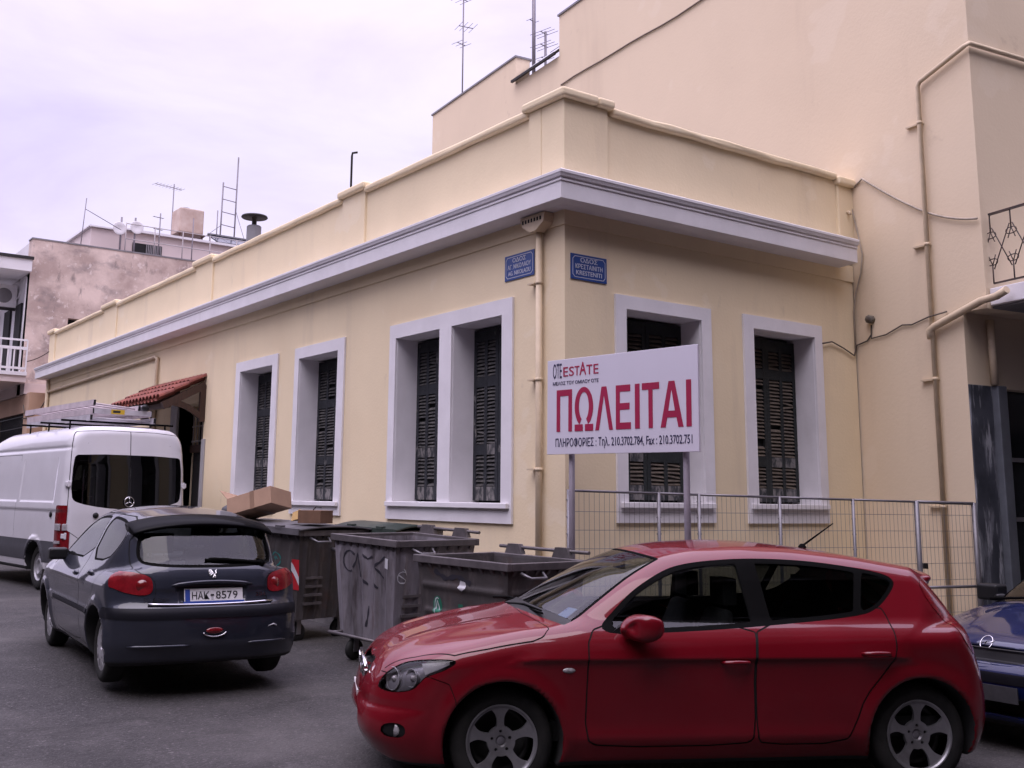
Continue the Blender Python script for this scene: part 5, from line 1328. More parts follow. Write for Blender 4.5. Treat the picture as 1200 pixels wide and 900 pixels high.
M_GAP = mat('panel_gap_dark', (0.004, 0.004, 0.004), rough=0.9, var=0.2)
M_CABIN = mat('dark_cabin', (0.020, 0.020, 0.021), rough=0.85, var=0.25, vscale=8)
M_SEAT = mat('seat_fabric', (0.030, 0.029, 0.030), rough=0.9, var=0.3, vscale=12)
M_CHROME = mat('chrome', (0.62, 0.62, 0.64), rough=0.12, metal=1.0, var=0.08)
M_LAMPRED = mat('red_lamp', (0.17, 0.006, 0.010), rough=0.12, var=0.3, vscale=14, coat=0.6)
M_LAMPREDB = mat('bright_red_lamp', (0.22, 0.008, 0.014), rough=0.25, var=0.45, vscale=16, coat=0.45, spec=0.3)
M_LAMPW = mat('clear_lamp', (0.42, 0.40, 0.42), rough=0.12, var=0.35, vscale=18, coat=0.8)
M_REFL = mat('lamp_reflector', (0.75, 0.74, 0.77), rough=0.3, metal=0.45, var=0.25, vscale=20)
M_HOUSING = mat('lamp_housing', (0.30, 0.29, 0.32), rough=0.3, metal=0.35, var=0.5, vscale=9)
M_GLASS = glass('car_glass', (0.50, 0.54, 0.54), 1.0)
M_GLASSD = glass('tinted_glass', (0.16, 0.18, 0.18), 1.0)
M_LENS = glass('lamp_lens', (0.97, 0.97, 0.98), 0.8)
M_PLATE = mat('plate_white', (0.58, 0.57, 0.58), rough=0.45, var=0.08)
M_EUBLUE = mat('plate_blue', (0.02, 0.05, 0.25), rough=0.4, var=0.1)
M_PLK = mat('plate_black', (0.012, 0.012, 0.014), rough=0.5, var=0.1)

def make_mesh(name, V, N, faces, m, parent, off=0.0, thick=0.0, flip=False):
    used = sorted({i for f in faces for i in f}); mp_ = {k: i for i, k in enumerate(used)}
    v = V[used] + N[used] * off; nn = N[used].copy(); f = [tuple(mp_[i] for i in q) for q in faces]
    if thick:
        n0 = len(v); cnt = {}
        for q in f:
            for a, b_ in zip(q, q[1:] + q[:1]): cnt[(a, b_)] = 1
        edge = [(a, b_) for (a, b_) in cnt if (b_, a) not in cnt]
        v = np.concatenate([v, v - nn * thick]); nn = np.concatenate([nn, -nn])
        f = f + [tuple(n0 + i for i in q[::-1]) for q in f] + [(b_, a, n0 + a, n0 + b_) for a, b_ in edge]
    if flip: f = [q[::-1] for q in f]; nn = -nn
    me = bpy.data.meshes.new(name); me.from_pydata(v.tolist(), [], f); me.materials.append(m)
    me.polygons.foreach_set('use_smooth', [True] * len(f)); me.update()
    if not thick: me.normals_split_custom_set_from_vertices(nn.tolist())
    o = bpy.data.objects.new(name, me); col.objects.link(o); o.parent = parent
    return o
def seam_cut(pm, g, w, mask, only, new='panel_gap'):
    """a narrow dark joint along the zero line of g"""
    pm.cut(lambda V: g(V), '_in', mask, only)
    pm.cut(lambda V: -g(V), new, mask, ('_in',), level=w)      # inside, nearer than w to the line
    return pm
def wheel(parent, x, y, r, side, style, width=0.19, rimr=0.205):
    """wheel as a part with tyre and rim; side +1 faces +Y"""
    w = bpy.data.objects.new('wheel', None); col.objects.link(w); w.parent = parent; w.location = (x, y - side * width / 2, r); w.rotation_euler = (0, random.uniform(0, 1.2), 0 if side > 0 else math.pi)
    w.empty_display_size = 0.1
    b = MB(); h = width / 2
    prof = [(rimr - 0.012, h - 0.030), (rimr, h - 0.010), (rimr + 0.012, h - 0.002), (rimr + 0.05, h + 0.004), (r - 0.032, h - 0.002), (r - 0.012, h - 0.014), (r - 0.003, h - 0.030), (r, 0.02), (r, -0.02), (r - 0.003, -h + 0.03), (r - 0.03, -h), (rimr, -h + 0.01)]
    b.lathe(prof, 56, axis='y')
    b.build('tyre', M_TYRE, w)
    b = MB(); b.lathe([(0.0, -0.03), (rimr * 0.72, -0.03), (rimr * 0.74, 0.0), (rimr - 0.03, 0.01), (rimr - 0.015, -0.06), (rimr - 0.01, -h)], 32, axis='y'); b.build('brake', M_STEEL, w)
    # wheel face: a dished disc with openings cut in it
    nr, na = 26, 200
    R_ = np.linspace(0.0, rimr + 0.004, nr); A_ = np.linspace(0, 2 * math.pi, na, endpoint=False)
    def zf(rr):
        if style == 'alloy': return h - 0.012 - 0.030 * np.clip(1 - rr / rimr, 0, 1) + 0.012 * np.exp(-((rr - rimr) / 0.012) ** 2) - 0.010 * (rr < 0.034) + 0.0
        if style == 'cap': return h - 0.010 + 0.012 * np.sin(np.clip(rr / rimr, 0, 1) * math.pi) - 0.010 * (rr < 0.030)
        return h - 0.045 + 0.035 * np.exp(-((rr - 0.11) / 0.035) ** 2) + 0.03 * np.exp(-((rr - rimr) / 0.02) ** 2)
    V = np.array([(rr * math.cos(a), float(zf(np.array(rr))), rr * math.sin(a)) for rr in R_[1:] for a in A_] + [(0, float(zf(np.array(0.0))), 0)])
    f = [(i * na + k, i * na + (k + 1) % na, (i + 1) * na + (k + 1) % na, (i + 1) * na + k) for i in range(nr - 2) for k in range(na)] + [(len(V) - 1, (k + 1) % na, k) for k in range(na)]
    pm = PM(lambda P: P[:, 1], V, f)
    def holes(P):
        rr = np.hypot(P[:, 0], P[:, 2]); an = np.arctan2(P[:, 2], P[:, 0])
        if style == 'alloy':
            k = 5; d = (an * k / (2 * math.pi)) % 1.0 - 0.5; t = d * 2 * math.pi / k * rr            # distance from the middle of an opening
            gap = rr * math.pi / k - (0.022 + 0.030 * np.clip((rr - 0.12) / 0.07, 0, 1) ** 2 + 0.012 * np.clip((0.10 - rr) / 0.04, 0, 1))
            g1 = np.maximum(np.abs(t) - gap, np.maximum(rr - (rimr - 0.020), 0.085 - rr))
            k2 = (an * 5 / (2 * math.pi) + 0.5) % 1.0 - 0.5; lug = np.hypot(k2 * 2 * math.pi / 5 * 0.056, rr - 0.056) - 0.010
            return np.minimum(g1, lug)
        if style == 'cap':
            k = 9; d = (an * k / (2 * math.pi)) % 1.0 - 0.5; t = d * 2 * math.pi / k * rr
            return np.maximum(np.abs(t) - (0.014 + 0.06 * (rr - 0.1)), np.maximum(rr - 0.165, 0.098 - rr))
        k = 12; d = (an * k / (2 * math.pi)) % 1.0 - 0.5; t = d * 2 * math.pi / k * 0.155
        return np.hypot(t, rr - 0.155) - 0.018
    pm.cut(holes, 'hole'); pm.drop('hole')
    me = bpy.data.meshes.new('rim'); me.from_pydata(pm.V.tolist(), [], pm.f); me.materials.append(M_ALLOY if style == 'alloy' else M_HUBCAP)
    bm = bmesh.new(); bm.from_mesh(me); bmesh.ops.recalc_face_normals(bm, faces=bm.faces)
    if sum(fc.normal.y * fc.calc_area() for fc in bm.faces) < 0: bmesh.ops.reverse_faces(bm, faces=bm.faces)
    bmesh.ops.delete(bm, geom=[v_ for v_ in bm.verts if not v_.link_faces], context='VERTS'); bm.to_mesh(me); bm.free()
    o = bpy.data.objects.new('rim', me); col.objects.link(o); o.parent = w
    s_ = o.modifiers.new('solid', 'SOLIDIFY'); s_.thickness = 0.022 if style == 'alloy' else 0.008; s_.offset = -1
    bv = o.modifiers.new('bevel', 'BEVEL'); bv.width = 0.003; bv.segments = 2; bv.limit_method = 'ANGLE'; bv.angle_limit = R(40)
    if style == 'alloy':
        b = MB(); b.lathe([(0.0, h - 0.045), (0.022, h - 0.045), (0.028, h - 0.050), (0.030, h - 0.06)], 20, axis='y'); b.build('hub_cap', M_HOUSING, w)
        b = MB()
        for k in range(5): a = 2 * math.pi * (k + 0.0) / 5; b.lathe([(0.0, h - 0.042), (0.008, h - 0.042), (0.009, h - 0.06)], 8, axis='y', c=(0.056 * math.cos(a), 0, 0.056 * math.sin(a)))
        b.build('wheel_nuts', M_STEEL, w)
    return w
def seat(parent, x, y, w, zseat, belt, m=None, head=True, lean=-0.25):
    b = MB(); m = m or M_SEAT
    M1 = Matrix.Translation((x, y, zseat))
    b.box(-0.25, 0.25, -w / 2, w / 2, -0.12, 0.06, M=M1)
    o = b.build('seat', m, parent, bevel=0.05, seg=3)
    b = MB(); hb = belt + 0.08 - zseat
    v = []
    for z, dx, ww, th in ((0.0, 0, w, 0.13), (hb * 0.5, 0, w * 1.0, 0.12), (hb, 0, w * 0.72, 0.08)):
        cx0 = -0.20 + lean * z
        v += [(x + cx0 - th / 2, y - ww / 2, zseat + z), (x + cx0 + th / 2, y - ww / 2, zseat + z), (x + cx0 + th / 2, y + ww / 2, zseat + z), (x + cx0 - th / 2, y + ww / 2, zseat + z)]
    f = [(0, 1, 2, 3), (8, 11, 10, 9)] + [(i * 4 + k, i * 4 + (k + 1) % 4, (i + 1) * 4 + (k + 1) % 4, (i + 1) * 4 + k) for i in range(2) for k in range(4)]
    b.add(v, f); b.build('seat_back', m, o, bevel=0.04, seg=3)
    if head:
        b = MB(); cz = hb + 0.11; cx0 = x - 0.20 + lean * cz
        b.box(-0.045, 0.045, -0.125, 0.125, -0.085, 0.085, M=Matrix.Translation((cx0, y, zseat + cz)))
        for sy in (-0.06, 0.06): b.tube([(cx0, y + sy, zseat + hb - 0.05), (cx0, y + sy, zseat + cz)], 0.007, 6)
        b.build('headrest', m, o, bevel=0.04, seg=3)
    return o
def interior(parent, x_dash, x_front, x_rear, belt, halfw, zf, xr, rear_w):
    b = MB(); b.box(xr, x_dash + 0.25, -halfw, halfw, zf - 0.12, zf); fl = b.build('cabin_floor', M_CABIN, parent)
    b = MB(); b.prism([(x_dash + 0.42, belt - 0.20), (x_dash + 0.40, belt - 0.055), (x_dash + 0.12, belt - 0.01), (x_dash - 0.06, belt - 0.04), (x_dash - 0.10, belt - 0.16), (x_dash, belt - 0.45)], -halfw, halfw, 'y')
    b.build('dashboard', M_CABIN, parent, bevel=0.02)
    b = MB(); ring = []
    for k in range(25): a = 2 * math.pi * k / 24; ring.append((x_dash - 0.22 + 0.17 * math.sin(a) * 0.38, 0.36 + 0.175 * math.cos(a), belt - 0.10 + 0.175 * math.sin(a) * 0.92))
    b.tube(ring, 0.015, 8); b.tube([(x_dash - 0.05, 0.36, belt - 0.18), (x_dash - 0.21, 0.36, belt - 0.10)], 0.03, 8); b.bar((x_dash - 0.22, 0.19, belt - 0.1), (x_dash - 0.22, 0.53, belt - 0.1), 0.04, 0.03)
    b.build('steering_wheel', M_BLACKP, parent)
    for s_ in (-1, 1): seat(parent, x_front, s_ * 0.36, 0.48, zf + 0.20, belt)
    if x_rear is not None:
        for s_ in (-1, 1): seat(parent, x_rear, s_ * rear_w, rear_w * 1.9, zf + 0.22, belt - 0.03)
def emit(pm, lab, name, m, parent, off=0.0, thick=0.0):
    fs = [f for f, l in zip(pm.f, pm.lab) if l == lab]
    if fs and name in ('wheel_arch_liner', 'window_frame', 'rubbing_strip', 'side_cladding', 'lamp_seal'):     # one part per wheel / per side
        groups = {}
        for f in fs:
            c_ = pm.V[list(f)].mean(0); groups.setdefault((c_[1] > 0, c_[0] > 0 if name in ('wheel_arch_liner', 'side_cladding') else 0), []).append(f)
        return [make_mesh(name, pm.V, pm.N, g_, m, parent, off, thick) for g_ in groups.values()][0]
    return make_mesh(name, pm.V, pm.N, fs, m, parent, off, thick) if fs else None
def lining(pm, parent, labs, zmin, off=-0.022):
    c, _ = pm.info(); fs = [f for f, l, cc in zip(pm.f, pm.lab, c) if l in labs and cc[2] > zmin]
    return make_mesh('cabin_lining', pm.V, pm.N, fs, M_CABIN, parent, off, flip=True)
sideL = lambda c, n: (c[:, 1] > 0) & (n[:, 1] > 0.3)
def both(pred): return lambda c, n: pred(np.stack([c[:, 0], np.abs(c[:, 1]), c[:, 2]], 1), np.stack([n[:, 0], np.sign(c[:, 1]) * n[:, 1], n[:, 2]], 1))
SIDE = both(lambda c, n: (n[:, 1] > 0.30) & (c[:, 1] > 0.4))
def gXZ(poly, it=2): p = chaikin(poly, it); return lambda V: sdpoly(V[:, [0, 2]], p)
def gYZ(poly, it=2): p = chaikin(poly, it); return lambda V: sdpoly(V[:, [1, 2]], p)
def gYZa(poly, it=2): p = chaikin(poly, it); return lambda V: sdpoly(np.stack([np.abs(V[:, 1]), V[:, 2]], 1), p)
def common_cuts(pm, ax, rw, rh, zb):
    """wheel houses and the dark underside"""
    for a in ax: pm.cut(lambda V, a=a: np.hypot(V[:, 0] - a, V[:, 2] - rw) - (rh + 0.004), 'wheel_house', both(lambda c, n, a=a: (np.hypot(c[:, 0] - a, c[:, 2] - rw) < rh + 0.03) & ((np.abs(n[:, 1]) < 0.75) | (c[:, 1] < 0.6)) & (c[:, 1] > 0.3)))
    pm.cut(lambda V: V[:, 2] - zb, 'underbody', lambda c, n: c[:, 2] < zb + 0.05)
def side_label(lab_to, s): return lab_to + ('_L' if s > 0 else '_R')
def emblem_strokes(name, strokes, m, parent, P, r=0.005):
    b = MB()
    for st in strokes: b.tube([P(*p) for p in st], r, 6)
    return b.build(name, m, parent)
# ================================================================== red hatchback
M_RPAINT = car_paint('red_paint', (0.150, 0.0016, 0.008), (0.13, 0.0013, 0.0065), rough=0.45, coat=0.9, dust=0.04, dustc=(0.22, 0.10, 0.10))
def build_red():
    F = red_F(); V, Q = surf_nets(F, RED_BOUNDS[0], RED_BOUNDS[1], 0.024); V = project(F, V, 5)
    pm = PM(F, V, Q)
    car = thing('parked_car', 'red hatchback parked across the front with its bonnet towards the containers', 'car', (-1.566, -2.916, -0.114), R(152.79))
    common_cuts(pm, RED_AX[:2], RED_AX[2], .358, .205)
    dlo = [(.727, .937), (.553, 1.088), (.43, 1.190), (.227, 1.300), (.10, 1.340), (-.09, 1.366), (-.371, 1.383), (-.704, 1.374), (-.965, 1.347), (-1.207, 1.309), (-1.310, 1.278), (-1.335, 1.235), (-1.27, 1.165), (-1.164, 1.083), (-1.025, 1.035), (-.322, .977), (.272, .945)]
    g = gXZ(dlo, 2)
    pm.cut(g, 'window_trim', SIDE)
    # panes inside the black frame
    inner = lambda V: g(V) + .028
    pm.cut(lambda V: np.maximum(inner(V), np.maximum(-(V[:, 0] + .30 - .06 * (V[:, 2] - .98)), V[:, 0] - .60 + .2 * (V[:, 2] - .95))), 'glass_front', SIDE, ('window_trim',))
    pm.cut(lambda V: np.maximum(inner(V), np.maximum(V[:, 0] + .43 - .06 * (V[:, 2] - .98), -(V[:, 0] + .98 + .35 * (V[:, 2] - 1.04)))), 'glass_rear', SIDE, ('window_trim',))
    pm.cut(lambda V: np.maximum(g(V) + .022, V[:, 0] + 1.03 + .35 * (V[:, 2] - 1.04)), 'glass_quarter', SIDE, ('window_trim',))
    # windscreen: between the pillars, from cowl to roof
    def gw(V):
        y = np.abs(V[:, 1]); x = V[:, 0] + .13 * (y / .62) ** 2
        t = (x - .31) / (1.06 - .31)
        return np.maximum(y - (.535 + .225 * np.clip(t, -.2, 1.3)), np.maximum(.305 - x, x - 1.10))
    up_f = lambda c, n: (n[:, 2] > .3) & (n[:, 0] > .05) & (c[:, 2] > .95) & (c[:, 0] > .1)
    pm.cut(gw, 'screen_seal', up_f); pm.cut(lambda V: gw(V) + .018, 'windscreen', up_f, ('screen_seal',))
    # tailgate glass and lamps
    rear = lambda c, n: (n[:, 0] < -.3)
    gt = gYZ([(-.58, 1.02), (-.48, 1.245), (.48, 1.245), (.58, 1.02), (.5, .985), (-.5, .985)], 2)
    pm.cut(gt, 'tail_glass', lambda c, n: (n[:, 0] < -.25) & (c[:, 2] > .9))
    tl = gXZ([(-1.50, 1.25), (-1.53, 1.12), (-1.66, .98), (-1.70, .88), (-1.80, .78), (-2.3, .78), (-2.3, 1.0), (-1.9, 1.1), (-1.62, 1.26)], 1)
    pm.cut(lambda V: np.maximum(tl(V), .56 - np.abs(V[:, 1])), 'tail_lamp', both(lambda c, n: (c[:, 0] < -1.4) & (n[:, 1] > .1)))
    # headlight, fog lamp, grille
    D = np.array([-.092, -.984, -.154]); D /= np.linalg.norm(D); A = np.cross([0, 0, 1], D); A /= np.linalg.norm(A); B = np.cross(D, A)
    def PD(P): P = np.stack([P[:, 0], np.abs(P[:, 1]), P[:, 2]], 1); return np.stack([P @ A, P @ B], 1)
    hl = np.array([(2.015, .622, .615), (1.999, .632, .649), (1.963, .653, .698), (1.897, .694, .747), (1.826, .735, .777), (1.695, .81, .795), (1.564, .858, .796), (1.555, .867, .778), (1.627, .866, .737), (1.698, .852, .711), (1.752, .837, .689), (1.776, .833, .655), (1.817, .818, .616), (1.911, .764, .596), (1.981, .687, .599)])
    hp = chaikin(PD(hl), 2); ghl = lambda V: sdpoly(PD(V), hp)
    fr_side = both(lambda c, n: (c[:, 0] > 1.4) & (c[:, 1] > .3) & (n[:, 0] * .4 + n[:, 1] > .2) & (c[:, 2] > .5))
    pm.cut(ghl, 'lamp_seal', fr_side); pm.cut(lambda V: ghl(V) + .006, 'headlight', fr_side, ('lamp_seal',))
    fg = np.array([(1.97, .74, .428), (1.855, .815, .430), (1.850, .812, .350), (1.965, .74, .345), (2.0, .70, .38)]); fp = chaikin(PD(fg), 2)
    pm.cut(lambda V: sdpoly(PD(V), fp), 'fog_surround', both(lambda c, n: (c[:, 0] > 1.5) & (c[:, 1] > .3) & (c[:, 2] < .55)))
    front = lambda c, n: (n[:, 0] > .2) & (c[:, 0] > 1.7)
    xfg = lambda V: V
    pm.cut(gYZ([(-.36, .665), (-.27, .715), (.27, .715), (.36, .665), (.27, .612), (-.27, .612)], 1), 'grille', lambda c, n: (c[:, 0] > 1.7) & (c[:, 2] > .5) & (c[:, 2] < .8))
    pm.cut(gYZ([(-.46, .36), (-.40, .44), (.40, .44), (.46, .36), (.40, .285), (-.40, .285)], 1), 'lower_intake', lambda c, n: (c[:, 0] > 1.6) & (c[:, 2] < .5))
    # bonnet joint
    bl_ = np.array([(2.3, .60), (1.99, .60), (1.937, .638), (1.80, .735), (1.571, .850), (1.378, .858), (1.10, .856), (1.03, .842), (.985, .79), (1.08, .40), (1.10, .0), (1.10, -.1), (2.3, -.1)])
    def gb(V): return sdpoly(np.stack([V[:, 0], np.abs(V[:, 1])], 1), bl_)
    upm = lambda c, n: (n[:, 2] > .25) & (c[:, 0] > .95) & (c[:, 2] > .72)
    seam_cut(pm, gb, .006, upm, ('body',)); pm.lab = ['bonnet' if l == '_in' else l for l in pm.lab]
    pm.cut(lambda V: np.maximum(np.maximum(gw(V) - .002, 1.02 - (V[:, 0] + .13 * (np.abs(V[:, 1]) / .62) ** 2)), -10), 'cowl', up_f, ('body', 'screen_seal', 'windscreen'))
    # doors
    fdoor = [(.765, .955), (.775, .70), (.79, .34), (.70, .285), (-.22, .285), (-.285, .34), (-.275, .75), (-.315, 1.02), (.62, 1.00)]
    rdoor = [(-.315, 1.02), (-.275, .75), (-.285, .34), (-.32, .285), (-.86, .285), (-.93, .40), (-.99, .56), (-1.12, .70), (-1.20, .80), (-1.22, 1.0), (-1.18, 1.12)]
    for poly, nm in ((fdoor, 'front_door'), (rdoor, 'rear_door')):
        seam_cut(pm, gXZ(poly, 1), .009, SIDE, ('body',)); pm.lab = [nm if l == '_in' else l for l in pm.lab]
    # joint between front bumper and wing
    seam_cut(pm, gXZ([(2.4, .2), (1.55, .2), (1.56, .56), (1.60, .66), (1.72, .70), (2.4, .70)], 0), .005, both(lambda c, n: (c[:, 0] > 1.5) & (n[:, 1] > .25) & (c[:, 2] > .45)), ('body',)); pm.lab = ['body' if l == '_in' else l for l in pm.lab]
    for l in ('front_door', 'rear_door', 'glass_front', 'glass_rear', 'glass_quarter', 'headlight', 'tail_lamp', 'fog_surround'): pm.split_sides(l)
    pm.finish()
    body = emit(pm, 'body', 'body', M_RPAINT, car)
    emit(pm, 'bonnet', 'bonnet', M_RPAINT, car)
    for l, nm, m, off in (('wheel_house', 'wheel_arch_liner', M_CABIN, 0), ('underbody', 'underbody', M_CABIN, 0), ('window_trim', 'window_frame', M_RUBBER, -.002), ('screen_seal', 'screen_seal', M_RUBBER, -.001), ('cowl', 'wiper_cowl', M_BLACKP, -.006), ('panel_gap', 'panel_joint', M_GAP, -.005), ('lamp_seal', 'lamp_seal', M_RUBBER, -.004), ('lower_intake', 'lower_intake', M_BLACKP, -.002), ('grille', 'grille', M_BLACKP, -.002)):
        emit(pm, l, nm, m, car, off)
    emit(pm, 'windscreen', 'windscreen', M_GLASS, car, -.004)
    emit(pm, 'tail_glass', 'rear_window', M_GLASSD, car, -.003)
    for s_ in ('_L', '_R'):
        fd_ = emit(pm, 'front_door' + s_, 'front_door', M_RPAINT, car); rd_ = emit(pm, 'rear_door' + s_, 'rear_door', M_RPAINT, car)
        emit(pm, 'glass_front' + s_, 'window', M_GLASS, fd_, -.006); emit(pm, 'glass_rear' + s_, 'window', M_GLASSD, rd_, -.006)
        emit(pm, 'glass_quarter' + s_, 'quarter_window', M_GLASS, car, -.006)
        sg = 1 if s_ == '_L' else -1
        for par_, x0, x1, z in ((fd_, -.065, -.245, .775), (rd_, -.965, -1.15, .826)):
            xm = (x0 + x1) / 2
            yy = .0
            # find the skin there
            t = np.linspace(.6, 1.0, 400); i = np.argmax(F(np.stack([np.full(400, xm), t, np.full(400, z)], 1)) > 0); yy = t[i]
            b = MB(); b.tube([(x0, sg * (yy - .004), z), (x0 - .02, sg * (yy + .026), z + .002), (xm, sg * (yy + .032), z + .004), (x1 + .02, sg * (yy + .026), z + .002), (x1, sg * (yy - .004), z)], [.010, .013, .014, .013, .010], 10); b.build('handle', M_RPAINT, par_)
        hl_ = emit(pm, 'headlight' + s_, 'headlight', M_LENS, car, -.002)
        fs = [f for f, l in zip(pm.f, pm.lab) if l == 'headlight' + s_]
        make_mesh('reflector', pm.V, pm.N, fs, M_HOUSING, hl_, -.045)
        for (cx_, cy_, cz_, rr) in ((1.905, .675, .665, .066), (1.80, .765, .68, .052)):
            k = MB(); dv = Vector((.82, .50 * sg, .06)).normalized()
            k.lathe([(0.0, -.05), (rr * .5, -.04), (rr * .85, -.015), (rr, .012), (rr * 1.04, .010)], 24, axis='x')
            rot = Vector((1, 0, 0)).rotation_difference(dv).to_matrix().to_4x4(); Mx = Matrix.Translation((cx_ + .012, cy_ * sg, cz_)) @ rot
            k.v = [tuple(Mx @ Vector(p)) for p in k.v]; k.build('lamp_bowl', M_REFL, hl_)
            k = MB(); k.lathe([(0.0, .012), (.016, .008), (.02, -.02)], 12, axis='x'); k.v = [tuple(Mx @ Vector(p)) for p in k.v]; k.build('bulb', M_LAMPW, hl_)
        k = MB(); k.add([(1.74, .800 * sg, .70), (1.60, .842 * sg, .765), (1.60, .842 * sg, .785), (1.76, .785 * sg, .765)], [(0, 1, 2, 3)]); k.build('indicator_reflector', M_REFL, hl_)
        tl_ = emit(pm, 'tail_lamp' + s_, 'tail_lamp', M_LAMPREDB, car, 0.003)
        fgo = emit(pm, 'fog_surround' + s_, 'fog_light', M_BLACKP, car, -.012)
        k = MB(); k.lathe([(0.0, .0), (.040, -.004), (.044, -.03)], 20, axis='x'); rot = Vector((1, 0, 0)).rotation_difference(Vector((.8, .55 * sg, 0)).normalized()).to_matrix().to_4x4(); Mx = Matrix.Translation((1.925, .765 * sg, .388)) @ rot
        k.v = [tuple(Mx @ Vector(p)) for p in k.v]; k.build('fog_lens', M_LAMPW, fgo)
        # side repeater
        k = MB(); t = np.linspace(.6, 1.0, 400); i = np.argmax(F(np.stack([np.full(400, .885), t, np.full(400, .735)], 1)) > 0)
        k.lathe([(0.0, .008), (.5, .006), (.9, .001), (1.0, -.006)], 20, axis='y', c=(0, 0, 0)); k.v = [(x * .042 + .885, sg * (t[i] + y), z * .017 + .735) for x, y, z in k.v]; k.build('side_repeater', M_LAMPW, car)
        # mirror
        mirr = MB(); n_ = 22
        prof_ = [(-.105, .30), (-.10, .62), (-.07, .86), (-.02, 1.0), (.03, .98), (.07, .82), (.10, .5), (.112, .12)]
        V_ = []; 
        for xx, s2 in prof_:
            for k_ in range(n_):
                a = 2 * math.pi * k_ / n_; ca, sa = math.cos(a), math.sin(a)
                V_.append((.455 + xx * .85 - .035 * ca, sg * (.955 + .118 * s2 * (abs(ca) ** .55) * (1 if ca > 0 else -1)), .985 + .012 * ca + .084 * s2 * (abs(sa) ** .6) * (1 if sa > 0 else -1)))
        F_ = [(i * n_ + k_, i * n_ + (k_ + 1) % n_, (i + 1) * n_ + (k_ + 1) % n_, (i + 1) * n_ + k_) for i in range(len(prof_) - 1) for k_ in range(n_)] + [tuple(range(n_))[::-1], tuple(range((len(prof_) - 1) * n_, len(prof_) * n_))]
        mirr.add(V_, F_, 0, True); mo = mirr.build('mirror', M_RPAINT, fd_)
        sb = mo.modifiers.new('sub', 'SUBSURF'); sb.levels = 1; sb.render_levels = 2
        k = MB(); k.prism([(.62, .94), (.36, .945), (.40, 1.0), (.46, 1.05)], sg * .800, sg * .835, 'y'); k.bar((.47, sg * .80, .955), (.45, sg * .90, .955), .10, .05); k.build('mirror_base', M_BLACKP, mo)
    lining(pm, car, ('body', 'front_door_L', 'front_door_R', 'rear_door_L', 'rear_door_R', 'window_trim', 'bonnet'), .75)
    for x in RED_AX[:2]:
        for s_ in (1, -1): wheel(car, x, s_ * .80, RED_AX[2], s_, 'alloy', .20, .212)
    interior(car, .72, .05, -.85, .97, .72, .42, -1.6, .33)
    # bits: wipers, aerial, badge, plate, spoiler lamp
    for y0, y1 in ((-.10, .52), (-.62, -.02)):
        k = MB(); k.tube([(1.10, y0, 1.030), (1.03, (y0 + y1) / 2, 1.055), (.98, y1, 1.045)], [.012, .008, .006], 6); k.tube([(1.06, y0 + .08, 1.035), (.985, y1 + .06, 1.035)], .007, 5); k.build('wiper', M_RUBBER, car)
    k = MB(); k.lathe([(.03, 0), (.028, .012), (.012, .03), (0, .032)], 12, c=(-1.02, 0, 1.425)); k.tube([(-1.02, 0, 1.44), (-1.26, 0, 1.60)], [.008, .004], 6); k.build('aerial', M_RUBBER, car)
    k = MB()
    gx = lambda y, z: (2.085 - .10 * (y / .87) ** 2, y, z)
    k.tube([gx(-.33, .668), gx(-.25, .712), gx(0, .722), gx(.25, .712), gx(.33, .668)], .016, 8); k.tube([gx(-.33, .668), gx(-.25, .618), gx(0, .608), gx(.25, .618), gx(.33, .668)], .010, 8); k.tube([gx(-.30, .665), gx(0, .665), gx(.30, .665)], .008, 8)
    k.build('grille_surround', M_CHROME, car)
    emblem_strokes('badge', [[(math.cos(a) * .055, math.sin(a) * .034) for a in np.linspace(0, 2 * math.pi, 25)], [(-.022, -.022), (-.012, .022)], [(.012, -.022), (.022, .022)], [(-.017, -.002), (.017, .004)]], M_CHROME, car, lambda y, z: Vector((2.10, y, .705 + z)), .005)
    k = MB(); k.box(2.112, 2.122, -.26, .26, .42, .53); np_ = k.build('number_plate', M_PLATE, car)
    k = MB(); k.box(2.10, 2.111, -.28, .28, .405, .545); k.build('plate_holder', M_BLACKP, np_)
    # permit sticker behind the windscreen
    k = MB(); k.add([(.945, .70, 1.0), (.80, .62, 1.085), (.83, .50, 1.085), (.985, .58, 1.0)], [(0, 1, 2, 3)]); k.v = [(x - .03, y, z - .02) for x, y, z in k.v]; k.v += [(x - .003, y, z - .003) for x, y, z in k.v]; k.f.append((4, 5, 6, 7)); k.mi.append(0); k.sm.append(False)
    k.build('windscreen_sticker', mat('blue_sticker', (0.03, 0.10, 0.36), rough=0.5, rgb2=(0.30, 0.40, 0.6), vscale=30, lo=0.55, hi=0.62), car)
    k = MB(); k.tube([(.36, 0, 1.36), (.33, 0, 1.33)], .01, 6); k.box(.31, .34, -.11, .11, 1.28, 1.34); k.build('inside_mirror', M_BLACKP, car, bevel=.01)
    return car
build_red()
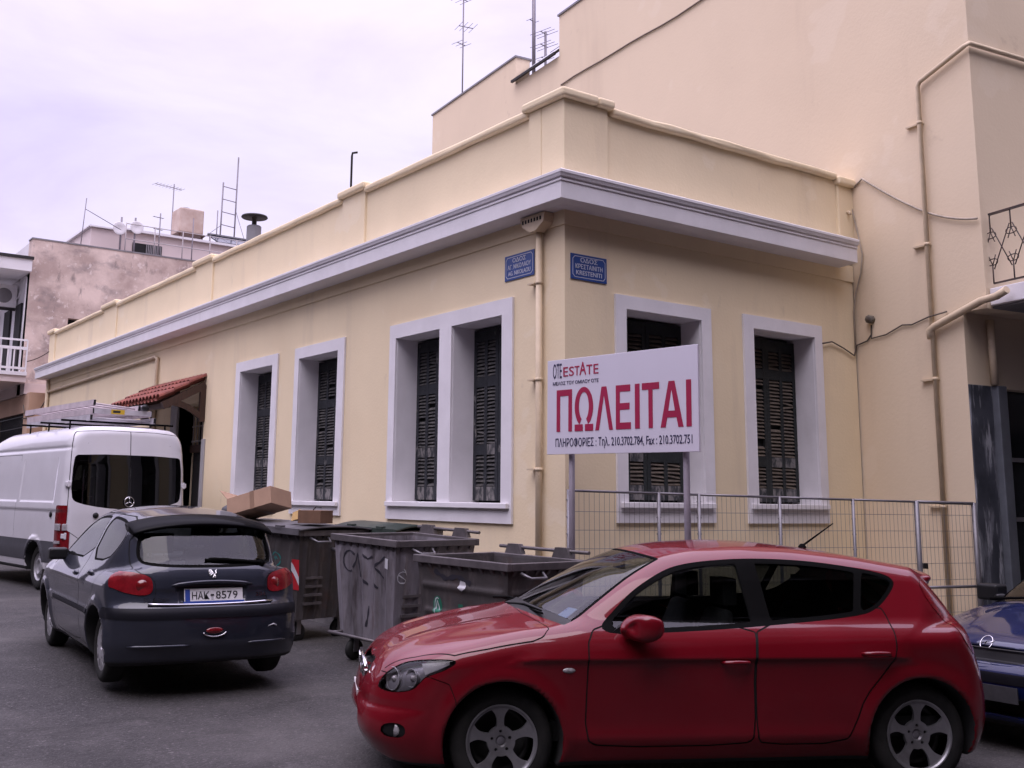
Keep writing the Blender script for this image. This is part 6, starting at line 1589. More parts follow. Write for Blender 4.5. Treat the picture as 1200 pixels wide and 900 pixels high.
# ================================================================== dark grey hatchback
M_GPAINT = car_paint('grey_paint', (0.024, 0.027, 0.040), (0.019, 0.021, 0.032), rough=0.4, metal=0.2, dust=0.12, dustc=(0.15, 0.14, 0.14))
M_BUMP = mat('bumper_strip', (0.010, 0.010, 0.014), rough=0.5, var=0.2, vscale=5, spec=0.12)
def build_grey():
    F = grey_F(); V, Q = surf_nets(F, GREY_BOUNDS[0], GREY_BOUNDS[1], 0.025); V = project(F, V, 5)
    pm = PM(F, V, Q)
    car = thing('parked_car', 'dark grey hatchback seen from behind, parked behind the white van', 'car', (-3.481, 1.954, 0.10), R(85.6))
    common_cuts(pm, GREY_AX[:2], GREY_AX[2], .330, .21)
    fwin = [(.62, .955), (.50, 1.02), (.20, 1.20), (.0, 1.305), (-.12, 1.325), (-.40, 1.335), (-.50, 1.32), (-.56, .955)]
    rwin = [(-.60, .955), (-.54, 1.325), (-.70, 1.33), (-1.0, 1.305), (-1.22, 1.25), (-1.29, 1.19), (-1.25, 1.08), (-1.12, .965)]
    for poly, nm in ((fwin, 'front'), (rwin, 'rear')):
        g = gXZ(poly, 1); pm.cut(g, 'window_trim', SIDE); pm.cut(lambda V, g=g: g(V) + .018, 'glass_' + nm, SIDE, ('window_trim',))
    def gw(V):
        y = np.abs(V[:, 1]); x = V[:, 0] + .12 * (y / .58) ** 2; t = (x - .24) / .74
        return np.maximum(y - (.50 + .20 * np.clip(t, -.2, 1.3)), np.maximum(.235 - x, x - .98))
    up_f = lambda c, n: (n[:, 2] > .3) & (n[:, 0] > .05) & (c[:, 2] > .93) & (c[:, 0] > .05)
    pm.cut(gw, 'windscreen', up_f)
    back = lambda c, n: (n[:, 0] < -.18) & (c[:, 2] > .9)
    gh = gYZ([(-.585, .985), (-.55, 1.20), (-.48, 1.262), (0, 1.275), (.48, 1.262), (.55, 1.20), (.585, .985), (.48, .945), (0, .932), (-.48, .945)], 2)
    pm.cut(gh, 'hatch_seal', back); pm.cut(lambda V: gh(V) + .022, 'tail_glass', back, ('hatch_seal',))
    # tail lamps, seen square from behind
    tl = np.array([(.80, .905), (.683, .907), (.60, .90), (.50, .872), (.478, .82), (.482, .745), (.55, .722), (.68, .744), (.78, .79), (.90, .81), (.90, .905)])
    tp = chaikin(tl, 1); rearq = both(lambda c, n: (c[:, 0] < -1.38) & (n[:, 0] < -.06) & (c[:, 1] > .35) & (c[:, 2] > .65))
    gtl = lambda V: np.maximum(sdpoly(np.stack([np.abs(V[:, 1]), V[:, 2]], 1), tp), V[:, 0] + 1.53 - .45 * (V[:, 2] - .80))
    pm.cut(gtl, 'tail_lamp', rearq)
    # tailgate joint, bumper band
    gate = gYZa([(-.3, .655), (-.3, 1.40), (.30, 1.40), (.60, 1.20), (.625, .98), (.60, .90), (.47, .86), (.455, .72), (.50, .655)], 1)
    seam_cut(pm, gate, .006, lambda c, n: (n[:, 0] < -.2) & (c[:, 0] < -1.2), ('body',)); pm.lab = ['tailgate' if l == '_in' else l for l in pm.lab]
    pm.cut(lambda V: np.maximum(np.abs(V[:, 2] - .585) - .042, V[:, 0] + 1.45), 'bumper_strip', lambda c, n: (c[:, 0] < -1.3) & (c[:, 2] < .7), ('body',))
    pm.cut(lambda V: np.maximum(V[:, 2] - .642, V[:, 0] + 1.43), 'bumper', lambda c, n: (c[:, 0] < -1.3) & (c[:, 2] < .7), ('body',))
    fdoor = [(.70, .90), (.72, .60), (.66, .30), (.60, .245), (-.44, .245), (-.52, .32), (-.50, .6), (-.53, .95), (-.49, 1.36), (.0, 1.36), (.5, 1.08)]
    rdoor = [(-.49, 1.36), (-.53, .95), (-.50, .6), (-.52, .32), (-.58, .245), (-.80, .25), (-.88, .38), (-.96, .52), (-1.05, .66), (-1.22, .95), (-1.33, 1.2), (-1.22, 1.33)]
    for poly, nm in ((fdoor, 'front_door'), (rdoor, 'rear_door')):
        seam_cut(pm, gXZ(poly, 1), .006, SIDE, ('body',)); pm.lab = [nm if l == '_in' else l for l in pm.lab]
    for l in ('front_door', 'rear_door', 'glass_front', 'glass_rear', 'tail_lamp'): pm.split_sides(l)
    # side rubbing strip
    for s_ in ('_L', '_R'):
        for d in ('front_door', 'rear_door'): pm.cut(lambda V: np.abs(V[:, 2] - .545) - .020, 'rub_strip', SIDE, (d + s_,))
    pm.finish()
    emit(pm, 'body', 'body', M_GPAINT, car); gate_o = emit(pm, 'tailgate', 'tailgate', M_GPAINT, car); bump_o = emit(pm, 'bumper', 'rear_bumper', M_GPAINT, car)
    emit(pm, 'bumper_strip', 'bumper_strip', M_BUMP, bump_o, .004)
    for l, nm, m, off in (('wheel_house', 'wheel_arch_liner', M_CABIN, 0), ('underbody', 'underbody', M_CABIN, 0), ('window_trim', 'window_frame', M_RUBBER, -.002), ('panel_gap', 'panel_joint', M_GAP, -.005), ('rub_strip', 'rubbing_strip', M_BUMP, .006)): emit(pm, l, nm, m, car, off)
    emit(pm, 'hatch_seal', 'window_surround', M_RUBBER, gate_o, .001)
    emit(pm, 'tail_glass', 'rear_window', M_GLASS, gate_o, -.002)
    emit(pm, 'windscreen', 'windscreen', M_GLASS, car, -.003)
    for s_ in ('_L', '_R'):
        sg = 1 if s_ == '_L' else -1
        fd_ = emit(pm, 'front_door' + s_, 'front_door', M_GPAINT, car); rd_ = emit(pm, 'rear_door' + s_, 'rear_door', M_GPAINT, car)
        emit(pm, 'glass_front' + s_, 'window', M_GLASS, fd_, -.005); emit(pm, 'glass_rear' + s_, 'window', M_GLASSD, rd_, -.005)
        tl_ = emit(pm, 'tail_lamp' + s_, 'tail_lamp', M_LAMPREDB, car, .006)
        k = MB(); k.lathe([(0, .0025), (.045, .002), (.052, -.01)], 18, axis='x'); rot = Vector((1, 0, 0)).rotation_difference(Vector((-1, .3 * sg, .1)).normalized()).to_matrix().to_4x4(); Mx = Matrix.Translation((-1.700, .56 * sg, .80)) @ rot; k.v = [tuple(Mx @ Vector(p)) for p in k.v]; k.build('lamp_bulb', mat('deep_red_lamp', (0.16, 0.006, 0.008), rough=0.15, var=0.3, coat=0.8), tl_)
        for par_, x0, z in ((fd_, -.36, .83), (rd_, -.86, .86)):
            t = np.linspace(.5, .95, 400); i = np.argmax(F(np.stack([np.full(400, x0), t, np.full(400, z)], 1)) > 0)
            k = MB(); k.lathe([(0, .022), (.6, .020), (1, .004), (1, -.01)], 16, axis='y'); k.v = [(x0 + x * .075, sg * (t[i] + y), z + zz * .028) for x, y, zz in k.v]; k.build('handle', M_GPAINT, par_)
        k = MB()
        for j in range(1): k.box(-.07, .07, -.085, .085, -.055, .055, M=Matrix.Translation((.46, sg * .845, .955)))
        k.bar((.52, sg * .74, .935), (.47, sg * .80, .94), .10, .05); mo = k.build('mirror', M_BLACKP, fd_, bevel=.05, seg=4)
    lining(pm, car, ('body', 'front_door_L', 'front_door_R', 'rear_door_L', 'rear_door_R', 'window_trim', 'tailgate'), .70)
    for x in GREY_AX[:2]:
        for s_ in (1, -1): wheel(car, x, s_ * .745, GREY_AX[2], s_, 'cap', .175, .190)
    interior(car, .70, .05, -.78, .95, .68, .38, -1.45, .30)
    # black roof spoiler over the rear window
    k = MB(); n_ = 24; V_ = []; pr = [(-1.22, 1.362), (-1.36, 1.360), (-1.52, 1.318), (-1.575, 1.290), (-1.565, 1.266), (-1.46, 1.274), (-1.30, 1.300)]
    for j in range(n_ + 1):
        y = -.60 + 1.20 * j / n_; q = abs(y) / .60
        for x, z in pr: V_.append((x + .10 * q ** 2.5, y, z - .062 * q ** 2 - .02 * q ** 6))
    m_ = len(pr); k.add(V_, [(j * m_ + i, j * m_ + (i + 1) % m_, (j + 1) * m_ + (i + 1) % m_, (j + 1) * m_ + i) for j in range(n_) for i in range(m_)] + [tuple(range(m_)), tuple(range(n_ * m_, (n_ + 1) * m_))[::-1]], 0, True)
    sp = k.build('roof_spoiler', M_GLOSSB, gate_o)
    sp.modifiers.new('bevel', 'BEVEL').width = .008
    # wiper, plate, trims, badge
    rx_ = lambda y, z: float(np.linspace(-2.1, -1.0, 1200)[np.argmax(F(np.stack([np.linspace(-2.1, -1.0, 1200), np.full(1200, y), np.full(1200, z)], 1)) < 0)])
    k = MB(); pts = [(rx_(y, z) - .022, y, z) for y, z in ((.02, 1.005), (-.10, .998), (-.25, .985), (-.42, .968))]; k.tube(pts, [.010, .014, .013, .016], 8); pts = [(rx_(y, z) - .012, y, z) for y, z in ((.05, .995), (-.2, .985), (-.40, .962))]; k.tube(pts, .012, 6); k.lathe([(0, -.03), (.028, -.03), (.03, 0.01)], 14, axis='x', c=(rx_(-.44, .962), -.44, .962)); k.build('rear_wiper', M_RUBBER, gate_o)
    zp0, zp1 = .662, .772; yl, yr = .232, -.258
    xt, xb = rx_(0, .77) - .012, rx_(0, .665) - .016
    def PP(u, v, d=0.0):     # on the plate: u from left (seen from behind) to right
        t = v / (zp1 - zp0); return Vector((xb + (xt - xb) * t - d, yl + (yr - yl) * u / (yl - yr), zp0 + v))
    w_, h_ = yl - yr, zp1 - zp0
    def quadbox(bb, u0, u1, v0, v1, d0, d1): bb.add([PP(u, v, d) for u in (u0, u1) for v in (v0, v1) for d in (d0, d1)], [(0, 1, 3, 2), (4, 6, 7, 5), (0, 4, 5, 1), (2, 3, 7, 6), (0, 2, 6, 4), (1, 5, 7, 3)])
    k = MB(); quadbox(k, 0, w_, 0, h_, -.008, .004); pl_ = k.build('number_plate', M_PLATE, gate_o, bevel=.002)
    k = MB(); quadbox(k, -.008, w_ + .008, -.014, .012, .0045, .008); k.build('plate_strip', M_EUBLUE, pl_)
    k = MB(); quadbox(k, .006, .046, .014, h_ - .005, .0045, .006); k.build('country_band', M_EUBLUE, pl_)
    k = MB(); quadbox(k, .222, .240, .022, .046, .0045, .006); k.build('plate_hologram', mat('hologram_grey', (0.42, 0.42, 0.44), rough=0.4, var=0.3, vscale=60), pl_)
    upv = (PP(0, .1) - PP(0, 0)).normalized(); rtv = Vector((0, -1, 0))
    lettering('plate_characters', [(c, wc, .062, PP(u0, .026, .005), rtv, upv, .004) for c, u0, wc in (('Η', .062, .042), ('Α', .110, .046), ('Κ', .162, .044), ('8', .262, .040), ('5', .309, .040), ('7', .357, .040), ('9', .405, .040))] + [('-', .028, .012, PP(.217, .052, .007), rtv, upv)], M_PLK, pl_)
    lettering('dealer_lettering', [('AUTOMOTO', .10, .007, PP(.05, -.010, .0085), rtv, upv), ('SERVICE', .08, .007, PP(.26, -.010, .0085), rtv, upv)], M_PLATE, pl_)
    k = MB(); k.tube([(rx_(y, .648) - .006, y, .648 + .010 * (abs(y) / .5) ** 2) for y in np.linspace(.52, -.52, 15)], .011, 8); k.build('chrome_strip', M_CHROME, gate_o)
    k = MB(); k.tube([(rx_(y, .826 - .02 * (y / .3) ** 2) - .006, y, .826 - .025 * (y / .34) ** 2) for y in np.linspace(.34, -.34, 13)], [.004] + [.014] * 11 + [.004], 8); k.build('boot_lip', M_GPAINT, gate_o)
    xe = rx_(0, .895)
    lion = [[(-.036, .010), (-.028, .026), (-.016, .028), (-.012, .018), (-.022, .014), (-.036, .010)], [(-.012, .020), (.0, .004), (.010, -.010), (.004, -.026), (-.004, -.036)], [(.010, -.010), (.020, -.022), (.016, -.036)], [(-.004, .010), (-.022, .002), (-.034, -.006)], [(.0, .004), (-.014, -.010), (-.026, -.016)], [(.014, -.008), (.028, .004), (.022, .020), (.034, .028)]]
    emblem_strokes('badge', lion, mat('bright_badge', (0.80, 0.80, 0.80), rough=0.25, metal=0.6, var=0.1), gate_o, lambda u, v: Vector((rx_(-u, .89 + v) - .005, -u, .89 + v)), .0055)
    lettering('model_lettering', [('206', .085, .030, Vector((rx_(-.41, .715) - .008, -.375, .700)), rtv, Vector((.08, 0, 1)).normalized())], M_CHROME, gate_o)
    lettering('maker_lettering', [('PEUGEOT', .20, .022, Vector((rx_(.42, .69) + .008, .55, .683)), Vector((-.16, -1, 0)).normalized(), Vector((.08, 0, 1)).normalized())], M_CHROME, gate_o)
    k = MB(); k.lathe([(0, -.012), (.8, -.010), (1, 0), (1, .02)], 20, axis='x'); xf_ = rx_(-.01, .445); k.v = [(xf_ + x * .8, -.01 + y * .072, .445 + z * .026) for x, y, z in k.v]; k.build('rear_fog_lamp', M_LAMPRED, bump_o)
    k = MB(); ring = [(xf_ - .004, -.01 + .095 * math.cos(a), .437 + .040 * math.sin(a)) for a in np.linspace(math.pi * 1.05, math.pi * 1.95, 12)]; k.tube(ring, .006, 6); k.build('fog_lamp_trim', M_CHROME, bump_o)
    # soft fold along the lower bumper
    for y0, y1 in ((.66, .18), (-.30, -.66)):
        k = MB(); k.tube([(rx_(y, .335) - .002, y, .335) for y in np.linspace(y0, y1, 9)], [.004] + [.012] * 7 + [.004], 8); k.build('bumper_crease', M_GPAINT, bump_o)
    k = MB(); k.tube([(rx_(-.50, .46) - .001, -.47, .455), (rx_(-.53, .46) - .001, -.53, .47), (rx_(-.56, .455), -.56, .455)], .006, 6); k.build('bumper_sticker', M_STK, bump_o)
    # papers on the parcel shelf
    k = MB(); k.box(-1.45, -1.05, -.55, .55, .90, .915); k.build('parcel_shelf', M_CABIN, car)
    k = MB(); k.box(-1.36, -1.20, .08, .30, .916, .925); k.box(-1.34, -1.30, .12, .24, .926, .97); k.build('papers', M_STK, car)
    return car
build_grey()
# ================================================================== white panel van
M_VPAINT = car_paint('van_white', (0.62, 0.61, 0.64), (0.58, 0.57, 0.60), rough=0.35, dust=0.5, dustc=(0.40, 0.38, 0.37))
M_VCLAD = mat('van_grey_cladding', (0.055, 0.055, 0.065), rough=0.6, var=0.2, vscale=5)
def build_van():
    F = van_F(); V, Q = surf_nets(F, VAN_BOUNDS[0], VAN_BOUNDS[1], 0.04); V = project(F, V, 5, .03)
    pm = PM(F, V, Q)
    van = thing('panel_van', 'white high panel van with ladders on its roof, rear doors towards the grey hatchback', 'van', (-2.086, 11.266, 0.15), R(95.06))
    common_cuts(pm, VAN_AX[:2], VAN_AX[2], .40, .34)
    back = lambda c, n: (n[:, 0] < -.3)
    gg = gYZ([(-.80, 2.075), (.80, 2.075), (.865, 2.0), (.88, 1.42), (.79, 1.335), (.40, 1.265), (0, 1.24), (-.40, 1.265), (-.79, 1.335), (-.88, 1.42), (-.865, 2.0)], 1)
    pm.cut(gg, 'glass', back)
    door = gYZ([(-.80, 2.445), (.80, 2.445), (.875, 2.33), (.905, 1.9), (.925, .62), (-.925, .62), (-.905, 1.9), (-.875, 2.33)], 1)
    seam_cut(pm, door, .009, back, ('body',)); pm.lab = ['rear_door' if l == '_in' else l for l in pm.lab]
    pm.cut(lambda V: np.abs(V[:, 1]) - .006, 'panel_gap', back, ('rear_door', 'glass'))
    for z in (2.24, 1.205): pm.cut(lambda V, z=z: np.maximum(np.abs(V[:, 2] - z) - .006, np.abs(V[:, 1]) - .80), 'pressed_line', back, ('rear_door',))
    pm.cut(lambda V: np.maximum(np.maximum(np.abs(V[:, 2] - .965) - .335, -(V[:, 0] + 3.4)), V[:, 0] + 2.73), 'tail_lamp', both(lambda c, n: (c[:, 1] > .86) & (c[:, 0] < -2.6)), ('body', 'panel_gap'))
    pm.cut(lambda V: np.abs(V[:, 2] - .60) - .16, 'cladding', SIDE, ('body',))
    pm.cut(lambda V: np.maximum(V[:, 2] - .62, V[:, 0] + 2.86), 'bumper', lambda c, n: (c[:, 0] < -2.7) & (c[:, 2] < .8), ('body', 'cladding', 'rear_door'))
    cab = gXZ([(2.05, 1.28), (1.45, 1.98), (1.30, 2.05), (.98, 2.05), (.95, 1.36), (1.2, 1.26)], 1)
    pm.cut(cab, 'glass_side', SIDE)
    def gw(V): return np.maximum(np.abs(V[:, 1]) - .76, np.maximum(1.40 - V[:, 2], V[:, 2] - 2.12))
    pm.cut(gw, 'windscreen', lambda c, n: (n[:, 0] > .3) & (c[:, 0] > 1.0) & (c[:, 2] > 1.25))
    seam_cut(pm, gXZ([(2.1, .50), (.90, .50), (.90, 2.12), (1.4, 2.12), (2.1, 1.3)], 0), .008, SIDE, ('body', 'cladding')); pm.lab = ['body' if l == '_in' else l for l in pm.lab]
    seam_cut(pm, gXZ([(.78, .50), (.78, 2.10), (-.80, 2.10), (-.80, .50)], 0), .008, SIDE, ('body',)); pm.lab = ['body' if l == '_in' else l for l in pm.lab]
    for l in ('glass_side', 'tail_lamp', 'glass', 'rear_door'): pm.split_sides(l)
    pm.finish()
    emit(pm, 'body', 'body', M_VPAINT, van)
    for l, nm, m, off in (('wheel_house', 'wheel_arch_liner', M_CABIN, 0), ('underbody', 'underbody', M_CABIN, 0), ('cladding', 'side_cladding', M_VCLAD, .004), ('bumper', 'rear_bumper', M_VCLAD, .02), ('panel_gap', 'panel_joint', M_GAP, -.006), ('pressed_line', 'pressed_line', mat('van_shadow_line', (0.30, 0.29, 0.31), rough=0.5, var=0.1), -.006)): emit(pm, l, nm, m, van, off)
    emit(pm, 'windscreen', 'windscreen', M_GLASSD, van, -.003)
    for s_ in ('_L', '_R'):
        sg = 1 if s_ == '_L' else -1
        emit(pm, 'glass_side' + s_, 'cab_window', M_GLASSD, van, -.004)
        d_ = emit(pm, 'rear_door' + s_, 'rear_door', M_VPAINT, van)
        emit(pm, 'glass' + s_, 'window', glass('van_black_glass', (0.055, 0.065, 0.065), 1.0), d_, -.002)
        for z in (1.62, .85):
            k = MB(); k.box(-2.985, -2.92, sg * .88, sg * .965, z - .035, z + .035); k.box(-2.99, -2.97, sg * .90, sg * .935, z - .05, z + .05); k.build('hinge', M_VPAINT, d_, bevel=.008)
        tl_ = emit(pm, 'tail_lamp' + s_, 'tail_lamp', M_LAMPRED, van, .008)
        k = MB()
        xs_ = np.linspace(-3.3, -2.4, 800)
        k.box(-2.93, -2.74, sg * .975, sg * 1.003, .93, 1.03); k.box(-2.992, -2.94, sg * .90, sg * .965, .93, 1.03); k.build('reversing_lamp', M_LAMPW, tl_, bevel=.01)
        k = MB(); k.box(-2.93, -2.74, sg * .975, sg * 1.003, .74, .78); k.build('lamp_stripe', M_LAMPW, tl_)
    for y, z in ((.50, 1.155),):
        k = MB(); k.lathe([(0, -.02), (.035, -.018), (.045, .0), (.045, .03)], 16, axis='x', c=(-3.045, y, z)); k.build('door_lock', M_BLACKP, van)
    k = MB(); k.lathe([(0, .008), (.045, .006), (.05, -.01)], 16, axis='y'); k.v = [(x - 2.52, y + 1.0, z + 1.165) for x, y, z in k.v]; k.build('fuel_cap_lock', M_BLACKP, van)
    emblem_strokes('badge', [[(.075 * math.cos(a), .075 * math.sin(a)) for a in np.linspace(0, 2 * math.pi, 25)]] + [[(0, 0), (.072 * math.cos(a), .072 * math.sin(a))] for a in (R(90), R(210), R(330))], M_CHROME, van, lambda u, v: Vector((-3.062, -u, 1.36 + v)), .008)
    k = MB(); k.box(-3.05, -3.04, .10, .30, .55, .66); k.build('number_plate', M_PLATE, van)
    k = MB(); k.box(-2.55, -2.2, .86, .90, .12, .36); k.build('mud_flap', M_VPAINT, van)
    for x in VAN_AX[:2]:
        for s_ in (1, -1): wheel(van, x, s_ * .90, VAN_AX[2], s_, 'steel', .22, .215)
    lining(pm, van, ('body', 'rear_door_L', 'rear_door_R'), .9)
    k = MB(); k.box(-2.9, 2.2, -.85, .85, .5, .62); k.build('load_floor', M_CABIN, van)
    for s_ in (-1, 1): seat(van, 1.0, s_ * .5, .5, .95, 1.45)
    k = MB(); k.box(1.5, 1.9, -.8, .8, 1.0, 1.32); k.build('dashboard', M_CABIN, van, bevel=.05)
    k = MB(); k.add([(-2.95, .62, 1.90), (-2.95, .46, 1.90), (-2.95, .46, 1.74), (-2.95, .58, 1.72), (-2.95, .62, 1.58)], [(0, 1, 2, 3, 4)]); k.v += [(x + .004, y, z) for x, y, z in k.v]; k.f.append((5, 6, 7, 8, 9)); k.mi.append(0); k.sm.append(False)
    k.build('window_sticker', M_STK, van)
    # roof bars
    rk = thing('roof_rack', 'black roof bars across the white van roof', 'roof rack', (-2.086, 11.266, 0.15), R(95.06))
    for x in (-2.45, -1.5, -.6):
        k = MB(); k.tube([(x, -.92, 2.60), (x, .92, 2.60)], .016, 8)
        for y in (-.78, .78): k.tube([(x, y, 2.44), (x, y, 2.60)], .014, 8)
        k.build('cross_bar', M_RUBBER, rk)
    M_ALU = mat('ladder_aluminium', (0.50, 0.48, 0.51), rough=0.5, metal=0.25, rgb2=(0.36, 0.34, 0.36), vscale=5)
    M_ALUP = mat('ladder_pinkish', (0.48, 0.41, 0.43), rough=0.6, var=0.25, vscale=6)
    m_end = M_ALU
    def ladder(label, y0, y1, z, x0, x1, m, roll=0.0):
        t_ = thing('ladder', label, 'ladder', (-2.086, 11.266, 0.15), R(95.06), group='ladders on the van roof')
        Mx = Matrix.Translation(((x0 + x1) / 2, (y0 + y1) / 2, z)) @ Matrix.Rotation(roll, 4, 'X'); hx, hy = (x1 - x0) / 2, (y1 - y0) / 2
        for s_ in (-1, 1):
            k = MB(); k.box(-hx, hx, s_ * hy - .014, s_ * hy + .016, -.046, .046, M=Mx); k.build('stile', m, t_)
            k = MB(); k.box(-hx - .012, -hx, s_ * hy - .018, s_ * hy + .018, -.04, .04, M=Mx); k.build('end_cap', M_BLACKP, t_)
        k = MB(); n_ = int((x1 - x0) / .28)
        for i in range(n_): xx = -hx + .15 + i * (2 * hx - .3) / (n_ - 1); k.tube([Mx @ Vector((xx, -hy, 0)), Mx @ Vector((xx, hy, 0))], .016, 6)
        k.build('rungs', m, t_); return t_, Mx, hx, hy
    ladder('lowest aluminium ladder of the stack on the van roof', -.52, .52, 2.655, -2.62, .4, M_ALU)
    lt, Mx, hx, hy = ladder('aluminium ladder with a yellow label, second from the bottom on the van roof', -.48, .46, 2.765, -2.55, .6, M_ALUP)
    k = MB(); k.box(-hx - .024, -hx - .013, -hy, hy, -.04, .04, M=Mx); k.build('end_board', m_end, lt)
    k = MB(); k.box(-hx - .028, -hx - .0245, -.02, .20, -.036, .036, M=Mx); k.build('yellow_label', mat('label_yellow', (0.50, 0.33, 0.02), rough=0.5, var=0.1), lt)
    k = MB(); k.box(-hx - .0295, -hx - .0285, .05, .17, -.015, .02, M=Mx); k.build('label_print', M_PLK, lt)
    ladder('topmost pinkish ladder of the stack on the van roof', -.30, .44, 2.875, -2.50, .8, M_ALUP, R(4))
    tb = thing('pipe_tube', 'grey plastic tube lashed beside the ladders on the van roof', 'tube', (-2.086, 11.266, 0.15), R(95.06))
    k = MB(); k.tube([(-2.60, -.36, 2.86), (.5, -.36, 2.86)], .045, 14); k.build('tube_body', M_AER, tb)
    k = MB(); k.lathe([(0, -.03), (.05, -.03), (.052, .03)], 14, axis='x', c=(-2.60, -.36, 2.86)); k.build('end_cap', M_BLACKP, tb)
build_van()
# ================================================================== dark blue saloon at the right edge
M_BPAINT = car_paint('blue_paint', (0.004, 0.010, 0.062), (0.003, 0.008, 0.05), rough=0.45, metal=0.1, dust=0.06, dustc=(0.10, 0.11, 0.15))
BLUE_LOC, BLUE_ROT = (2.83, -3.98, -0.125), R(177)
BLUE_AX = (1.27, -1.25, 0.30, 0.74)
def blue_F():
    deckZ = lut([(2.5, .52), (2.12, .60), (2.04, .72), (1.90, .79), (1.55, .86), (1.15, .93), (.98, .965), (-2.3, .96)], .05)
    roofZ = lut([(2.3, .3), (1.3, .84), (1.02, .965), (.6, 1.19), (.2, 1.36), (-.1, 1.41), (-.6, 1.42), (-1.2, 1.36), (-1.9, 1.12), (-2.3, .9)], .06)
    xf = lut([(.1, 1.98), (.25, 2.07), (.45, 2.11), (.56, 2.11), (.62, 2.06), (.74, 2.02), (.82, 1.92), (1, 1.7)], .02, -1, 3)
    xr = lut([(.2, -1.95), (.5, -2.05), (.9, -2.0), (1.4, -1.9)], .05, -1, 3)
    Wz = lut([(.1, .70), (.25, .80), (.45, .835), (.7, .845), (.85, .83), (.95, .80), (1.1, .75)], .03, -1, 3)
    axf, axr, rw, _ = BLUE_AX
    def F(P):
        X, Y, Z = P[:, 0], np.abs(P[:, 1]), P[:, 2]; y = Y / .83; ky = Y / .6
        side = (Y - Wz(Z)) * .97
        top = (Z - (deckZ(X) - .05 * y ** 2 - .03 * y ** 6 + .012 * np.exp(-((Y - .40) / .09) ** 2) * np.clip((X - .9) / .3, 0, 1) * np.clip((2.0 - X) / .3, 0, 1))) * .93
        fr = (X - (xf(Z) - .12 * y ** 2 - .26 * y ** 6)) * .92; rr = (xr(Z) + .1 * y ** 2 + .2 * y ** 6 - X) * .92
        low = smax(smax(smax(side, top, .11), fr, .08), rr, .08)
        gs = (Y - (.76 - .48 * (Z - .96))) * .9; gt = (Z - (roofZ(X + .12 * ky ** 2) - .05 * ky ** 2)) * .85
        f = smin(low, smax(smax(gs, gt, .1), .78 - Z, .02), .05); f = smax(f, .18 - Z, .05)
        f = smax(f, -smax(smax(Y - .36, np.abs(Z - .665) - .045, .02), -(X - (xf(Z) - .06)), .01), .012)
        f = smax(f, -smax(smax(Y - .40, np.abs(Z - .32) - .06, .03), -(X - (xf(Z) - .10)), .01), .012)
        for ax in (axf, axr): f = smax(f, -smax(np.hypot(X - ax, Z - rw) - .345, .48 - Y, .02), .014)
        return f
    return F
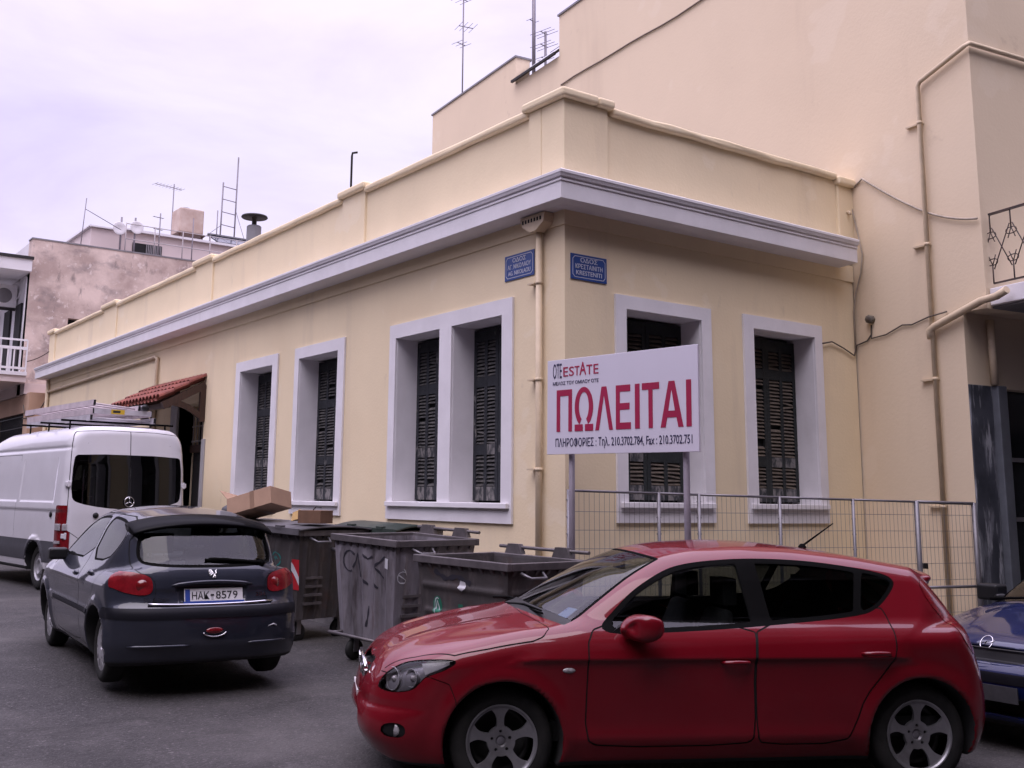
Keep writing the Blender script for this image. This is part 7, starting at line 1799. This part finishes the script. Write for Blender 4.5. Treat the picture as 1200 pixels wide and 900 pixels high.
def build_blue():
    F = blue_F(); V, Q = surf_nets(F, (-2.2, -.95, .1), (2.25, .95, 1.5), 0.03); V = project(F, V, 5); pm = PM(F, V, Q)
    car = thing('parked_car', 'dark blue car with a round chrome badge, nose behind the red hatchback', 'car', BLUE_LOC, BLUE_ROT)
    common_cuts(pm, BLUE_AX[:2], BLUE_AX[2], .345, .22)
    def gw(V):
        y = np.abs(V[:, 1]); x = V[:, 0] + .12 * (y / .6) ** 2; t = (x - .22) / .76
        return np.maximum(y - (.52 + .20 * np.clip(t, -.2, 1.3)), np.maximum(.20 - x, x - .98))
    up_f = lambda c, n: (n[:, 2] > .3) & (n[:, 0] > .05) & (c[:, 2] > .93) & (c[:, 0] > .05)
    pm.cut(gw, 'screen_seal', up_f); pm.cut(lambda V: gw(V) + .018, 'windscreen', up_f, ('screen_seal',))
    win = gXZ([(.70, .97), (.2, 1.26), (-.1, 1.34), (-.6, 1.35), (-1.15, 1.28), (-1.45, 1.05), (-1.35, .97)], 1); pm.cut(win, 'window_trim', SIDE)
    pm.cut(lambda V: np.maximum(win(V) + .022, -(V[:, 0] + .28)), 'glass_front', SIDE, ('window_trim',)); pm.cut(lambda V: np.maximum(win(V) + .022, V[:, 0] + .38), 'glass_rear', SIDE, ('window_trim',))
    pm.cut(gYZa([(.42, .60), (.44, .74), (.60, .75), (.86, .73), (.86, .62), (.6, .595)], 1), 'headlight', both(lambda c, n: (c[:, 0] > 1.5) & (n[:, 0] > .05) & (c[:, 1] > .38) & (c[:, 2] < .8)))
    pm.cut(gYZ([(-.36, .62), (-.36, .71), (.36, .71), (.36, .62)], 1), 'grille', lambda c, n: (c[:, 0] > 1.8) & (c[:, 2] > .55) & (c[:, 2] < .75))
    pm.cut(gYZ([(-.42, .26), (-.42, .39), (.42, .39), (.42, .26)], 1), 'lower_intake', lambda c, n: (c[:, 0] > 1.8) & (c[:, 2] < .45))
    bl_ = np.array([(2.3, .3), (2.02, .40), (1.9, .56), (1.5, .72), (1.0, .77), (.98, .5), (1.02, -.1), (2.3, -.1)])
    seam_cut(pm, lambda V: sdpoly(np.stack([V[:, 0], np.abs(V[:, 1])], 1), bl_), .006, lambda c, n: (n[:, 2] > .25) & (c[:, 0] > .95) & (c[:, 2] > .7), ('body',)); pm.lab = ['bonnet' if l == '_in' else l for l in pm.lab]
    pm.cut(lambda V: np.maximum(np.abs(V[:, 2] - .52) - .035, 1.6 - V[:, 0]), 'bumper_strip', lambda c, n: (c[:, 0] > 1.6) & (c[:, 2] < .6), ('body',))
    for poly, nm in (([(.78, .95), (.78, .30), (-.28, .28), (-.33, .95), (-.32, 1.40), (.2, 1.4)], 'front_door'), ([(-.32, 1.40), (-.33, .95), (-.28, .28), (-.85, .28), (-1.05, .6), (-1.3, .95), (-1.1, 1.4)], 'rear_door')):
        seam_cut(pm, gXZ(poly, 1), .006, SIDE, ('body',)); pm.lab = [nm if l == '_in' else l for l in pm.lab]
    for l in ('headlight', 'glass_front', 'glass_rear', 'front_door', 'rear_door'): pm.split_sides(l)
    pm.finish()
    emit(pm, 'body', 'body', M_BPAINT, car); emit(pm, 'bonnet', 'bonnet', M_BPAINT, car)
    for l, nm, m, off in (('wheel_house', 'wheel_arch_liner', M_CABIN, 0), ('underbody', 'underbody', M_CABIN, 0), ('window_trim', 'window_frame', M_RUBBER, -.002), ('screen_seal', 'screen_seal', M_RUBBER, -.001), ('panel_gap', 'panel_joint', M_GAP, -.005), ('grille', 'grille', M_BLACKP, -.002), ('lower_intake', 'lower_intake', M_BLACKP, -.002), ('bumper_strip', 'bumper_strip', M_BUMP, .006)): emit(pm, l, nm, m, car, off)
    emit(pm, 'windscreen', 'windscreen', M_GLASS, car, -.003)
    for s_ in ('_L', '_R'):
        sg = 1 if s_ == '_L' else -1
        fd_ = emit(pm, 'front_door' + s_, 'front_door', M_BPAINT, car); rd_ = emit(pm, 'rear_door' + s_, 'rear_door', M_BPAINT, car)
        emit(pm, 'glass_front' + s_, 'window', M_GLASS, fd_, -.005); emit(pm, 'glass_rear' + s_, 'window', M_GLASSD, rd_, -.005)
        emit(pm, 'headlight' + s_, 'headlight', M_LAMPW, car, .002)
        k = MB(); k.box(-.09, .08, -.10, .10, -.07, .07, M=Matrix.Translation((.52, sg * .90, 1.0))); k.bar((.58, sg * .77, .965), (.52, sg * .85, .975), .10, .05); k.build('mirror', M_BLACKP, fd_, bevel=.045, seg=4)
    lining(pm, car, ('body', 'window_trim', 'front_door_L', 'front_door_R', 'rear_door_L', 'rear_door_R'), .72)
    for x in BLUE_AX[:2]:
        for s_ in (1, -1): wheel(car, x, s_ * .77, BLUE_AX[2], s_, 'cap', .18, .19)
    interior(car, .70, .05, -.80, .95, .68, .40, -1.4, .30)
    k = MB()
    k.tube([(2.095 - .12 * (y / .83) ** 2, y, .72) for y in np.linspace(-.34, .34, 9)], .008, 6); k.build('grille_bar', M_BLACKP, car)
    emblem_strokes('badge', [[(.046 * math.cos(a), .046 * math.sin(a)) for a in np.linspace(0, 2 * math.pi, 25)], [(-.06, -.012), (.012, .008), (-.012, -.010), (.06, .014)]], M_CHROME, car, lambda u, v: Vector((2.045 - v * .8, u, .755 + v)), .004)
    k = MB(); k.box(2.115, 2.125, -.26, .26, .36, .47); k.build('number_plate', mat('dark_plate', (0.05, 0.05, 0.055), rough=0.6, var=0.3, vscale=12), car)  # plate coloured far darker than the white plates on the other vehicles
    for y0, y1 in ((-.10, .50), (-.60, -.02)):
        k = MB(); k.tube([(1.02, y0, .985), (.95, (y0 + y1) / 2, 1.01), (.90, y1, 1.01)], [.014, .010, .007], 6); k.build('wiper', M_RUBBER, car)
build_blue()
